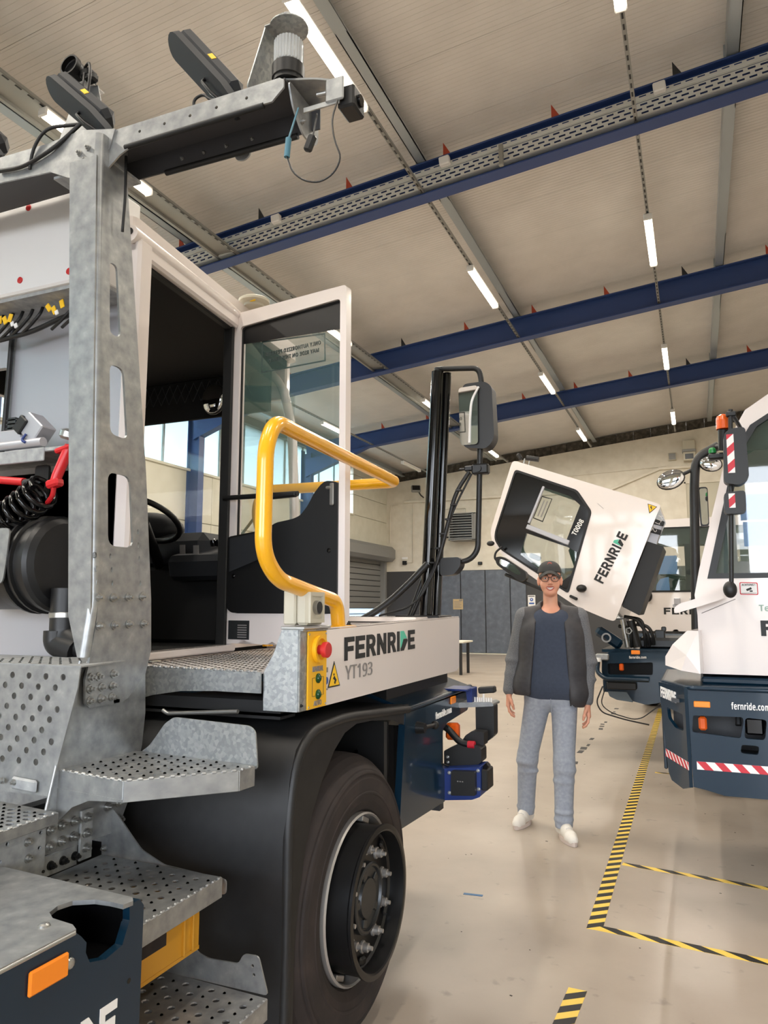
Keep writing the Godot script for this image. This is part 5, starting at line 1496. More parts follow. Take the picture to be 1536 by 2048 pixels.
func t1_bumper() -> void:
	var b := Node3D.new()
	b.name = "front_bumper"
	T1.add_child(b, true)
	b.global_position = Vector3(-2.45, 0.6, -3.9)
	var side := [[-3.10, 1.10], [-4.05, 1.115], [-4.17, 1.105], [-4.045, 0.991], [-3.687, 0.973], [-3.615, 0.950], [-3.575, 0.80], [-3.60, 0.765], [-3.68, 0.735], [-3.635, 0.601], [-3.017, 0.625], [-3.028, 0.664]]
	obj("side_panel", g().plate(rounded2(side, 0.012, 3), plane_x(-1.230), 0.030), M.navy, b)
	obj("side_panel", g().plate(rounded2(side, 0.012, 3), plane_x(-3.70), 0.030), M.navy, b)
	obj("top_cover", g().plate(v2([[0, 0], [0.30, 0.10], [0.30, 0.115], [0, 0.018]]), Transform3D(Basis(Vector3(-1, 0, 0), Vector3.UP, Vector3(0, 0, -1)), Vector3(-1.20, 1.092, -3.11)), 1.03), M.navy, b)
	obj("top_edge", g().cyl(Vector3(-1.212, 1.100, -3.10), Vector3(-1.212, 1.108, -4.14), 0.014, -1, 10), M.navy, b)
	obj("front_face", g().lohi(Vector3(-3.6, 0.52, -4.16), Vector3(-1.45, 1.19, -4.06), 0.03), M.navy, b)
	obj("corner_inner", g().lohi(Vector3(-1.50, 0.55, -3.64), Vector3(-1.23, 1.05, -3.70)), M.insert_plastic, b)
	obj("cavity_wall", g().lohi(Vector3(-1.50, 0.55, -3.60), Vector3(-1.46, 1.08, -4.10)), M.insert_plastic, b)
	obj("step_ledge", g().lohi(Vector3(-1.50, 1.11, -3.12), Vector3(-1.30, 1.20, -4.0)), M.black, b)
	obj("orange_reflector", g().box(Vector3(-1.197, 1.075, -3.775), Vector3(0.008, 0.038, 0.085), 0.004), M.orange, b, "orange side reflector")
	lettering("fernride.com", Vector3(-1.1995, 1.012, -3.50), Vector3(0, 0.01, -1), Vector3.UP, 0.25, 0.034, M.print_white, b)
	obj("black_knob", g().cyl(Vector3(-1.20, 1.012, -3.24), Vector3(-1.16, 1.012, -3.24), 0.028, 0.022, 14).cyl(Vector3(-1.17, 1.012, -3.26), Vector3(-1.165, 1.005, -3.38), 0.010, -1, 8).ball(Vector3(-1.165, 1.004, -3.39), Vector3(0.02, 0.02, 0.02), 10, 8), M.black, b)
	obj("turn_signal", g().lohi(Vector3(-1.235, 0.875, -3.80), Vector3(-1.165, 0.96, -3.75), 0.012), M.lamp_orange, b, "orange turn signal")
	obj("side_marker", g().ball(Vector3(-1.23, 0.86, -3.625), Vector3(0.008, 0.018, 0.01), 8, 6), M.orange, b)
	# sensor carriers ahead of the bumper
	var f := Node3D.new()
	f.name = "sensor_carrier"
	T1.add_child(f, true)
	f.global_position = Vector3(-1.2, 0.7, -4.2)
	obj("cobalt_arm", g().lohi(Vector3(-1.30, 1.118, -3.80), Vector3(-1.13, 1.128, -3.98), 0.003), M.cobalt, f)
	obj("cobalt_cheek", g().plate(rounded2([[-1.15, 1.03], [-1.125, 1.03], [-1.125, 1.128], [-1.16, 1.128]], 0.006, 2), plane_z(-3.98), 0.10), M.cobalt, f)
	obj("sensor_tray", g().plate(rounded2([[-1.20, 1.022], [-1.012, 1.040], [-1.010, 1.052], [-1.03, 1.060], [-1.20, 1.050]], 0.005, 2), plane_z(-4.02), 0.14), M.zinc, f)
	obj("connector_block", g().box(Vector3(-1.055, 1.118, -3.93), Vector3(0.09, 0.034, 0.05), 0.006, Basis(Vector3.BACK, 0.1)), M.black, f)
	for k in 8:
		obj("connector_pin", g().cyl(Vector3(-1.115 + k * 0.0125, 1.052, -3.90), Vector3(-1.115 + k * 0.0125, 1.080, -3.90), 0.0042, -1, 8), M.print_white, f)
	obj("connector_pin", g().cyl(Vector3(-1.065, 1.055, -3.89), Vector3(-1.065, 1.10, -3.89), 0.0055, -1, 8), M.print_white, f)
	obj("post_tube", g().plate(rounded2([[-1.110, 0.855], [-1.050, 0.855], [-1.012, 0.890], [-1.010, 1.045], [-1.110, 1.038]], 0.01, 3), plane_z(-3.97), 0.08), M.black, f)
	obj("bumper_block", g().plate(rounded2([[-1.15, 0.868], [-1.125, 0.905], [-1.09, 0.929], [-1.028, 0.925], [-1.03, 0.86], [-1.08, 0.855]], 0.006, 2), plane_z(-3.83), 0.08), M.black, f)
	obj("bumper_block", g().plate(rounded2([[-1.225, 0.755], [-1.225, 0.83], [-1.15, 0.868], [-1.05, 0.868], [-1.030, 0.850], [-1.030, 0.790], [-1.064, 0.763]], 0.006, 2), plane_z(-3.80), 0.10), M.black, f)
	obj("bent_arm", g().tube(rounded([Vector3(-1.26, 0.95, -3.74), Vector3(-1.215, 0.938, -3.73), Vector3(-1.14, 0.872, -3.71), Vector3(-1.075, 0.868, -3.71)], 0.03), 0.017, 10), M.black, f)
	obj("arm_tip", g().cyl(Vector3(-1.10, 0.868, -3.71), Vector3(-1.065, 0.868, -3.71), 0.019, -1, 10), M.tape_red, f)
	bolts(f, [[-1.205, 0.80], [-1.205, 0.775]], plane_z(-3.70), 0.009, M.steel)
	obj("cobalt_box", g().plate(rounded2([[-1.315, 0.70], [-1.315, 0.745], [-1.25, 0.752], [-1.10, 0.770], [-1.015, 0.780], [-1.018, 0.640], [-1.06, 0.622], [-1.261, 0.600]], 0.006, 2), plane_z(-3.78), 0.15), M.cobalt, f)
	obj("scanner", g().plate(rounded2([[-1.158, 0.640], [-1.155, 0.757], [-1.035, 0.762], [-1.035, 0.650]], 0.006, 2), plane_z(-3.632), 0.035), M.black, f)
	obj("scanner_side", g().lohi(Vector3(-1.02, 0.665, -3.76), Vector3(-0.985, 0.765, -3.65), 0.006), M.black, f)
	obj("scanner_knob", g().cyl(Vector3(-1.01, 0.765, -3.68), Vector3(-0.985, 0.788, -3.67), 0.014, -1, 8), M.black, f)
	for k in 3: obj("scanner_print", g().lohi(Vector3(-1.125 + k * 0.012, 0.708, -3.5975), Vector3(-1.118 + k * 0.012, 0.713, -3.5965)), M.print_grey, f)
	bolts(f, [[-1.175, 0.74], [-1.175, 0.645], [-1.028, 0.762], [-1.026, 0.675]], plane_z(-3.63), 0.009, M.steel)
	obj("scanner_lead", g().tube(rounded([Vector3(-1.19, 0.765, -3.66), Vector3(-1.22, 0.785, -3.62), Vector3(-1.235, 0.80, -3.60)], 0.02), 0.006, 6), M.cable, f)
	# mirror mast, twin black tubes with the mirrors
	var m := Node3D.new()
	m.name = "mirror_mast"
	T1.add_child(m, true)
	m.global_position = Vector3(-1.31, 1.5, -3.72)
	obj("mast_foot", g().lohi(Vector3(-1.46, 1.498, -3.62), Vector3(-1.22, 1.512, -3.84), 0.004), M.black, m)
	obj("mast_tube", g().cyl(Vector3(-1.325, 1.50, -3.72), Vector3(-1.245, 2.83, -3.72), 0.034, -1, 18), M.black_gloss, m)
	obj("mast_tube", g().cyl(Vector3(-1.278, 1.50, -3.76), Vector3(-1.203, 2.83, -3.76), 0.022, -1, 14), M.black_gloss, m)
	obj("support_tube", g().cyl(Vector3(-1.41, 1.50, -3.70), Vector3(-1.30, 1.80, -3.72), 0.014, -1, 10), M.black, m)
	obj("mast_cap", g().cyl(Vector3(-1.246, 2.83, -3.72), Vector3(-1.245, 2.852, -3.72), 0.02, -1, 12).box(Vector3(-1.235, 2.846, -3.72), Vector3(0.05, 0.02, 0.03), 0.005), M.black, m)
	obj("mirror_arm", g().tube(rounded([Vector3(-1.232, 2.845, -3.72), Vector3(-1.015, 2.822, -3.72), Vector3(-1.000, 2.75, -3.72), Vector3(-1.035, 1.85, -3.72), Vector3(-1.075, 1.80, -3.72), Vector3(-1.15, 1.785, -3.72)], 0.06, 6), 0.015, 12), M.black, m)
	obj("mirror_housing", g().plate(rounded2([[-1.098, 2.735], [-0.976, 2.737], [-0.938, 2.705], [-0.930, 2.425], [-0.972, 2.372], [-1.10, 2.392]], 0.03, 5), plane_z(-3.78), 0.09, [], true), M.black, m)
	obj("mirror_glass", g().plate(rounded2([[-1.092, 2.715], [-0.982, 2.715], [-0.985, 2.398], [-1.085, 2.402]], 0.02, 4), Transform3D(Basis(Vector3(0.97, 0, 0.12).normalized(), Vector3.UP, Vector3(-0.12, 0, 0.97).normalized()), Vector3(-0.035, 0, -3.556)), 0.004), M.mirror, m)
	obj("mirror_divider", g().tube(rounded([Vector3(-1.003, 2.705, -3.672), Vector3(-1.045, 2.64, -3.676), Vector3(-1.055, 2.55, -3.676), Vector3(-1.06, 2.41, -3.676)], 0.05), 0.006, 6), M.white_plain, m)
	obj("lower_mirror", g().plate(rounded2([[-1.23, 1.81], [-1.12, 1.812], [-1.118, 1.765], [-1.155, 1.722], [-1.23, 1.715]], 0.02, 4), plane_z(-3.76), 0.08, [], true), M.black, m)
	obj("side_camera", g().box(Vector3(-1.013, 2.272, -3.72), Vector3(0.09, 0.055, 0.05), 0.008).cyl(Vector3(-1.02, 2.272, -3.695), Vector3(-1.02, 2.272, -3.685), 0.018, -1, 12), M.black, m)
	obj("camera_clamp", g().box(Vector3(-1.075, 2.28, -3.72), Vector3(0.05, 0.03, 0.03), 0.006).cyl(Vector3(-1.13, 2.28, -3.72), Vector3(-1.08, 2.28, -3.72), 0.006, -1, 8), M.black, m)
	obj("cable_bundle", g().tube(rounded([Vector3(-1.07, 2.26, -3.70), Vector3(-1.14, 2.15, -3.68), Vector3(-1.19, 1.95, -3.67), Vector3(-1.24, 1.78, -3.67), Vector3(-1.33, 1.62, -3.66), Vector3(-1.38, 1.51, -3.66)], 0.12), 0.011, 8).tube(rounded([Vector3(-1.06, 2.25, -3.71), Vector3(-1.16, 2.05, -3.68), Vector3(-1.25, 1.74, -3.66), Vector3(-1.35, 1.56, -3.64), Vector3(-1.55, 1.51, -3.62)], 0.12), 0.006, 6), M.cable, m)
	obj("flat_hose", g().tube(rounded([Vector3(-1.29, 1.78, -3.66), Vector3(-1.38, 1.68, -3.63), Vector3(-1.50, 1.56, -3.58), Vector3(-1.66, 1.46, -3.52)], 0.12), 0.018, 8), M.black, m)
	for k in 6:
		obj("cable_tie", g().box(Vector3(-1.12 - k * 0.03, 2.16 - k * 0.075, -3.675), Vector3(0.03, 0.01, 0.03), 0.002), M.black, m)

func t1_hoses() -> void:
	var h := Node3D.new()
	h.name = "rear_equipment"
	T1.add_child(h, true)
	h.global_position = Vector3(-2.3, 1.4, -2.05)
	obj("white_cover", g().lohi(Vector3(-3.3, 2.78, -2.24), Vector3(-2.02, 3.185, -2.0), 0.008), M.white_plain, h)
	for q in [[-2.375, 3.13], [-2.395, 2.83], [-2.14, 2.82], [-2.14, 3.12]]:
		obj("cover_screw", g().lathe([[.013, 0], [.013, .004], [.006, .006], [0, .006]], Vector3(q[0], q[1], -2.0), Vector3(0, 0, 1), 14), M.button_red, h)
	for y in [3.02, 2.87]:
		obj("barcode_label", g().lohi(Vector3(-2.132, y, -2.0), Vector3(-2.095, y + 0.09, -1.998)), M.print_white, h)
		obj("barcode", g().lohi(Vector3(-2.125, y + 0.02, -1.998), Vector3(-2.115, y + 0.07, -1.997)), M.print_black, h)
	obj("cover_floor", g().lohi(Vector3(-3.3, 2.765, -2.24), Vector3(-2.02, 2.78, -2.02)), M.zinc_dull, h)
	# lead bundle with yellow tags under the cover
	rng.seed = 5
	for k in 9:
		var x := -2.62 + k * 0.055 + (0.12 if k > 4 else 0.0)
		obj("lead", g().tube(rounded([Vector3(x, 2.77, -2.12), Vector3(x + 0.01, 2.73, -2.10), Vector3(x - 0.04, 2.69, -2.10), Vector3(x - 0.12, 2.665, -2.12)], 0.03), 0.007, 6), M.cable, h)
	for q in [[-2.60, 2.745], [-2.57, 2.74], [-2.54, 2.745], [-2.33, 2.755], [-2.30, 2.74], [-2.26, 2.76]]:
		obj("yellow_tag", g().box(Vector3(q[0], q[1] - 0.015, -2.085), Vector3(0.022, 0.035, 0.006), 0.002, Basis(Vector3.BACK, rng.randf_range(-0.7, 0.7))), M.sign_yellow, h)
	for q in [[-2.52, 2.70], [-2.50, 2.69], [-2.28, 2.71]]:
		obj("white_tag", g().box(Vector3(q[0], q[1], -2.08), Vector3(0.018, 0.02, 0.006), 0.002, Basis(Vector3.BACK, 0.4)), M.print_white, h)
	obj("long_lead", g().tube(rounded([Vector3(-2.64, 2.66, -2.12), Vector3(-2.45, 2.67, -2.12), Vector3(-2.30, 2.705, -2.12), Vector3(-2.10, 2.72, -2.1)], 0.1), 0.010, 6), M.cable, h)
	obj("pipe_riser", g().tube([Vector3(-2.66, 2.75, -2.2), Vector3(-2.67, 2.3, -2.2), Vector3(-2.68, 2.15, -2.2)], 0.012, 6), M.black, h)
	# shelf and valve box
	obj("shelf", g().lohi(Vector3(-3.0, 2.125, -2.24), Vector3(-2.05, 2.14, -1.99), 0.003).lohi(Vector3(-3.0, 2.09, -1.995), Vector3(-2.20, 2.14, -1.985), 0.003), M.zinc_dull, h)
	obj("shelf_pipe", g().cyl(Vector3(-3.0, 2.165, -2.0), Vector3(-2.22, 2.165, -2.0), 0.018, -1, 12), M.alu, h)
	obj("valve_box", g().box(Vector3(-2.29, 2.225, -2.03), Vector3(0.10, 0.085, 0.07), 0.004, Basis(Vector3.BACK, -0.7)), M.alu, h)
	obj("valve_mouth", g().box(Vector3(-2.335, 2.24, -1.995), Vector3(0.045, 0.065, 0.02), 0.004, Basis(Vector3.BACK, -0.7)), M.black, h)
	obj("device_box", g().lohi(Vector3(-2.56, 2.18, -2.12), Vector3(-2.36, 2.235, -2.02), 0.006), M.alu, h)
	obj("cooling_fin", g().lohi(Vector3(-2.46, 2.235, -2.1), Vector3(-2.42, 2.29, -2.04)).lohi(Vector3(-2.47, 2.245, -2.1), Vector3(-2.41, 2.25, -2.04)).lohi(Vector3(-2.47, 2.262, -2.1), Vector3(-2.41, 2.267, -2.04)).lohi(Vector3(-2.47, 2.278, -2.1), Vector3(-2.41, 2.283, -2.04)), M.dark_steel, h)
	obj("blue_lead", g().tube(rounded([Vector3(-2.30, 2.20, -1.99), Vector3(-2.31, 2.175, -1.98), Vector3(-2.29, 2.165, -1.98)], 0.01), 0.005, 6), M.cobalt, h)
	obj("lower_panel", g().lohi(Vector3(-3.3, 1.62, -2.235), Vector3(-1.99, 2.10, -2.215)), M.zinc_dull, h)
	obj("keyhole_plate", g().plate(rounded2([[-2.31, 1.97], [-2.24, 1.97], [-2.24, 2.09], [-2.31, 2.09]], 0.015, 3), plane_z(-2.06), 0.01, [circle2(Vector2(-2.275, 2.005), 0.019, 14)]), M.black, h)
	# red coupling handle and red air line
	obj("red_handle", g().tube([Vector3(-2.055, 2.13, -1.97), Vector3(-2.07, 2.08, -1.96), Vector3(-2.088, 2.02, -1.95), Vector3(-2.10, 1.985, -1.95)], 0.019, 12).box(Vector3(-2.07, 2.118, -1.965), Vector3(0.08, 0.018, 0.04), 0.006, Basis(Vector3.BACK, 0.2)).box(Vector3(-2.098, 1.992, -1.95), Vector3(0.06, 0.03, 0.04), 0.008, Basis(Vector3.BACK, 0.2)), M.red, h, "red coupling handle")
	obj("red_line", g().tube(rounded([Vector3(-2.10, 1.98, -1.95), Vector3(-2.115, 1.95, -1.96), Vector3(-2.16, 1.93, -1.98)], 0.02), 0.009, 8), M.red, h)
	obj("red_line", g().tube(rounded([Vector3(-2.6, 2.05, -2.0), Vector3(-2.45, 2.035, -1.98), Vector3(-2.27, 2.012, -1.97)], 0.05), 0.015, 10), M.red, h)
	obj("coupling_ring", g().lathe([[.03, 0], [.04, .01], [.04, .03], [.02, .04]], Vector3(-2.06, 2.15, -1.97), Vector3(0.3, 1, 0), 16), M.steel, h)
	obj("fitting", g().box(Vector3(-2.245, 2.0, -1.97), Vector3(0.05, 0.04, 0.04), 0.01), M.dark_steel, h)
	# coiled air hose
	var coil := []
	for k in 170:
		var u := k / 169.0
		var th := u * TAU * 13.0
		var ctr := Vector3(-2.60, 1.95, -1.97).lerp(Vector3(-2.36, 1.86, -1.96), min(u * 2.0, 1.0)).lerp(Vector3(-2.15, 1.975, -1.96), max(0.0, u * 2.0 - 1.0))
		var ax := Vector3(0.9, -0.3 + 0.9 * u, 0.0).normalized()
		var e1 := Vector3(0, 0, 1)
		var e2 := ax.cross(e1).normalized()
		coil.append(ctr + (e1 * cos(th) + e2 * sin(th)) * 0.058)
	obj("coiled_hose", g().tube(coil, 0.0095, 7), M.black_gloss, h, "coiled black air hose")
	# air filter canister, strap frame and elbow
	obj("air_filter", g().lathe([[0, 0], [.15, 0], [.17, .015], [.178, .03], [.178, .05], [.17, .055], [.17, .09], [.165, .2], [.165, .5]], Vector3(-2.13, 1.71, -2.06), Vector3(-1, 0, 0), 32), M.black, h)
	obj("filter_rib", g().lathe([[.17, 0], [.182, .004], [.182, .014], [.17, .018]], Vector3(-2.21, 1.71, -2.06), Vector3(-1, 0, 0), 32), M.black, h)
	obj("filter_rib", g().lathe([[.17, 0], [.182, .004], [.182, .014], [.17, .018]], Vector3(-2.25, 1.71, -2.06), Vector3(-1, 0, 0), 32), M.black, h)
	obj("strap_frame", g().plate(rounded2([[-2.60, 1.64], [-2.235, 1.635], [-2.225, 1.70], [-2.215, 1.83], [-2.60, 1.83]], 0.02, 3), plane_z(-1.88), 0.006, [rounded2([[-2.56, 1.685], [-2.29, 1.685], [-2.28, 1.79], [-2.56, 1.79]], 0.02, 3)]), M.zinc, h)
	obj("spring_clip", g().tube(rounded([Vector3(-2.27, 1.635, -1.875), Vector3(-2.265, 1.60, -1.87), Vector3(-2.25, 1.575, -1.87), Vector3(-2.255, 1.555, -1.87)], 0.01), 0.004, 6), M.steel, h)
	obj("elbow_pipe", g().tube(rounded([Vector3(-2.085, 1.62, -2.02), Vector3(-2.085, 1.45, -2.02), Vector3(-2.03, 1.42, -2.02), Vector3(-1.9, 1.40, -2.04)], 0.05), 0.052, 16), M.black, h)
	obj("hose_clamp", g().lathe([[.054, 0], [.056, .002], [.056, .018], [.054, .02]], Vector3(-2.085, 1.515, -2.02), Vector3.UP, 20), M.steel, h)
	obj("lower_elbow", g().tube(rounded([Vector3(-2.10, 1.47, -2.0), Vector3(-2.10, 1.425, -2.0), Vector3(-2.0, 1.40, -2.0)], 0.03), 0.045, 14), M.black, h)

# ---------------------------------------------------------------- the other tractors
func scaled2(p: PackedVector2Array, k: float) -> PackedVector2Array:
	var c := Vector2.ZERO
	for q in p: c += q / p.size()
	var o := PackedVector2Array()
	for q in p: o.append(c + (q - c) * k)
	return o

func shell(parent: Node, outline: PackedVector2Array, hole: PackedVector2Array, zf: float, depth: float, back_hole: PackedVector2Array) -> void:
	var c := Node3D.new()
	c.name = "cab"
	parent.add_child(c, true)
	c.global_position = Vector3(outline[0].x, outline[0].y, zf)
	obj("face_skin", g().plate(outline, plane_z(zf - 0.035), 0.035, [hole]), M.white, c)
	var w := g()
	w.wall(outline, plane_z(zf - depth), Vector3(0, 0, depth - 0.034), 1.0, true)
	obj("side_skin", w, M.white, c)
	var inner := scaled2(outline, 0.965)
	var li := g()
	li.wall(inner, plane_z(zf - depth + 0.03), Vector3(0, 0, depth - 0.07), -1.0, true)
	obj("lining", li, M.interior, c)
	obj("back_skin", g().plate(outline, plane_z(zf - depth), 0.03, [back_hole]), M.white, c)
	obj("pane", g().plate(hole, plane_z(zf - 0.022), 0.004), M.cab_glass, c)
	obj("back_pane", g().plate(back_hole, plane_z(zf - depth + 0.012), 0.004), M.cab_glass, c)
	obj("pane_seal", g().plate(hole, plane_z(zf - 0.004), 0.008, [scaled2(hole, 0.955)]), M.black, c)

func hazard_band(parent: Node, t: Transform3D, w: float, h: float, pitch: float, called := "hazard_band") -> void:
	# red and white slanted blocks in the plane of t, from its origin along x
	var b := obj(called, g().plate(v2([[0, 0], [w, 0], [w, h], [0, h]]), t, 0.0016), M.tape_white, parent, "red and white hazard band")
	var n := int(w / pitch) + 1
	var rect := v2([[0, 0], [w, 0], [w, h], [0, h]])
	var tt := Transform3D(t.basis, t.origin + t.basis.z * 0.0012)
	for k in range(-1, n):
		var x := k * pitch
		var sl := h * 0.9
		var st := v2([[x + sl, 0], [x + sl + pitch * 0.5, 0], [x + pitch * 0.5, h], [x, h]])
		for part in Geometry2D.intersect_polygons(st, rect):
			if part.size() >= 3: obj("red_stripe", g().plate(part, tt, 0.0014), M.tape_red, b)

func build_front_truck() -> void:
	var T := thing("terminal_tractor", "white and navy tractor facing the camera beside the hazard tape", "truck", Vector3(1.1, 0, -5.6), "terminal tractors in the hall")
	var zf := -4.45
	# bumper: front face, chamfered corner, with openings
	var b := Node3D.new()
	b.name = "front_bumper"
	T.add_child(b, true)
	b.global_position = Vector3(1.1, 0.6, zf)
	var open1 := rounded2([[-0.052, 0.972], [0.190, 0.976], [0.196, 0.955], [0.176, 0.866], [-0.060, 0.884]], 0.012, 3)
	var open2 := rounded2([[0.204, 0.974], [0.306, 0.968], [0.292, 0.864], [0.194, 0.866]], 0.018, 3)
	var open3 := rounded2([[0.178, 0.834], [0.262, 0.832], [0.256, 0.786], [0.172, 0.790]], 0.014, 3)
	var face := v2([[-0.072, 1.118], [-0.068, 0.597], [-0.007, 0.587], [0.084, 0.565], [2.12, 0.565], [2.24, 0.60], [2.27, 1.118]])
	obj("face_panel", g().plate(face, plane_z(zf - 0.03), 0.03, [open1, open2, open3]), M.navy, b)
	# chamfer corner
	var cx := Vector3(0.145, 0, 0.30).normalized()
	var ct := Transform3D(Basis(cx, Vector3.UP, cx.cross(Vector3.UP)), Vector3(-0.217, 0, -4.75))
	var cl := 0.333
	var copen := rounded2([[0.10, 0.985], [cl - 0.03, 0.972], [cl - 0.03, 0.884], [0.20, 0.885], [0.115, 0.925]], 0.014, 3)
	obj("corner_panel", g().plate(v2([[0.0, 1.118], [cl, 1.118], [cl + 0.006, 0.595], [0.26, 0.57], [0.12, 0.585], [0.085, 0.62]]), ct, 0.02, [copen]), M.navy, b)
	obj("side_panel", g().lohi(Vector3(-0.225, 0.62, -4.75), Vector3(-0.205, 1.118, -5.6), 0.006), M.navy, b)
	obj("top_edge", g().tube(rounded([Vector3(-0.212, 1.118, -5.6), Vector3(-0.212, 1.118, -4.75), Vector3(-0.070, 1.118, -4.45), Vector3(2.27, 1.118, -4.45)], 0.03), 0.013, 10), M.navy, b)
	obj("top_plate", g().plate(v2([[-0.21, -5.6], [-0.21, -4.75], [-0.07, -4.46], [2.27, -4.46], [2.4, -4.75], [2.4, -5.6]]), plane_y(1.118), 0.01), M.navy, b)
	obj("step_up", g().lohi(Vector3(0.0, 1.128, -5.6), Vector3(2.2, 1.165, -4.62), 0.01), M.navy, b)
	obj("lamp_insert", g().lohi(Vector3(-0.16, 0.74, -4.76), Vector3(0.40, 1.05, -4.74)).lohi(Vector3(-0.16, 1.03, -4.76), Vector3(0.40, 1.05, -4.50)).lohi(Vector3(0.38, 0.74, -4.76), Vector3(0.40, 1.05, -4.49)).lohi(Vector3(-0.10, 0.74, -4.76), Vector3(0.40, 0.76, -4.50)), M.insert_plastic, b)
	obj("orange_reflector", g().box(Vector3(-0.004, 1.033, zf + 0.003), Vector3(0.082, 0.032, 0.008), 0.003), M.orange, b, "orange reflector")
	lettering("fernride.com", Vector3(0.140, 1.014, zf + 0.0005), Vector3.RIGHT, Vector3.UP, 0.185, 0.038, M.print_white, b)
	obj("turn_signal", g().lohi(Vector3(-0.026, 0.889, -4.54), Vector3(0.016, 0.962, -4.49), 0.01), M.lamp_orange, b, "orange turn signal")
	obj("valve_stub", g().cyl(Vector3(0.172, 0.97, -4.53), Vector3(0.172, 0.925, -4.51), 0.012, 0.016, 10), M.dark_steel, b)
	obj("headlamp", g().box(Vector3(0.25, 0.92, -4.54), Vector3(0.09, 0.09, 0.03), 0.01), M.black_gloss, b)
	fernride(ct.origin + cx * 0.03 + Vector3(0, 1.035, 0) + ct.basis.z * 0.0205, cx + Vector3(0, -0.06, 0), Vector3.UP, 0.20, 0.06, M.print_white, M.print_white, b)
	hazard_band(b, Transform3D(Basis.IDENTITY, Vector3(-0.045, 0.690, zf + 0.0005)), 2.2, 0.042, 0.088)
	hazard_band(b, Transform3D(Basis((cx + Vector3(0, -0.07, 0)).normalized(), Vector3.UP, ct.basis.z), ct.origin + cx * 0.062 + Vector3(0, 0.705, 0) + ct.basis.z * 0.0205), 0.285, 0.042, 0.044)
	# cab
	var lf := [[-0.005, 1.18], [-0.002, 1.51], [-0.012, 1.624], [0.019, 1.768], [0.095, 2.05], [0.173, 2.343], [0.229, 2.545], [0.310, 2.686], [0.434, 2.767], [0.62, 2.81]]
	var out := []
	for q in lf: out.append(q)
	for k in lf.size():
		var q: Array = lf[lf.size() - 1 - k]
		out.append([2.2 - q[0], q[1]])
	var wl := [[0.060, 1.717], [0.145, 2.053], [0.245, 2.455], [0.331, 2.595], [0.428, 2.655], [0.62, 2.69]]
	var win := []
	for q in wl: win.append(q)
	for k in wl.size():
		var q: Array = wl[wl.size() - 1 - k]
		win.append([2.2 - q[0], q[1]])
	shell(T, v2(out), v2(win), -4.65, 1.6, v2([[0.3, 1.9], [1.9, 1.9], [1.9, 2.5], [0.3, 2.5]]))
	obj("sun_band", g().plate(v2([[0.245, 2.455], [0.331, 2.595], [0.428, 2.655], [0.62, 2.69], [1.58, 2.69], [1.955, 2.455]]), plane_z(-4.70), 0.004), M.interior, T)
	obj("dashboard", g().lohi(Vector3(0.12, 1.62, -5.2), Vector3(2.08, 1.74, -4.72), 0.03), M.dash, T)
	obj("seat", g().box(Vector3(1.0, 1.9, -5.9), Vector3(0.5, 0.9, 0.15), 0.05), M.interior, T)
	obj("louvre_panel", g().plate(v2([[0.07, 1.735], [0.15, 2.04], [0.18, 2.04], [0.18, 1.735]]), plane_z(-4.715), 0.003), M.black, T)
	obj("gate_reflection", g().lohi(Vector3(0.255, 2.05, -4.70), Vector3(0.50, 2.20, -4.697)), flat("reflection_blue", col(112, 152, 204), 0.6), T, "gate reflection put in as a pale blue sheet behind the windscreen")  # reflection of the open gate, set in as pale blue sheets
	obj("gate_reflection", g().lohi(Vector3(0.265, 1.90, -4.70), Vector3(0.52, 2.04, -4.697)), M.reflection_blue, T, "gate reflection put in as a pale blue sheet behind the windscreen")
	obj("paper_sheet", g().lohi(Vector3(0.285, 1.76, -4.70), Vector3(0.54, 1.895, -4.696)), M.print_white, T, "printed white sheet behind the windscreen")
	lettering("+49", Vector3(0.310, 1.835, -4.6955), Vector3.RIGHT, Vector3.UP, 0.05, 0.02, M.print_black, T, "lettering")
	obj("printed_mark", g().plate(v2([[0.325, 1.865], [0.36, 1.865], [0.342, 1.89]]), plane_z(-4.696), 0.001), M.print_grey, T)
	# stickers and lettering on the nose
	var ac := obj("camera_sticker", g().plate(rounded2([[0.225, 1.625], [0.318, 1.622], [0.318, 1.692], [0.225, 1.695]], 0.008, 3), plane_z(-4.65), 0.0015), M.tape_red, T, "red edged camera warning sticker")
	obj("sticker_field", g().plate(rounded2([[0.230, 1.630], [0.313, 1.627], [0.313, 1.687], [0.230, 1.690]], 0.006, 3), plane_z(-4.6487), 0.0015), M.print_white, ac)
	lettering("ACHTUNG !", Vector3(0.236, 1.674, -4.6475), Vector3.RIGHT, Vector3.UP, 0.068, 0.011, M.print_black, ac)
	obj("camera_pictogram", g().box(Vector3(0.272, 1.655, -4.6472), Vector3(0.028, 0.012, 0.001), 0.0, Basis(Vector3.BACK, 0.4)).lohi(Vector3(0.275, 1.640, -4.6475), Vector3(0.290, 1.648, -4.6465)), M.print_black, ac)
	obj("sticker_rule", g().lohi(Vector3(0.234, 1.632, -4.6475), Vector3(0.309, 1.634, -4.6465)), M.print_black, ac)
	lettering("Te", Vector3(0.316, 1.532, -4.6495), Vector3.RIGHT, Vector3.UP, 0.052, 0.036, flat("print_mint", col(150, 176, 164), 0.6), T, "lettering")
	fernride(Vector3(0.319, 1.396, -4.6495), Vector3.RIGHT, Vector3.UP, 0.74, 0.085, M.print_black, M.teal, T)
	obj("nose_crease", g().tube([Vector3(0.02, 1.52, -4.648), Vector3(0.20, 1.60, -4.648)], 0.002, 5), M.print_grey, T)
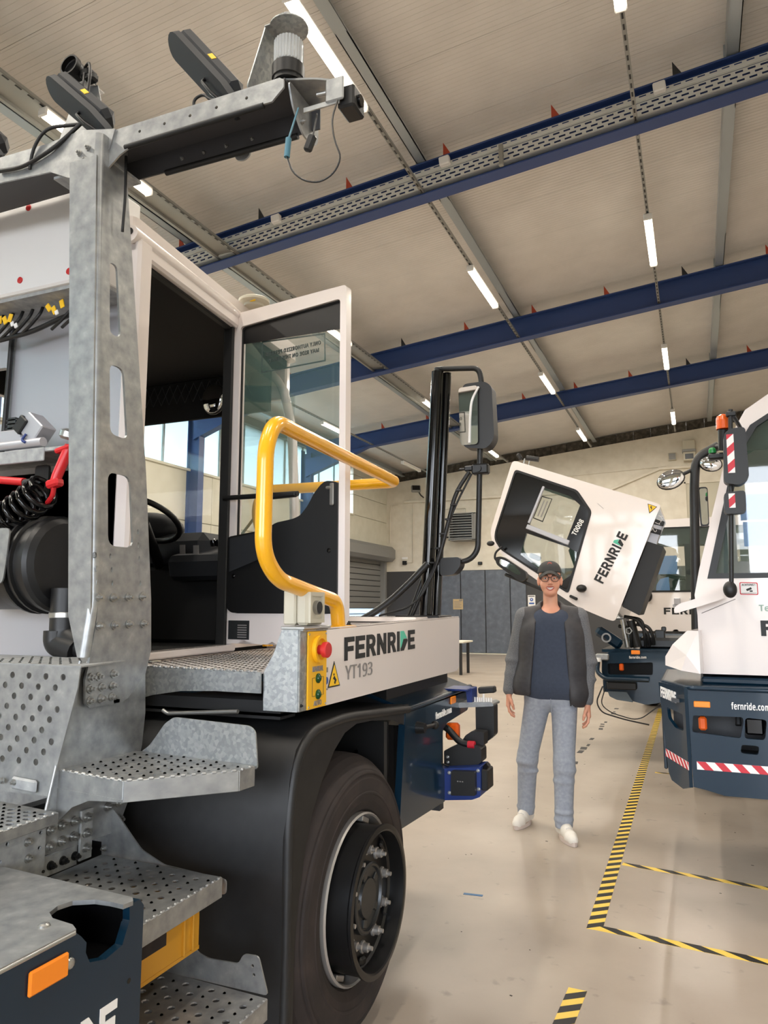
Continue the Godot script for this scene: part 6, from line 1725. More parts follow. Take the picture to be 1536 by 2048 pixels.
	# white outrigger arm and fender wedge on the corner
	obj("side_arm", g().plate(rounded2([[-0.125, 1.545], [-0.12, 1.518], [0.0, 1.555], [0.135, 1.600], [0.135, 1.640], [0.02, 1.61], [-0.10, 1.572]], 0.016, 5), plane_z(-4.66), 0.14, [], true), M.white, T)
	var wd := g()
	var wp := [Vector3(-0.186, 1.225, -4.60), Vector3(-0.184, 1.275, -4.60), Vector3(-0.141, 1.345, -4.56), Vector3(-0.060, 1.424, -4.54), Vector3(-0.002, 1.424, -4.52), Vector3(-0.003, 1.192, -4.48), Vector3(-0.10, 1.205, -4.50)]
	var ctr := Vector3(-0.07, 1.29, -4.49)
	for k in wp.size():
		wd.face([ctr, wp[k], wp[(k + 1) % wp.size()]], Vector3(-0.1, 0.2, 1))
		var a2: Vector3 = wp[k] + Vector3(0.06, 0, -0.5)
		var b2: Vector3 = wp[(k + 1) % wp.size()] + Vector3(0.06, 0, -0.5)
		wd.face([wp[k], wp[(k + 1) % wp.size()], b2, a2], (wp[k] + wp[(k + 1) % wp.size()]) * 0.5 - ctr)
	obj("corner_fender", wd, M.white, T)
	# striped mirrors on their rod
	var m := Node3D.new()
	m.name = "mirror_set"
	T.add_child(m, true)
	m.global_position = Vector3(0.19, 1.65, -4.25)
	obj("rod", g().cyl(Vector3(0.168, 1.66, -4.26), Vector3(0.215, 2.60, -4.26), 0.012, -1, 10), M.black, m)
	obj("rod_head", g().box(Vector3(0.216, 2.575, -4.26), Vector3(0.05, 0.03, 0.03), 0.006), M.black, m)
	obj("upper_housing", g().plate(rounded2([[0.172, 2.455], [0.200, 2.482], [0.276, 2.488], [0.280, 2.215], [0.238, 2.180], [0.160, 2.198]], 0.025, 5), plane_z(-4.28), 0.085, [], true), M.black, m)
	hazard_band(m, Transform3D(Basis(Vector3(0.01, 1, 0).normalized(), Vector3(-1, 0.01, 0).normalized(), Vector3(0, 0, 1)), Vector3(0.216, 2.247, -4.194)), 0.205, 0.034, 0.088, "stripe_plate")
	obj("lower_housing", g().plate(rounded2([[0.157, 2.147], [0.259, 2.154], [0.257, 2.037], [0.154, 2.034]], 0.022, 5), plane_z(-4.27), 0.07, [], true), M.black, m)
	hazard_band(m, Transform3D(Basis(Vector3(0, 1, 0), Vector3(-1, 0, 0), Vector3(0, 0, 1)), Vector3(0.208, 2.065, -4.199)), 0.075, 0.030, 0.088, "stripe_plate")
	obj("foot_ball", g().ball(Vector3(0.161, 1.645, -4.26), Vector3(0.034, 0.044, 0.03), 14, 10), M.black, m)
	obj("stay", g().cyl(Vector3(0.161, 1.645, -4.26), Vector3(0.175, 1.68, -4.64), 0.012, -1, 8).cyl(Vector3(0.215, 2.59, -4.26), Vector3(0.28, 2.58, -4.64), 0.012, -1, 8), M.black, m)
	# amber beacon and green lamp
	obj("beacon_foot", g().cyl(Vector3(0.165, 2.40, -4.35), Vector3(0.178, 2.51, -4.32), 0.018, 0.028, 12), M.black, T)
	obj("amber_beacon", g().lathe([[.036, 0], [.036, .05], [.030, .072], [.012, .082], [0, .083]], Vector3(0.178, 2.51, -4.32), Vector3.UP, 20), M.lamp_orange, T, "amber beacon")
	obj("green_lamp", g().lathe([[.02, 0], [.02, .02], [.012, .03], [0, .031]], Vector3(0.118, 2.39, -4.36), Vector3.UP, 14), flat("lamp_green", col(30, 130, 60), 0.3), T, "small green lamp")
	obj("lamp_clamp", g().box(Vector3(0.145, 2.37, -4.36), Vector3(0.10, 0.035, 0.05), 0.008), M.black, T)
	# curved black mirror post at the side
	var p := Node3D.new()
	p.name = "side_mirror_post"
	T.add_child(p, true)
	p.global_position = Vector3(0, 1.6, -5.2)
	obj("post_tube", g().tube(rounded([Vector3(-0.018, 1.30, -5.2), Vector3(0.02, 2.35, -5.2), Vector3(0.04, 2.53, -5.2), Vector3(0.18, 2.60, -5.2)], 0.13, 7), 0.030, 14), M.black, p)
	obj("post_stay", g().cyl(Vector3(0.16, 2.59, -5.2), Vector3(0.30, 2.55, -4.9), 0.02, -1, 10), M.black, p)
	var e1 := Basis(Vector3.BACK, 0.35)
	obj("oval_mirror", g().ball(Vector3(-0.12, 2.39, -5.16), Vector3(0.085, 0.058, 0.02), 20, 10, e1), M.mirror, p)
	obj("oval_housing", g().ball(Vector3(-0.12, 2.39, -5.175), Vector3(0.092, 0.064, 0.028), 20, 10, e1), M.black, p)
	obj("mirror_stem", g().cyl(Vector3(-0.05, 2.42, -5.18), Vector3(0.03, 2.46, -5.2), 0.012, -1, 8), M.black, p)
	obj("oval_mirror", g().ball(Vector3(0.125, 2.475, -5.16), Vector3(0.065, 0.045, 0.02), 20, 10, Basis(Vector3.BACK, -0.2)), M.mirror, p)
	obj("oval_housing", g().ball(Vector3(0.125, 2.478, -5.175), Vector3(0.072, 0.052, 0.028), 20, 10, Basis(Vector3.BACK, -0.2)), M.black, p)
	obj("flat_mirror", g().plate(rounded2([[0.040, 2.335], [0.100, 2.335], [0.098, 2.08], [0.045, 2.075]], 0.02, 4), plane_z(-5.26), 0.05, [], true), M.black, p)
	obj("flat_mirror_glass", g().plate(rounded2([[0.050, 2.325], [0.095, 2.325], [0.092, 2.09], [0.054, 2.086]], 0.014, 4), plane_z(-5.212), 0.004), M.mirror, p)
	# wheels and frame underneath
	obj("chassis", g().lohi(Vector3(0.4, 0.62, -7.8), Vector3(1.8, 0.95, -4.7)), M.black_matte, T)
	for x in [-0.10, 2.30]:
		var ax := Vector3.LEFT if x < 1.0 else Vector3.RIGHT
		obj("front_tyre", g().lathe([[.28, 0], [.42, .01], [.48, -.04], [.5, -.1], [.5, -.22], [.46, -.29], [.28, -.3]], Vector3(x, 0.5, -7.35), ax, 32), M.tyre, T)

func build_tilted_truck() -> void:
	var T := thing("terminal_tractor", "white and navy tractor with its cab tipped forward behind the man", "truck", Vector3(0.6, 0, -8.8), "terminal tractors in the hall")
	var zf := -8.1
	var out := rounded2([[-1.836, 3.200], [-0.290, 2.612], [-0.333, 2.526], [-0.798, 1.411], [-0.87, 1.43], [-1.185, 1.566], [-1.592, 1.847], [-1.96, 2.115], [-2.085, 2.265], [-2.108, 2.410]], 0.05, 4)
	var win := rounded2([[-1.810, 3.095], [-1.134, 2.816], [-0.990, 2.574], [-1.265, 1.700], [-1.99, 2.192], [-2.062, 2.307], [-2.055, 2.40]], 0.04, 4)
	shell(T, out, win, zf, 1.55, win)
	var cb := T.get_node("cab")
	# black surround, sliding window frame and panes inside the opening
	var p1 := v2([[-1.493, 2.867], [-1.215, 2.756], [-1.113, 2.651], [-1.267, 2.284], [-1.669, 2.464]])
	var p2 := v2([[-1.704, 2.371], [-1.259, 2.202], [-1.150, 2.135], [-1.235, 1.90], [-1.339, 1.829], [-1.593, 1.988], [-1.777, 2.136]])
	obj("black_surround", g().plate(scaled2(win, 0.985), plane_z(zf - 0.017), 0.006, [p1, p2]), M.black_gloss, T)
	obj("slide_rail", g().box(Vector3(-1.47, 2.345, zf - 0.012), Vector3(0.50, 0.055, 0.02), 0.006, Basis(Vector3.BACK, -0.415)), M.alu, T)
	obj("slide_rail", g().box(Vector3(-1.585, 2.68, zf - 0.012), Vector3(0.03, 0.44, 0.02), 0.006, Basis(Vector3.BACK, -0.415)), M.alu, T)
	obj("sticker_frame", g().plate(v2([[-1.523, 2.779], [-1.409, 2.739], [-1.520, 2.485], [-1.628, 2.535]]), plane_z(zf - 0.02), 0.002, [v2([[-1.519, 2.765], [-1.420, 2.732], [-1.524, 2.500], [-1.617, 2.541]])]), M.print_black, T)
	var up := Vector3(0.463, 0.886, 0).normalized()
	for k in 2:
		obj("sticker_print", g().box(Vector3(-1.535 + 0.035 * k, 2.640 - 0.012 * k, zf - 0.018), Vector3(0.014, 0.19, 0.002), 0.0, Basis(Vector3.BACK, -0.415)), M.print_grey, T)
	lettering("T0008", Vector3(-1.168, 2.318, zf + 0.001), Vector3(0.095, 0.158, 0), Vector3(-0.158, 0.095, 0), 0.185, 0.055, M.print_white, T)
	fernride(Vector3(-0.905, 1.80, zf + 0.0005), Vector3(0.272, 0.499, 0), Vector3(-0.499, 0.272, 0), 0.575, 0.105, M.print_black, M.teal, T)
	lettering("YT192", Vector3(-0.315, 2.515, zf + 0.0005), Vector3(-0.085, -0.165, 0), Vector3(0.165, -0.085, 0), 0.19, 0.05, flat("print_pale", col(196, 190, 188), 0.5), T, "lettering", false)
	warning_triangle(T, Vector3(-0.395, 2.570, zf + 0.0005), Vector3(0.85, -0.35, 0).normalized() * -1.0, Vector3(-0.35, -0.85, 0).normalized(), 0.10)
	obj("door_crease", g().tube([Vector3(-0.93, 2.66, zf + 0.001), Vector3(-0.87, 2.60, zf + 0.001)], 0.003, 4), M.print_pale, T)
	obj("door_handle", g().box(Vector3(-1.21, 1.66, zf + 0.02), Vector3(0.09, 0.03, 0.03), 0.008, Basis(Vector3.BACK, -0.45)), M.black, T)
	obj("side_knob", g().ball(Vector3(-1.12, 1.755, zf + 0.05), Vector3(0.055, 0.042, 0.05), 14, 8), M.black, T)
	obj("interior_mirror", g().box(Vector3(-1.69, 2.13, zf - 0.4), Vector3(0.14, 0.06, 0.03), 0.015, Basis(Vector3.BACK, -0.4)), M.black, T)
	obj("seat_frame", g().box(Vector3(-1.24, 2.05, zf - 0.7), Vector3(0.10, 0.42, 0.3), 0.03, Basis(Vector3.BACK, 0.3)), M.interior, T)
	# rear of the tipped cab: dark intake box with metal straps
	obj("intake_box", g().plate(rounded2([[-0.444, 2.238], [-0.290, 2.180], [-0.559, 1.473], [-0.727, 1.565]], 0.01, 2), plane_z(zf - 0.75), 0.70), M.black, T)
	obj("box_strap", g().box(Vector3(-0.345, 2.440, zf - 0.10), Vector3(0.14, 0.05, 0.06), 0.004, Basis(Vector3.BACK, -0.3)), M.black, T)
	obj("box_strap", g().box(Vector3(-0.378, 2.35, zf - 0.10), Vector3(0.14, 0.05, 0.06), 0.004, Basis(Vector3.BACK, -0.3)), M.black, T)
	obj("metal_duct", g().box(Vector3(-0.375, 2.345, zf - 0.14), Vector3(0.12, 0.25, 0.06), 0.004, Basis(Vector3.BACK, -0.35)), M.alu, T)
	# mirror folded under the cab front, camera on the roof edge
	obj("folded_mirror", g().plate(rounded2([[-2.02, 2.10], [-1.94, 2.11], [-1.68, 1.93], [-1.68, 1.85], [-1.75, 1.83], [-2.0, 2.02]], 0.03, 4), plane_z(-8.05), 0.12, [], true), M.black, T)
	obj("mirror_face", g().plate(rounded2([[-1.96, 2.085], [-1.80, 2.01], [-1.73, 1.915], [-1.77, 1.90], [-1.97, 2.03]], 0.02, 3), plane_z(-7.932), 0.004), M.mirror, T)
	obj("mirror_bracket", g().tube(rounded([Vector3(-1.95, 2.22, -8.0), Vector3(-2.03, 2.16, -8.0), Vector3(-2.04, 2.08, -8.0), Vector3(-1.96, 2.05, -8.0)], 0.04), 0.012, 8), M.black, T)
	obj("bracket_bulb", g().ball(Vector3(-2.08, 2.26, -8.0), Vector3(0.045, 0.03, 0.03), 10, 8), M.black, T)
	obj("lower_bar", g().box(Vector3(-1.66, 1.80, -8.08), Vector3(0.62, 0.035, 0.05), 0.01, Basis(Vector3.BACK, -0.40)), M.black, T)
	obj("roof_camera", g().box(Vector3(-1.80, 3.275, -8.3), Vector3(0.05, 0.09, 0.06), 0.02, Basis(Vector3.BACK, 0.5)).cyl(Vector3(-1.72, 3.255, -8.3), Vector3(-1.58, 3.225, -8.3), 0.03, -1, 12), M.black, T)
	obj("camera_stalk", g().tube([Vector3(-1.76, 3.15, -8.3), Vector3(-1.74, 3.25, -8.3)], 0.01, 6).tube([Vector3(-1.70, 3.14, -8.3), Vector3(-1.68, 3.24, -8.3)], 0.008, 6), M.steel, T)
	obj("roof_edge_strip", g().box(Vector3(-0.72, 2.785, zf - 0.3), Vector3(0.34, 0.02, 0.2), 0.006, Basis(Vector3.BACK, -0.37)), M.yellow_plate, T)
	# bumper and front frame
	var b := Node3D.new()
	b.name = "front_bumper"
	T.add_child(b, true)
	b.global_position = Vector3(-0.4, 0.6, -8.0)
	var ow := rounded2([[-0.885, 0.985], [-0.440, 1.010], [-0.445, 0.885], [-0.875, 0.875]], 0.02, 3)
	obj("side_panel", g().plate(rounded2([[-0.93, 1.075], [-0.76, 1.135], [0.60, 1.135], [0.60, 0.66], [-0.27, 0.64], [-0.52, 0.590], [-0.80, 0.655], [-0.88, 0.70], [-0.94, 0.90]], 0.02, 3), plane_z(-8.03), 0.03, [ow]), M.navy, b)
	obj("front_corner", g().plate(v2([[-0.93, -8.0], [-0.93, -8.6], [-0.88, -8.6], [-0.88, -8.0]]), plane_y(0.70), 0.37), M.navy, b)
	obj("top_plate", g().plate(v2([[-0.93, -8.0], [0.6, -8.0], [0.6, -10.0], [-0.93, -10.0]]), Transform3D(Basis(Vector3.RIGHT, Vector3(0, 0, 1), Vector3.UP), Vector3(0, 1.10, 0)), 0.03), M.navy, b)
	obj("lamp_insert", g().lohi(Vector3(-0.9, 0.84, -8.26), Vector3(-0.42, 1.04, -8.24)).lohi(Vector3(-0.9, 1.02, -8.26), Vector3(-0.42, 1.04, -8.04)).lohi(Vector3(-0.44, 0.84, -8.26), Vector3(-0.42, 1.04, -8.04)).lohi(Vector3(-0.9, 0.84, -8.26), Vector3(-0.42, 0.86, -8.04)), M.insert_plastic, b)
	obj("orange_reflector", g().box(Vector3(-0.600, 1.105, -7.996), Vector3(0.085, 0.040, 0.012), 0.004), M.orange, b, "orange reflector")
	lettering("fernride.com", Vector3(-0.665, 1.040, -7.9995), Vector3(1, 0.03, 0), Vector3.UP, 0.165, 0.028, M.print_white, b)
	obj("turn_signal", g().lohi(Vector3(-0.765, 0.915, -8.06), Vector3(-0.722, 0.99, -8.0), 0.01), M.lamp_orange, b, "orange turn signal")
	obj("bumper_bar", g().tube(rounded([Vector3(-0.97, 1.0, -7.98), Vector3(-0.98, 0.90, -7.95), Vector3(-0.90, 0.84, -7.92), Vector3(-0.48, 0.84, -7.92)], 0.04), 0.022, 10), M.navy, b)
	obj("scanner_box", g().lohi(Vector3(-0.89, 0.735, -8.04), Vector3(-0.60, 0.81, -7.94), 0.01), M.black, b)
	obj("grey_skirt", g().plate(rounded2([[-0.885, 0.71], [-0.70, 0.71], [-0.64, 0.61], [-0.80, 0.628], [-0.87, 0.66]], 0.01, 2), plane_z(-8.0), 0.02), M.navy_grey, b)
	obj("corner_sensor", g().lohi(Vector3(-0.99, 1.02, -8.05), Vector3(-0.86, 1.085, -7.95), 0.01), M.zinc, b)
	obj("white_cap", g().cyl(Vector3(-0.965, 1.005, -7.97), Vector3(-0.965, 1.045, -7.97), 0.035, -1, 14), M.print_white, b)
	# engine bay clutter
	obj("tilt_hinge", g().box(Vector3(-0.88, 1.24, -8.25), Vector3(0.30, 0.11, 0.12), 0.03, Basis(Vector3.BACK, -0.6)), M.navy, T)
	obj("hinge_ring", g().lathe([[.05, 0], [.05, .02], [.034, .02], [.034, .0]], Vector3(-0.90, 1.24, -8.19), Vector3(0, 0, 1), 18), M.steel, T)
	obj("tilt_strut", g().cyl(Vector3(-0.74, 1.43, -8.28), Vector3(-0.70, 1.14, -8.28), 0.025, -1, 12), M.steel, T)
	obj("tilt_strut", g().cyl(Vector3(-0.66, 1.42, -8.30), Vector3(-0.60, 1.14, -8.30), 0.045, -1, 12), M.black, T)
	obj("loop_ring", g().tube([Vector3(-0.70, 1.33, -8.24), Vector3(-0.665, 1.345, -8.24), Vector3(-0.645, 1.31, -8.24), Vector3(-0.67, 1.28, -8.24), Vector3(-0.70, 1.29, -8.24)], 0.008, 6, true), M.steel, T)
	for q in [[-0.72, 1.46, -0.48, 1.16], [-0.66, 1.45, -0.52, 1.15], [-0.60, 1.38, -0.44, 1.17], [-0.78, 1.36, -0.66, 1.14]]:
		obj("engine_hose", g().tube(rounded([Vector3(q[0], q[1], -8.3), Vector3(q[0] + 0.12, q[1] - 0.02, -8.26), Vector3(q[2], q[3] + 0.1, -8.26), Vector3(q[2], q[3], -8.3)], 0.06), 0.018, 8), M.black, T)
	obj("engine_block", g().lohi(Vector3(-0.60, 1.12, -9.2), Vector3(0.3, 1.24, -8.35), 0.03).box(Vector3(-0.38, 1.27, -8.45), Vector3(0.10, 0.10, 0.1), 0.01).box(Vector3(-0.34, 1.33, -8.45), Vector3(0.05, 0.05, 0.05), 0.01), M.dark_steel, T)
	obj("hanging_cable", g().tube(rounded([Vector3(-0.93, 0.76, -7.96), Vector3(-1.0, 0.60, -7.95), Vector3(-0.95, 0.50, -7.95), Vector3(-0.72, 0.44, -7.95), Vector3(-0.50, 0.40, -7.98)], 0.1), 0.008, 6), M.cable, T)
	obj("hanging_cable", g().tube(rounded([Vector3(-0.90, 0.76, -7.97), Vector3(-0.96, 0.58, -7.96), Vector3(-0.86, 0.50, -7.96), Vector3(-0.60, 0.43, -7.98), Vector3(-0.36, 0.62, -8.02)], 0.1), 0.006, 6), M.cable, T)
	obj("chassis", g().lohi(Vector3(-0.4, 0.6, -9.9), Vector3(3.6, 0.95, -8.3)), M.black_matte, T)
	for z in [-8.12, -10.1]:
		obj("front_tyre", g().lathe([[.28, 0], [.42, .01], [.48, -.04], [.5, -.1], [.5, -.22], [.46, -.29], [.28, -.3]], Vector3(0.9, 0.5, z), Vector3(0, 0, 1) if z > -9 else Vector3(0, 0, -1), 32), M.tyre, T)

func build_far_truck() -> void:
	var T := thing("terminal_tractor", "white tractor parked farther back behind the tipped cab", "truck", Vector3(0.4, 0, -12.8), "terminal tractors in the hall")
	var zf := -12.0
	var out := rounded2([[-0.985, 1.205], [1.3, 1.205], [1.3, 2.90], [0.1, 2.90], [-0.62, 2.88], [-0.82, 2.76], [-0.91, 2.285]], 0.06, 4)
	var win := rounded2([[-0.79, 1.785], [0.8, 1.785], [0.8, 2.76], [0.0, 2.77], [-0.52, 2.77], [-0.68, 2.70], [-0.75, 2.3]], 0.05, 4)
	shell(T, out, win, zf, 1.7, v2([[-0.6, 1.9], [0.7, 1.9], [0.7, 2.6], [-0.6, 2.6]]))
	obj("sun_band", g().plate(v2([[-0.73, 2.50], [0.8, 2.50], [0.8, 2.76], [0.0, 2.77], [-0.52, 2.77], [-0.69, 2.70]]), plane_z(zf - 0.03), 0.005), M.black, T)
	obj("window_post", g().lohi(Vector3(-0.14, 1.79, zf - 0.04), Vector3(-0.05, 2.52, zf - 0.02), 0.005), M.black, T)
	obj("gate_reflection", g().lohi(Vector3(-0.58, 2.06, zf - 0.06), Vector3(-0.25, 2.34, zf - 0.055)), M.reflection_blue, T, "gate reflection put in as a pale blue sheet behind the window")  # daylight reflection drawn as pale blue pieces behind the pane
	obj("gate_reflection", g().plate(v2([[-0.57, 1.80], [-0.37, 1.80], [-0.38, 2.02], [-0.50, 1.99], [-0.56, 1.90]]), plane_z(zf - 0.06), 0.005), M.reflection_blue, T, "gate reflection put in as a pale blue sheet behind the window")
	obj("steering_wheel", g().tube(rounded([Vector3(-0.5, 2.08, zf - 0.3), Vector3(-0.3, 2.02, zf - 0.3), Vector3(-0.15, 2.0, zf - 0.3)], 0.1), 0.03, 8), M.black, T)
	obj("seat", g().lohi(Vector3(-0.34, 1.78, zf - 0.6), Vector3(0.3, 2.0, zf - 0.3), 0.04), M.black, T)
	obj("side_knob", g().ball(Vector3(-0.69, 1.73, zf + 0.05), Vector3(0.07, 0.09, 0.05), 14, 10), M.black, T)
	fernride(Vector3(-0.47, 1.455, zf + 0.0005), Vector3.RIGHT, Vector3.UP, 0.86, 0.10, M.print_black, M.teal, T)
	for x in [-0.32, -0.10]:
		obj("hook_bracket", g().lohi(Vector3(x, 1.60, zf), Vector3(x + 0.09, 1.70, zf + 0.05), 0.008), M.alu, T)
	obj("bracket_base", g().lohi(Vector3(-0.34, 1.57, zf), Vector3(0.0, 1.61, zf + 0.03), 0.004), M.alu, T)
	obj("bumper", g().lohi(Vector3(-1.0, 0.55, -13.6), Vector3(1.35, 1.17, -11.9), 0.05), M.navy, T)
	obj("chassis", g().lohi(Vector3(-0.6, 0.55, -14.5), Vector3(1.0, 0.9, -13.6)), M.black_matte, T)
	for x in [-0.9, 1.25]:
		obj("front_tyre", g().lathe([[.28, 0], [.42, .01], [.48, -.04], [.5, -.1], [.5, -.22], [.46, -.29], [.28, -.3]], Vector3(x, 0.5, -13.0), Vector3.LEFT if x < 0.0 else Vector3.RIGHT, 32), M.tyre, T)

# ---------------------------------------------------------------- the man
# smooth union of tapered capsules and ellipsoids on a grid, meshed as surface nets
func smin(a: float, b: float, k: float) -> float:
	var h := clampf(0.5 + 0.5 * (b - a) / k, 0.0, 1.0)
	return lerpf(b, a, h) - k * h * (1.0 - h)

func nets(prims: Array, cell: float, gg: G) -> void:
	# prim: ["c", a, b, ra, rb, k, squash] capsule, ["e", centre, radii, k] ellipsoid, ["b", centre, half, k] box; a leading "-" cuts away
	var lo := Vector3.ONE * 1e9
	var hi := -lo
	var boxes := []
	for p in prims:
		var kind: String = p[0]
		var mn: Vector3; var mx: Vector3; var k: float
		if kind.ends_with("c"):
			var r: float = max(p[3], p[4])
			mn = (p[1] as Vector3).min(p[2]) - Vector3.ONE * r
			mx = (p[1] as Vector3).max(p[2]) + Vector3.ONE * r
			k = p[5]
		else:
			mn = p[1] - p[2]; mx = p[1] + p[2]; k = p[3]
		mn -= Vector3.ONE * (k + cell * 2.0); mx += Vector3.ONE * (k + cell * 2.0)
		boxes.append([mn, mx])
		if not kind.begins_with("-"):
			lo = lo.min(mn); hi = hi.max(mx)
	var nx := int((hi.x - lo.x) / cell) + 2
	var ny := int((hi.y - lo.y) / cell) + 2
	var nz := int((hi.z - lo.z) / cell) + 2
	var f := PackedFloat32Array()
	f.resize(nx * ny * nz)
	f.fill(1.0)
	for pi in prims.size():
		var p: Array = prims[pi]
		var kind: String = p[0]
		var neg := kind.begins_with("-")
		var mn: Vector3 = boxes[pi][0]; var mx: Vector3 = boxes[pi][1]
		var x0: int = max(0, int((mn.x - lo.x) / cell)); var x1: int = min(nx - 1, int((mx.x - lo.x) / cell) + 1)
		var y0: int = max(0, int((mn.y - lo.y) / cell)); var y1: int = min(ny - 1, int((mx.y - lo.y) / cell) + 1)
		var z0: int = max(0, int((mn.z - lo.z) / cell)); var z1: int = min(nz - 1, int((mx.z - lo.z) / cell) + 1)
		var is_c := kind.ends_with("c")
		var is_b := kind.ends_with("b")
		var a: Vector3 = p[1]
		var b: Vector3 = p[2]
		var k: float = p[5] if is_c else p[3]
		var ab := b - a
		var ab2: float = max(ab.length_squared(), 1e-9)
		var mr: float = 0.0 if is_c else min(b.x, min(b.y, b.z))
		for z in range(z0, z1 + 1):
			for y in range(y0, y1 + 1):
				var base := (z * ny + y) * nx
				var q := Vector3(0, lo.y + y * cell, lo.z + z * cell)
				for x in range(x0, x1 + 1):
					q.x = lo.x + x * cell
					var d: float
					if is_c:
						var t := clampf((q - a).dot(ab) / ab2, 0.0, 1.0)
						d = q.distance_to(a + ab * t) - lerpf(p[3], p[4], t)
					elif is_b:
						var w := (q - a).abs() - b
						d = w.max(Vector3.ZERO).length() + min(max(w.x, max(w.y, w.z)), 0.0)
					else:
						var u := (q - a) / b
						var l := u.length()
						d = (l - 1.0) * mr if l < 0.0001 else l * (l - 1.0) / (u / b).length()
					var i := base + x
					if neg:
						f[i] = -smin(-f[i], d, k)
					else:
						f[i] = smin(f[i], d, k)
	var vid := PackedInt32Array()
	vid.resize(nx * ny * nz)
	vid.fill(-1)
	var vs := PackedVector3Array()
	var offs := [0, 1, nx, nx + 1, nx * ny, nx * ny + 1, nx * ny + nx, nx * ny + nx + 1]
	for z in nz - 1:
		for y in ny - 1:
			for x in nx - 1:
				var i := (z * ny + y) * nx + x
				var inside := 0
				for c in 8:
					if f[i + offs[c]] < 0.0: inside += 1
				if inside == 0 or inside == 8: continue
				var acc := Vector3.ZERO
				var n := 0
				for e in [[0, 1], [0, 2], [0, 4], [1, 3], [1, 5], [2, 3], [2, 6], [3, 7], [4, 5], [4, 6], [5, 7], [6, 7]]:
					var fa := f[i + offs[e[0]]]
					var fb := f[i + offs[e[1]]]
					if (fa < 0.0) != (fb < 0.0):
						var t := fa / (fa - fb)
						var pa := Vector3(e[0] & 1, (e[0] >> 1) & 1, e[0] >> 2)
						var pb := Vector3(e[1] & 1, (e[1] >> 1) & 1, e[1] >> 2)
						acc += pa.lerp(pb, t)
						n += 1
				vid[i] = vs.size()
				vs.append(lo + (Vector3(x, y, z) + acc / n) * cell)
	var tris := PackedInt32Array()
	for z in range(1, nz - 1):
		for y in range(1, ny - 1):
			for x in range(1, nx - 1):
				var i := (z * ny + y) * nx + x
				for ax in 3:
					var st: int = [1, nx, nx * ny][ax]
					var fa := f[i]
					var fb := f[i + st]
					if (fa < 0.0) == (fb < 0.0): continue
					var u: int = [nx, nx * ny, 1][ax]
					var w: int = [nx * ny, 1, nx][ax]
					var q := [vid[i], vid[i - u], vid[i - u - w], vid[i - w]]
					if q.has(-1): continue
					if fa < 0.0:
						tris.append_array(PackedInt32Array([q[0], q[1], q[2], q[0], q[2], q[3]]))
					else:
						tris.append_array(PackedInt32Array([q[0], q[2], q[1], q[0], q[3], q[2]]))
	var nm := PackedVector3Array()
	nm.resize(vs.size())
	for k in range(0, tris.size(), 3):
		var nn := (vs[tris[k + 2]] - vs[tris[k]]).cross(vs[tris[k + 1]] - vs[tris[k]])
		for j in 3: nm[tris[k + j]] += nn
	var s := gg.v.size()
	# orient outwards: the field grows outwards
	var flip := 0
	for k in range(0, min(tris.size(), 3000), 3):
		var c := (vs[tris[k]] + vs[tris[k + 1]] + vs[tris[k + 2]]) / 3.0
		var nn := nm[tris[k]].normalized()
		var o := c + nn * cell
		var xi := clampi(int((o.x - lo.x) / cell + 0.5), 0, nx - 1)
		var yi := clampi(int((o.y - lo.y) / cell + 0.5), 0, ny - 1)
		var zi := clampi(int((o.z - lo.z) / cell + 0.5), 0, nz - 1)
		flip += 1 if f[(zi * ny + yi) * nx + xi] < 0.0 else -1
	for k in vs.size():
		gg.v.append(vs[k])
		gg.n.append(nm[k].normalized() * (-1.0 if flip > 0 else 1.0))
	for k in range(0, tris.size(), 3):
		if flip > 0:
			gg.ix.append(s + tris[k]); gg.ix.append(s + tris[k + 2]); gg.ix.append(s + tris[k + 1])
		else:
			gg.ix.append(s + tris[k]); gg.ix.append(s + tris[k + 1]); gg.ix.append(s + tris[k + 2])

func hand(prims: Array, wr: Vector3, side: float) -> void:
	# relaxed hand hanging down; side +1 for the hand at greater x. Thumb points forward (+z).
	var K := 0.006
	var palm := wr + Vector3(0.004 * side, -0.055, 0.008)
	prims.append(["c", wr + Vector3(0, 0.03, 0), wr, 0.025, 0.023, 0.02, 0])
	prims.append(["c", wr + Vector3(0, -0.02, -0.016), palm + Vector3(0, -0.03, -0.024), 0.016, 0.015, 0.014, 0])
	prims.append(["c", wr + Vector3(0, -0.02, 0.0), palm + Vector3(0.002 * side, -0.035, 0.0), 0.017, 0.016, 0.014, 0])
	prims.append(["c", wr + Vector3(0, -0.02, 0.014), palm + Vector3(0, -0.033, 0.022), 0.017, 0.015, 0.014, 0])
	# four fingers, curling inwards
	for i in 4:
		var z: float = [0.030, 0.010, -0.010, -0.029][i]
		var ln: float = [0.072, 0.080, 0.074, 0.058][i]
		var r: float = [0.0092, 0.0095, 0.009, 0.0082][i]
		var a := palm + Vector3(0, -0.038, z)
		var b := a + Vector3(-0.006 * side, -ln * 0.45, 0.006)
		var c := b + Vector3(-0.016 * side, -ln * 0.30, 0.004)
		var d := c + Vector3(-0.018 * side, -ln * 0.16, 0.0)
		prims.append(["c", a, b, r, r * 0.95, K, 0])
		prims.append(["c", b, c, r * 0.95, r * 0.88, K, 0])
		prims.append(["c", c, d, r * 0.88, r * 0.78, K, 0])
	var t0 := wr + Vector3(-0.004 * side, -0.022, 0.020)
	var t1 := t0 + Vector3(-0.014 * side, -0.032, 0.028)
	var t2 := t1 + Vector3(-0.010 * side, -0.030, 0.010)
	var t3 := t2 + Vector3(-0.006 * side, -0.024, 0.0)
	prims.append(["c", t0, t1, 0.014, 0.0115, 0.012, 0])
	prims.append(["c", t1, t2, 0.0112, 0.0102, K, 0])
	prims.append(["c", t2, t3, 0.0102, 0.0085, K, 0])

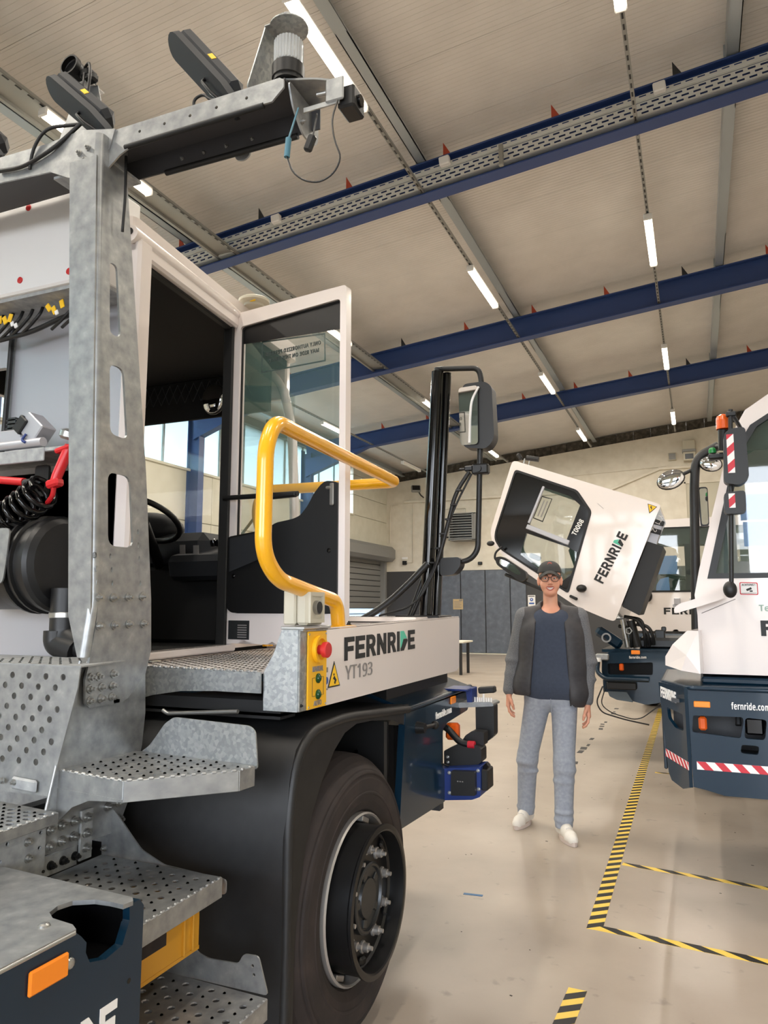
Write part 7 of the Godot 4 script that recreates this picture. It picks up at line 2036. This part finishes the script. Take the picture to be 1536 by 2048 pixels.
func build_person() -> void:
	var fdir := Vector3(0.19, 0, 0.982).normalized()
	var sdir := Vector3.UP.cross(fdir).normalized()
	var T := Transform3D(Basis(sdir, Vector3.UP, fdir), Vector3(-0.985, 0, -5.47))
	var P := thing("person", "smiling person in dark cap, glasses, open grey jacket and pale jeans", "person", T.origin)
	flat("skin", col(214, 154, 128), 0.5)
	M.skin.subsurf_scatter_enabled = true; M.skin.subsurf_scatter_strength = 0.12
	flat("lips", col(176, 92, 84), 0.45)
	flat("hair", col(62, 42, 32), 0.6)
	flat("eye_white", col(206, 198, 192), 0.3)
	flat("iris", col(58, 48, 44), 0.2)
	var heather := noise_tex(256, 61, 0.09, [[0.0, col(76, 77, 80)], [0.5, col(104, 105, 108)], [1.0, col(140, 141, 143)]], FastNoiseLite.TYPE_SIMPLEX_SMOOTH, 3)
	grained("knit", heather, 6.0, 0.95)
	grained("shell_cloth", noise_tex(256, 62, 0.02, [[0.0, col(48, 47, 50)], [1.0, col(62, 61, 64)]], FastNoiseLite.TYPE_SIMPLEX_SMOOTH, 3), 4.0, 0.6)
	grained("shirt", noise_tex(256, 63, 0.03, [[0.0, col(54, 62, 78)], [1.0, col(62, 70, 86)]], FastNoiseLite.TYPE_SIMPLEX_SMOOTH, 3), 4.0, 0.9)
	grained("denim", noise_tex(512, 64, 0.02, [[0.0, col(138, 144, 156)], [0.5, col(152, 158, 169)], [1.0, col(168, 173, 183)]], FastNoiseLite.TYPE_SIMPLEX_SMOOTH, 5), 3.0, 0.9)
	flat("cap_cloth", col(62, 62, 61), 0.9)
	flat("shoe", col(230, 224, 214), 0.6)
	flat("shoe_sole", col(206, 190, 180), 0.7)
	flat("lace", col(190, 186, 184), 0.8)
	flat("frame_dark", col(56, 32, 28), 0.35)
	# skeleton (x across, y up, z towards the camera)
	var hipL := Vector3(-0.102, 0.93, 0.0); var hipR := Vector3(0.068, 0.93, 0.0)
	var knL := Vector3(-0.190, 0.50, -0.04); var knR := Vector3(0.060, 0.49, 0.11)
	var anL := Vector3(-0.215, 0.10, -0.16); var anR := Vector3(0.045, 0.09, 0.14)
	var shL := Vector3(-0.175, 1.485, -0.01); var shR := Vector3(0.180, 1.485, -0.01)
	var elL := Vector3(-0.265, 1.195, -0.03); var elR := Vector3(0.248, 1.185, -0.03)
	var wrL := Vector3(-0.312, 0.945, 0.02); var wrR := Vector3(0.234, 0.885, 0.03)
	var body := g()
	var b := [
		["c", Vector3(-0.09, 1.37, 0), Vector3(0.09, 1.37, 0), 0.105, 0.105, 0.06, 0],
		["c", Vector3(-0.07, 1.10, 0), Vector3(0.07, 1.10, 0), 0.095, 0.095, 0.08, 0],
		["c", Vector3(-0.08, 0.95, 0), Vector3(0.08, 0.95, 0), 0.098, 0.098, 0.08, 0],
		["c", Vector3(-0.04, 1.45, 0.012), Vector3(0.04, 1.45, 0.012), 0.074, 0.074, 0.04, 0],
		["c", Vector3(0, 1.47, -0.02), shL, 0.07, 0.052, 0.05, 0],
		["c", Vector3(0, 1.47, -0.02), shR, 0.07, 0.052, 0.05, 0],
		["c", Vector3(0, 1.48, -0.020), Vector3(0, 1.66, -0.015), 0.055, 0.050, 0.035, 0],
		["c", shL, elL, 0.046, 0.036, 0.03, 0], ["c", elL, wrL, 0.036, 0.025, 0.02, 0],
		["c", shR, elR, 0.046, 0.036, 0.03, 0], ["c", elR, wrR, 0.036, 0.025, 0.02, 0],
		["c", hipL, knL, 0.078, 0.052, 0.04, 0], ["c", knL, anL, 0.052, 0.036, 0.03, 0],
		["c", hipR, knR, 0.078, 0.052, 0.04, 0], ["c", knR, anR, 0.052, 0.036, 0.03, 0],
		["c", anL + Vector3(0, -0.055, -0.01), anL + Vector3(-0.03, -0.068, 0.09), 0.024, 0.018, 0.02, 0],
		["c", anR + Vector3(0, -0.045, -0.01), anR + Vector3(0.03, -0.058, 0.09), 0.024, 0.018, 0.02, 0],
	]
	nets(b, 0.014, body)
	# head
	var h := [
		["e", Vector3(0, 1.785, -0.012), Vector3(0.077, 0.100, 0.096), 0.02],
		["e", Vector3(0, 1.715, 0.020), Vector3(0.066, 0.074, 0.068), 0.03],
		["e", Vector3(0, 1.657, 0.050), Vector3(0.034, 0.022, 0.030), 0.03],
		["e", Vector3(-0.040, 1.715, 0.050), Vector3(0.024, 0.020, 0.020), 0.02],
		["e", Vector3(0.040, 1.715, 0.050), Vector3(0.024, 0.020, 0.020), 0.02],
		["c", Vector3(-0.045, 1.782, 0.068), Vector3(0.045, 1.782, 0.068), 0.012, 0.012, 0.02, 0],
		["c", Vector3(0, 1.765, 0.082), Vector3(0, 1.728, 0.106), 0.009, 0.012, 0.01, 0],
		["e", Vector3(-0.012, 1.724, 0.094), Vector3(0.009, 0.008, 0.010), 0.006],
		["e", Vector3(0.012, 1.724, 0.094), Vector3(0.009, 0.008, 0.010), 0.006],
		["e", Vector3(-0.080, 1.745, -0.010), Vector3(0.012, 0.034, 0.020), 0.008],
		["e", Vector3(0.080, 1.745, -0.010), Vector3(0.012, 0.034, 0.020), 0.008],
		["-e", Vector3(-0.032, 1.762, 0.090), Vector3(0.018, 0.011, 0.014), 0.008],
		["-e", Vector3(0.032, 1.762, 0.090), Vector3(0.018, 0.011, 0.014), 0.008],
		["-e", Vector3(0, 1.692, 0.084), Vector3(0.034, 0.013, 0.012), 0.004],
		["c", Vector3(0, 1.56, -0.020), Vector3(0, 1.69, -0.015), 0.052, 0.050, 0.012, 0],
	]
	nets(h, 0.0042, body)
	var hl := []
	hand(hl, wrL, -1.0)
	nets(hl, 0.004, body)
	var hr := []
	hand(hr, wrR, 1.0)
	nets(hr, 0.004, body)
	inst("body", body.mesh(), M.skin, P, T)
	# face
	for s in [-1.0, 1.0]:
		var ey := inst("eye", g().ball(Vector3(s * 0.032, 1.762, 0.073), Vector3(0.0125, 0.0085, 0.0105), 12, 8).mesh(), M.eye_white, P, T)
		inst("iris", g().ball(Vector3(s * 0.031, 1.762, 0.0805), Vector3(0.0055, 0.0055, 0.0035), 10, 6).mesh(), M.iris, ey, T)
		inst("eyebrow", g().tube(rounded([Vector3(s * 0.014, 1.783, 0.086), Vector3(s * 0.034, 1.789, 0.083), Vector3(s * 0.053, 1.782, 0.068)], 0.01), 0.0042, 6).mesh(), M.hair, P, T)
	var teeth := g()
	var lip_u := []; var lip_l := []
	for k in 13:
		var u := -1.0 + k / 6.0
		var x := u * 0.036
		var zz := 0.0855 - 0.017 * u * u
		lip_u.append(Vector3(x, 1.6985 + 0.010 * u * u, zz))
		lip_l.append(Vector3(x, 1.677 + 0.0315 * u * u, zz - 0.001))
	for k in 12:
		teeth.face([lip_u[k] - Vector3(0, 0, 0.002), lip_u[k + 1] - Vector3(0, 0, 0.002), lip_l[k + 1] - Vector3(0, 0, 0.002), lip_l[k] - Vector3(0, 0, 0.002)], Vector3(0, 0, 1))
	inst("teeth", teeth.mesh(), M.eye_white, P, T)
	inst("lips", g().tube(lip_u, 0.0034, 6).tube(lip_l, 0.0042, 6).mesh(), M.lips, P, T)
	# hair under the cap, cap with a curved peak, glasses
	var ha := g()
	nets([["e", Vector3(0, 1.790, -0.022), Vector3(0.082, 0.080, 0.092), 0.01], ["-b", Vector3(0, 1.72, 0.11), Vector3(0.2, 0.2, 0.10), 0.01], ["-b", Vector3(0, 1.66, 0), Vector3(0.2, 0.09, 0.2), 0.01]], 0.005, ha)
	inst("hair", ha.mesh(), M.hair, P, T)
	var cp := g()
	nets([["e", Vector3(0, 1.800, -0.008), Vector3(0.088, 0.088, 0.108), 0.01], ["e", Vector3(0, 1.845, 0.02), Vector3(0.062, 0.040, 0.070), 0.03], ["-b", Vector3(0, 1.695, 0), Vector3(0.2, 0.11, 0.2), 0.006]], 0.005, cp)
	var cap := inst("cap", cp.mesh(), M.cap_cloth, P, T)
	var pk := g()
	var rows := []
	for j in 7:
		var row := []
		for k in 13:
			var u := -1.0 + k / 6.0
			var v := j / 6.0
			var x := u * (0.078 - 0.008 * v)
			var edge := 0.088 * sqrt(max(0.0, 1.0 - u * u * 0.95))
			var z := edge * 0.98 + v * 0.066 * sqrt(max(0.05, 1.0 - u * u))
			var y := 1.822 - u * u * 0.042 - v * 0.024
			row.append(Vector3(x, y, z))
		rows.append(row)
	for j in 6:
		for k in 12:
			pk.face([rows[j][k], rows[j][k + 1], rows[j + 1][k + 1], rows[j + 1][k]], Vector3.UP)
			var dn := Vector3(0, -0.004, 0)
			pk.face([rows[j][k] + dn, rows[j][k + 1] + dn, rows[j + 1][k + 1] + dn, rows[j + 1][k] + dn], Vector3.DOWN)
	for k in 12: pk.face([rows[6][k], rows[6][k + 1], rows[6][k + 1] + Vector3(0, -0.004, 0), rows[6][k] + Vector3(0, -0.004, 0)], Vector3(0, 0, 1))
	inst("peak", pk.mesh(), M.cap_cloth, cap, T)
	inst("cap_emblem", g().plate(v2([[-0.016, 1.864], [0.0, 1.858], [0.018, 1.872], [0.008, 1.886], [-0.008, 1.884]]), Transform3D(Basis(Vector3.RIGHT, Vector3(0, 0.75, -0.66), Vector3(0, 0.66, 0.75)), Vector3(0, 0.462, 1.313)), 0.004).mesh(), flat("emblem_red", col(150, 62, 50), 0.7), cap, T)
	var gl := g()
	for s in [-1.0, 1.0]:
		var ring := []
		for q in rounded2([[s * 0.010, 1.777], [s * 0.060, 1.779], [s * 0.058, 1.745], [s * 0.045, 1.738], [s * 0.022, 1.738], [s * 0.012, 1.748]], 0.010, 3): ring.append(Vector3(q.x, q.y, 0.0985 - abs(q.x) * 0.16))
		gl.tube(ring, 0.0024, 6, true)
		gl.tube([Vector3(s * 0.060, 1.774, 0.090), Vector3(s * 0.074, 1.773, 0.06), Vector3(s * 0.080, 1.768, -0.005)], 0.0024, 6)
	gl.tube([Vector3(-0.010, 1.766, 0.098), Vector3(0, 1.770, 0.101), Vector3(0.010, 1.766, 0.098)], 0.0024, 6)
	inst("glasses", gl.mesh(), M.frame_dark, P, T)
	# T-shirt
	var ts := g()
	nets([
		["c", Vector3(-0.095, 1.37, -0.004), Vector3(0.095, 1.37, -0.004), 0.112, 0.112, 0.06, 0],
		["c", Vector3(-0.090, 1.26, 0.000), Vector3(0.090, 1.26, 0.000), 0.112, 0.112, 0.06, 0],
		["c", Vector3(-0.088, 1.16, 0.002), Vector3(0.088, 1.16, 0.002), 0.112, 0.112, 0.06, 0],
		["c", Vector3(-0.088, 1.06, 0.004), Vector3(0.088, 1.06, 0.004), 0.114, 0.114, 0.06, 0],
		["c", Vector3(-0.09, 0.97, 0.004), Vector3(0.09, 0.97, 0.004), 0.118, 0.118, 0.08, 0],
		["c", Vector3(-0.055, 1.45, 0.014), Vector3(0.055, 1.45, 0.014), 0.088, 0.088, 0.04, 0],
		["c", Vector3(-0.06, 1.475, -0.02), shL, 0.076, 0.064, 0.04, 0],
		["c", Vector3(0.06, 1.475, -0.02), shR, 0.076, 0.064, 0.04, 0],
		["-b", Vector3(0, 0.80, 0), Vector3(0.4, 0.105, 0.4), 0.004],
		["-e", Vector3(0, 1.602, 0.040), Vector3(0.086, 0.092, 0.130), 0.006],
	], 0.010, ts)
	var tsn := inst("t_shirt", ts.mesh(), M.shirt, P, T)
	var col_pts := []
	for k in 20:
		var t := TAU * k / 20.0
		col_pts.append(Vector3(cos(t) * 0.078, 1.525 + 0.030 * (-sin(t)) - 0.018, 0.020 + sin(t) * 0.080))
	# open jacket
	var jk := g()
	nets([
		["c", Vector3(-0.105, 1.37, -0.002), Vector3(0.105, 1.37, -0.002), 0.130, 0.130, 0.05, 0],
		["c", Vector3(-0.108, 1.25, 0.0), Vector3(0.106, 1.25, 0.0), 0.130, 0.130, 0.06, 0],
		["c", Vector3(-0.118, 1.12, 0.004), Vector3(0.112, 1.12, 0.004), 0.130, 0.130, 0.06, 0],
		["c", Vector3(-0.165, 0.99, 0.006), Vector3(0.125, 0.95, 0.008), 0.126, 0.132, 0.08, 0],
		["c", Vector3(-0.05, 1.490, -0.03), shL, 0.088, 0.074, 0.04, 0],
		["c", Vector3(0.05, 1.490, -0.03), shR, 0.088, 0.074, 0.04, 0],
		["c", Vector3(-0.05, 1.56, -0.055), Vector3(0.05, 1.56, -0.055), 0.045, 0.045, 0.03, 0],
		["-b", Vector3(-0.2, 0.78, 0), Vector3(0.2, 0.155, 0.4), 0.004],
		["-b", Vector3(0.2, 0.75, 0), Vector3(0.2, 0.105, 0.4), 0.004],
		["-c", Vector3(-0.005, 1.58, 0.10), Vector3(-0.030, 0.75, 0.16), 0.088, 0.150, 0.01, 0],
		["-e", Vector3(0, 1.60, 0.02), Vector3(0.072, 0.13, 0.10), 0.006],
		["-c", Vector3(-0.095, 1.37, -0.004), Vector3(0.095, 1.37, -0.004), 0.113, 0.113, 0.004, 0],
		["-c", Vector3(-0.090, 1.25, 0.0), Vector3(0.090, 1.25, 0.0), 0.113, 0.113, 0.004, 0],
		["-c", Vector3(-0.085, 1.10, 0.002), Vector3(0.085, 1.10, 0.002), 0.116, 0.116, 0.004, 0],
		["-c", Vector3(-0.09, 0.90, 0.002), Vector3(0.09, 0.90, 0.002), 0.117, 0.117, 0.004, 0],
	], 0.009, jk)
	var jkn := inst("jacket", jk.mesh(), M.shell_cloth, P, T)
	var sl := g()
	nets([["c", shL + Vector3(-0.01, 0.0, 0), elL, 0.073, 0.058, 0.02, 0], ["c", elL, wrL + Vector3(0.0, 0.02, 0), 0.058, 0.042, 0.02, 0], ["e", elL + Vector3(-0.01, -0.02, 0.01), Vector3(0.060, 0.03, 0.06), 0.02], ["e", elL + Vector3(-0.02, -0.12, 0.02), Vector3(0.052, 0.02, 0.053), 0.02]], 0.009, sl)
	inst("sleeve", sl.mesh(), M.knit, jkn, T)
	var sr := g()
	nets([["c", shR + Vector3(0.01, 0.0, 0), elR, 0.073, 0.058, 0.02, 0], ["c", elR, wrR + Vector3(0.0, 0.02, 0), 0.058, 0.042, 0.02, 0], ["e", elR + Vector3(0.01, -0.02, 0.01), Vector3(0.060, 0.03, 0.06), 0.02], ["e", elR + Vector3(0.005, -0.14, 0.02), Vector3(0.052, 0.02, 0.053), 0.02]], 0.009, sr)
	inst("sleeve", sr.mesh(), M.knit, jkn, T)
	inst("zip_edge", g().tube([Vector3(-0.082, 1.50, 0.066), Vector3(-0.090, 1.36, 0.100), Vector3(-0.115, 1.15, 0.100), Vector3(-0.148, 0.95, 0.095)], 0.005, 6).mesh(), M.black, jkn, T)
	inst("zip_edge", g().tube([Vector3(0.080, 1.50, 0.066), Vector3(0.085, 1.36, 0.100), Vector3(0.098, 1.15, 0.104), Vector3(0.118, 0.87, 0.105)], 0.005, 6).mesh(), M.black, jkn, T)
	# jeans
	var je := g()
	nets([
		["c", Vector3(-0.097, 0.925, 0), Vector3(0.067, 0.925, 0), 0.108, 0.108, 0.04, 0],
		["c", hipL + Vector3(-0.008, -0.05, 0), knL, 0.093, 0.072, 0.018, 0], ["c", knL, anL + Vector3(0, -0.02, 0), 0.072, 0.060, 0.02, 0],
		["c", hipR + Vector3(0.008, -0.05, 0), knR, 0.093, 0.072, 0.018, 0], ["c", knR, anR + Vector3(0, -0.01, 0), 0.072, 0.060, 0.02, 0],
		["e", knL + Vector3(-0.008, -0.04, 0.008), Vector3(0.071, 0.022, 0.071), 0.03],
		["e", knL + Vector3(0.008, -0.11, -0.02), Vector3(0.068, 0.014, 0.070), 0.02],
		["e", knR + Vector3(0.006, -0.05, 0.010), Vector3(0.071, 0.022, 0.071), 0.03],
		["e", knR + Vector3(-0.008, -0.12, 0.014), Vector3(0.070, 0.016, 0.072), 0.02],
		["e", anL + Vector3(0.0, 0.02, 0.0), Vector3(0.066, 0.018, 0.070), 0.015],
		["e", anR + Vector3(0.0, 0.03, 0.0), Vector3(0.066, 0.018, 0.070), 0.015],
		["e", anR + Vector3(0.004, 0.08, 0.01), Vector3(0.064, 0.016, 0.066), 0.015],
		["e", hipR + Vector3(0.01, -0.10, 0.06), Vector3(0.070, 0.010, 0.045), 0.015],
		["e", hipR + Vector3(0.01, -0.16, 0.06), Vector3(0.070, 0.010, 0.040), 0.015],
		["-b", Vector3(0, -0.06, 0), Vector3(0.5, 0.125, 0.5), 0.004],
		["-b", Vector3(0, 1.12, 0), Vector3(0.5, 0.13, 0.5), 0.004],
	], 0.009, je)
	var jn := inst("jeans", je.mesh(), M.denim, P, T)
	inst("fly_seam", g().tube([Vector3(-0.019, 0.92, 0.108), Vector3(-0.017, 0.86, 0.106), Vector3(-0.015, 0.80, 0.083)], 0.003, 5).mesh(), M.denim, jn, T)
	# white trainers
	for q in [[anL, -0.35, 0.0], [anR, 0.30, 0.0]]:
		var an: Vector3 = q[0]
		var fd := Vector3(sin(q[1]), 0, cos(q[1]))
		var ft := Vector3(an.x, 0, an.z)
		var sh := g()
		nets([
			["c", ft + Vector3(0, 0.045, 0) - fd * 0.055, ft + Vector3(0, 0.042, 0) + fd * 0.13, 0.040, 0.036, 0.02, 0],
			["c", ft + Vector3(0, 0.040, 0) + fd * 0.13, ft + Vector3(0, 0.036, 0) + fd * 0.175, 0.042, 0.034, 0.02, 0],
			["c", ft + Vector3(0, 0.095, 0) - fd * 0.035, ft + Vector3(0, 0.075, 0) + fd * 0.06, 0.038, 0.034, 0.03, 0],
			["-b", ft + Vector3(0, -0.05, 0), Vector3(0.4, 0.056, 0.4), 0.004],
			["-c", ft + Vector3(0, 0.14, 0) - fd * 0.02, ft + Vector3(0, 0.16, 0), 0.036, 0.036, 0.004, 0],
		], 0.006, sh)
		var so := inst("shoe", sh.mesh(), M.shoe, P, T)
		var sp := PackedVector2Array()
		for k in 24:
			var t := TAU * k / 24.0
			var along := 0.065 + cos(t) * 0.148
			var wd: float = 0.046 - (0.008 if cos(t) < -0.3 else 0.0)
			var pp := ft + fd * along + Vector3(fd.z, 0, -fd.x) * sin(t) * wd
			sp.append(Vector2(pp.x, pp.z))
		inst("sole", g().plate(sp, plane_y(0.001), 0.026, [], true).mesh(), M.shoe_sole, so, T)
		for k in 4:
			var c := ft + fd * (0.055 + k * 0.022) + Vector3(0, 0.108 - k * 0.011, 0)
			inst("lace", g().tube([c + Vector3(fd.z, 0, -fd.x) * 0.020 - Vector3(0, 0.004, 0), c + Vector3(0, 0.003, 0), c - Vector3(fd.z, 0, -fd.x) * 0.020 - Vector3(0, 0.004, 0)], 0.0032, 5).mesh(), M.lace, so, T)

# ---------------------------------------------------------------- scene
const LAMP_ENERGY := 14.0

func _ready() -> void:
	# camera
	var cam := Camera3D.new()
	cam.name = "camera"
	add_child(cam)
	cam.position = Vector3(0, 1.55, 0)
	cam.rotation = Vector3(deg_to_rad(7.3966), deg_to_rad(22.8022), 0)
	cam.fov = rad_to_deg(2.0 * atan(1024.0 / 1479.0))
	cam.near = 0.05
	cam.far = 200.0
	cam.current = true
	# overcast daylight outside, entering by the gate and the translucent band
	var env := Environment.new()
	var sky := Sky.new()
	var psm := ProceduralSkyMaterial.new()
	psm.sky_top_color = Color(0.82, 0.87, 0.94)
	psm.sky_horizon_color = Color(0.94, 0.95, 0.96)
	psm.ground_bottom_color = Color(0.36, 0.36, 0.35)
	psm.ground_horizon_color = Color(0.60, 0.61, 0.62)
	psm.sky_energy_multiplier = 3.6
	psm.ground_energy_multiplier = 2.0
	psm.sun_angle_max = 0.0
	sky.sky_material = psm
	env.background_mode = Environment.BG_SKY
	env.sky = sky
	env.tonemap_mode = Environment.TONE_MAPPER_LINEAR
	env.tonemap_exposure = 0.7
	env.sdfgi_enabled = true
	env.ssao_enabled = true
	env.ssil_enabled = true
	var we := WorldEnvironment.new()
	we.name = "world_environment"
	we.environment = env
	add_child(we)
	rng.seed = 11
	make_materials()
	make_fasteners()
	build_hall()
	build_near_tractor()
	build_front_truck()
	build_tilted_truck()
	build_far_truck()
	build_person()

func make_fasteners() -> void:
	# hexagon bolt with washer along +Z, unit radius of the washer = 1
	var b := g()
	b.cyl(Vector3(0, 0, 0), Vector3(0, 0, 0.25), 1.0, 0.95, 14)
	b.cyl(Vector3(0, 0, 0.25), Vector3(0, 0, 0.95), 0.72, 0.72, 6)
	b.cyl(Vector3(0, 0, 0.95), Vector3(0, 0, 1.5), 0.40, 0.34, 8)
	bolt_mesh = b.mesh()
	var r := g()
	for j in 3:
		var a0 := PI * 0.5 * j / 3.0
		var a1 := PI * 0.5 * (j + 1) / 3.0
		r.lathe([[cos(a0), sin(a0) * 0.6], [cos(a1), sin(a1) * 0.6]], Vector3.ZERO, Vector3(0, 0, 1), 10)
	rivet_mesh = r.mesh()
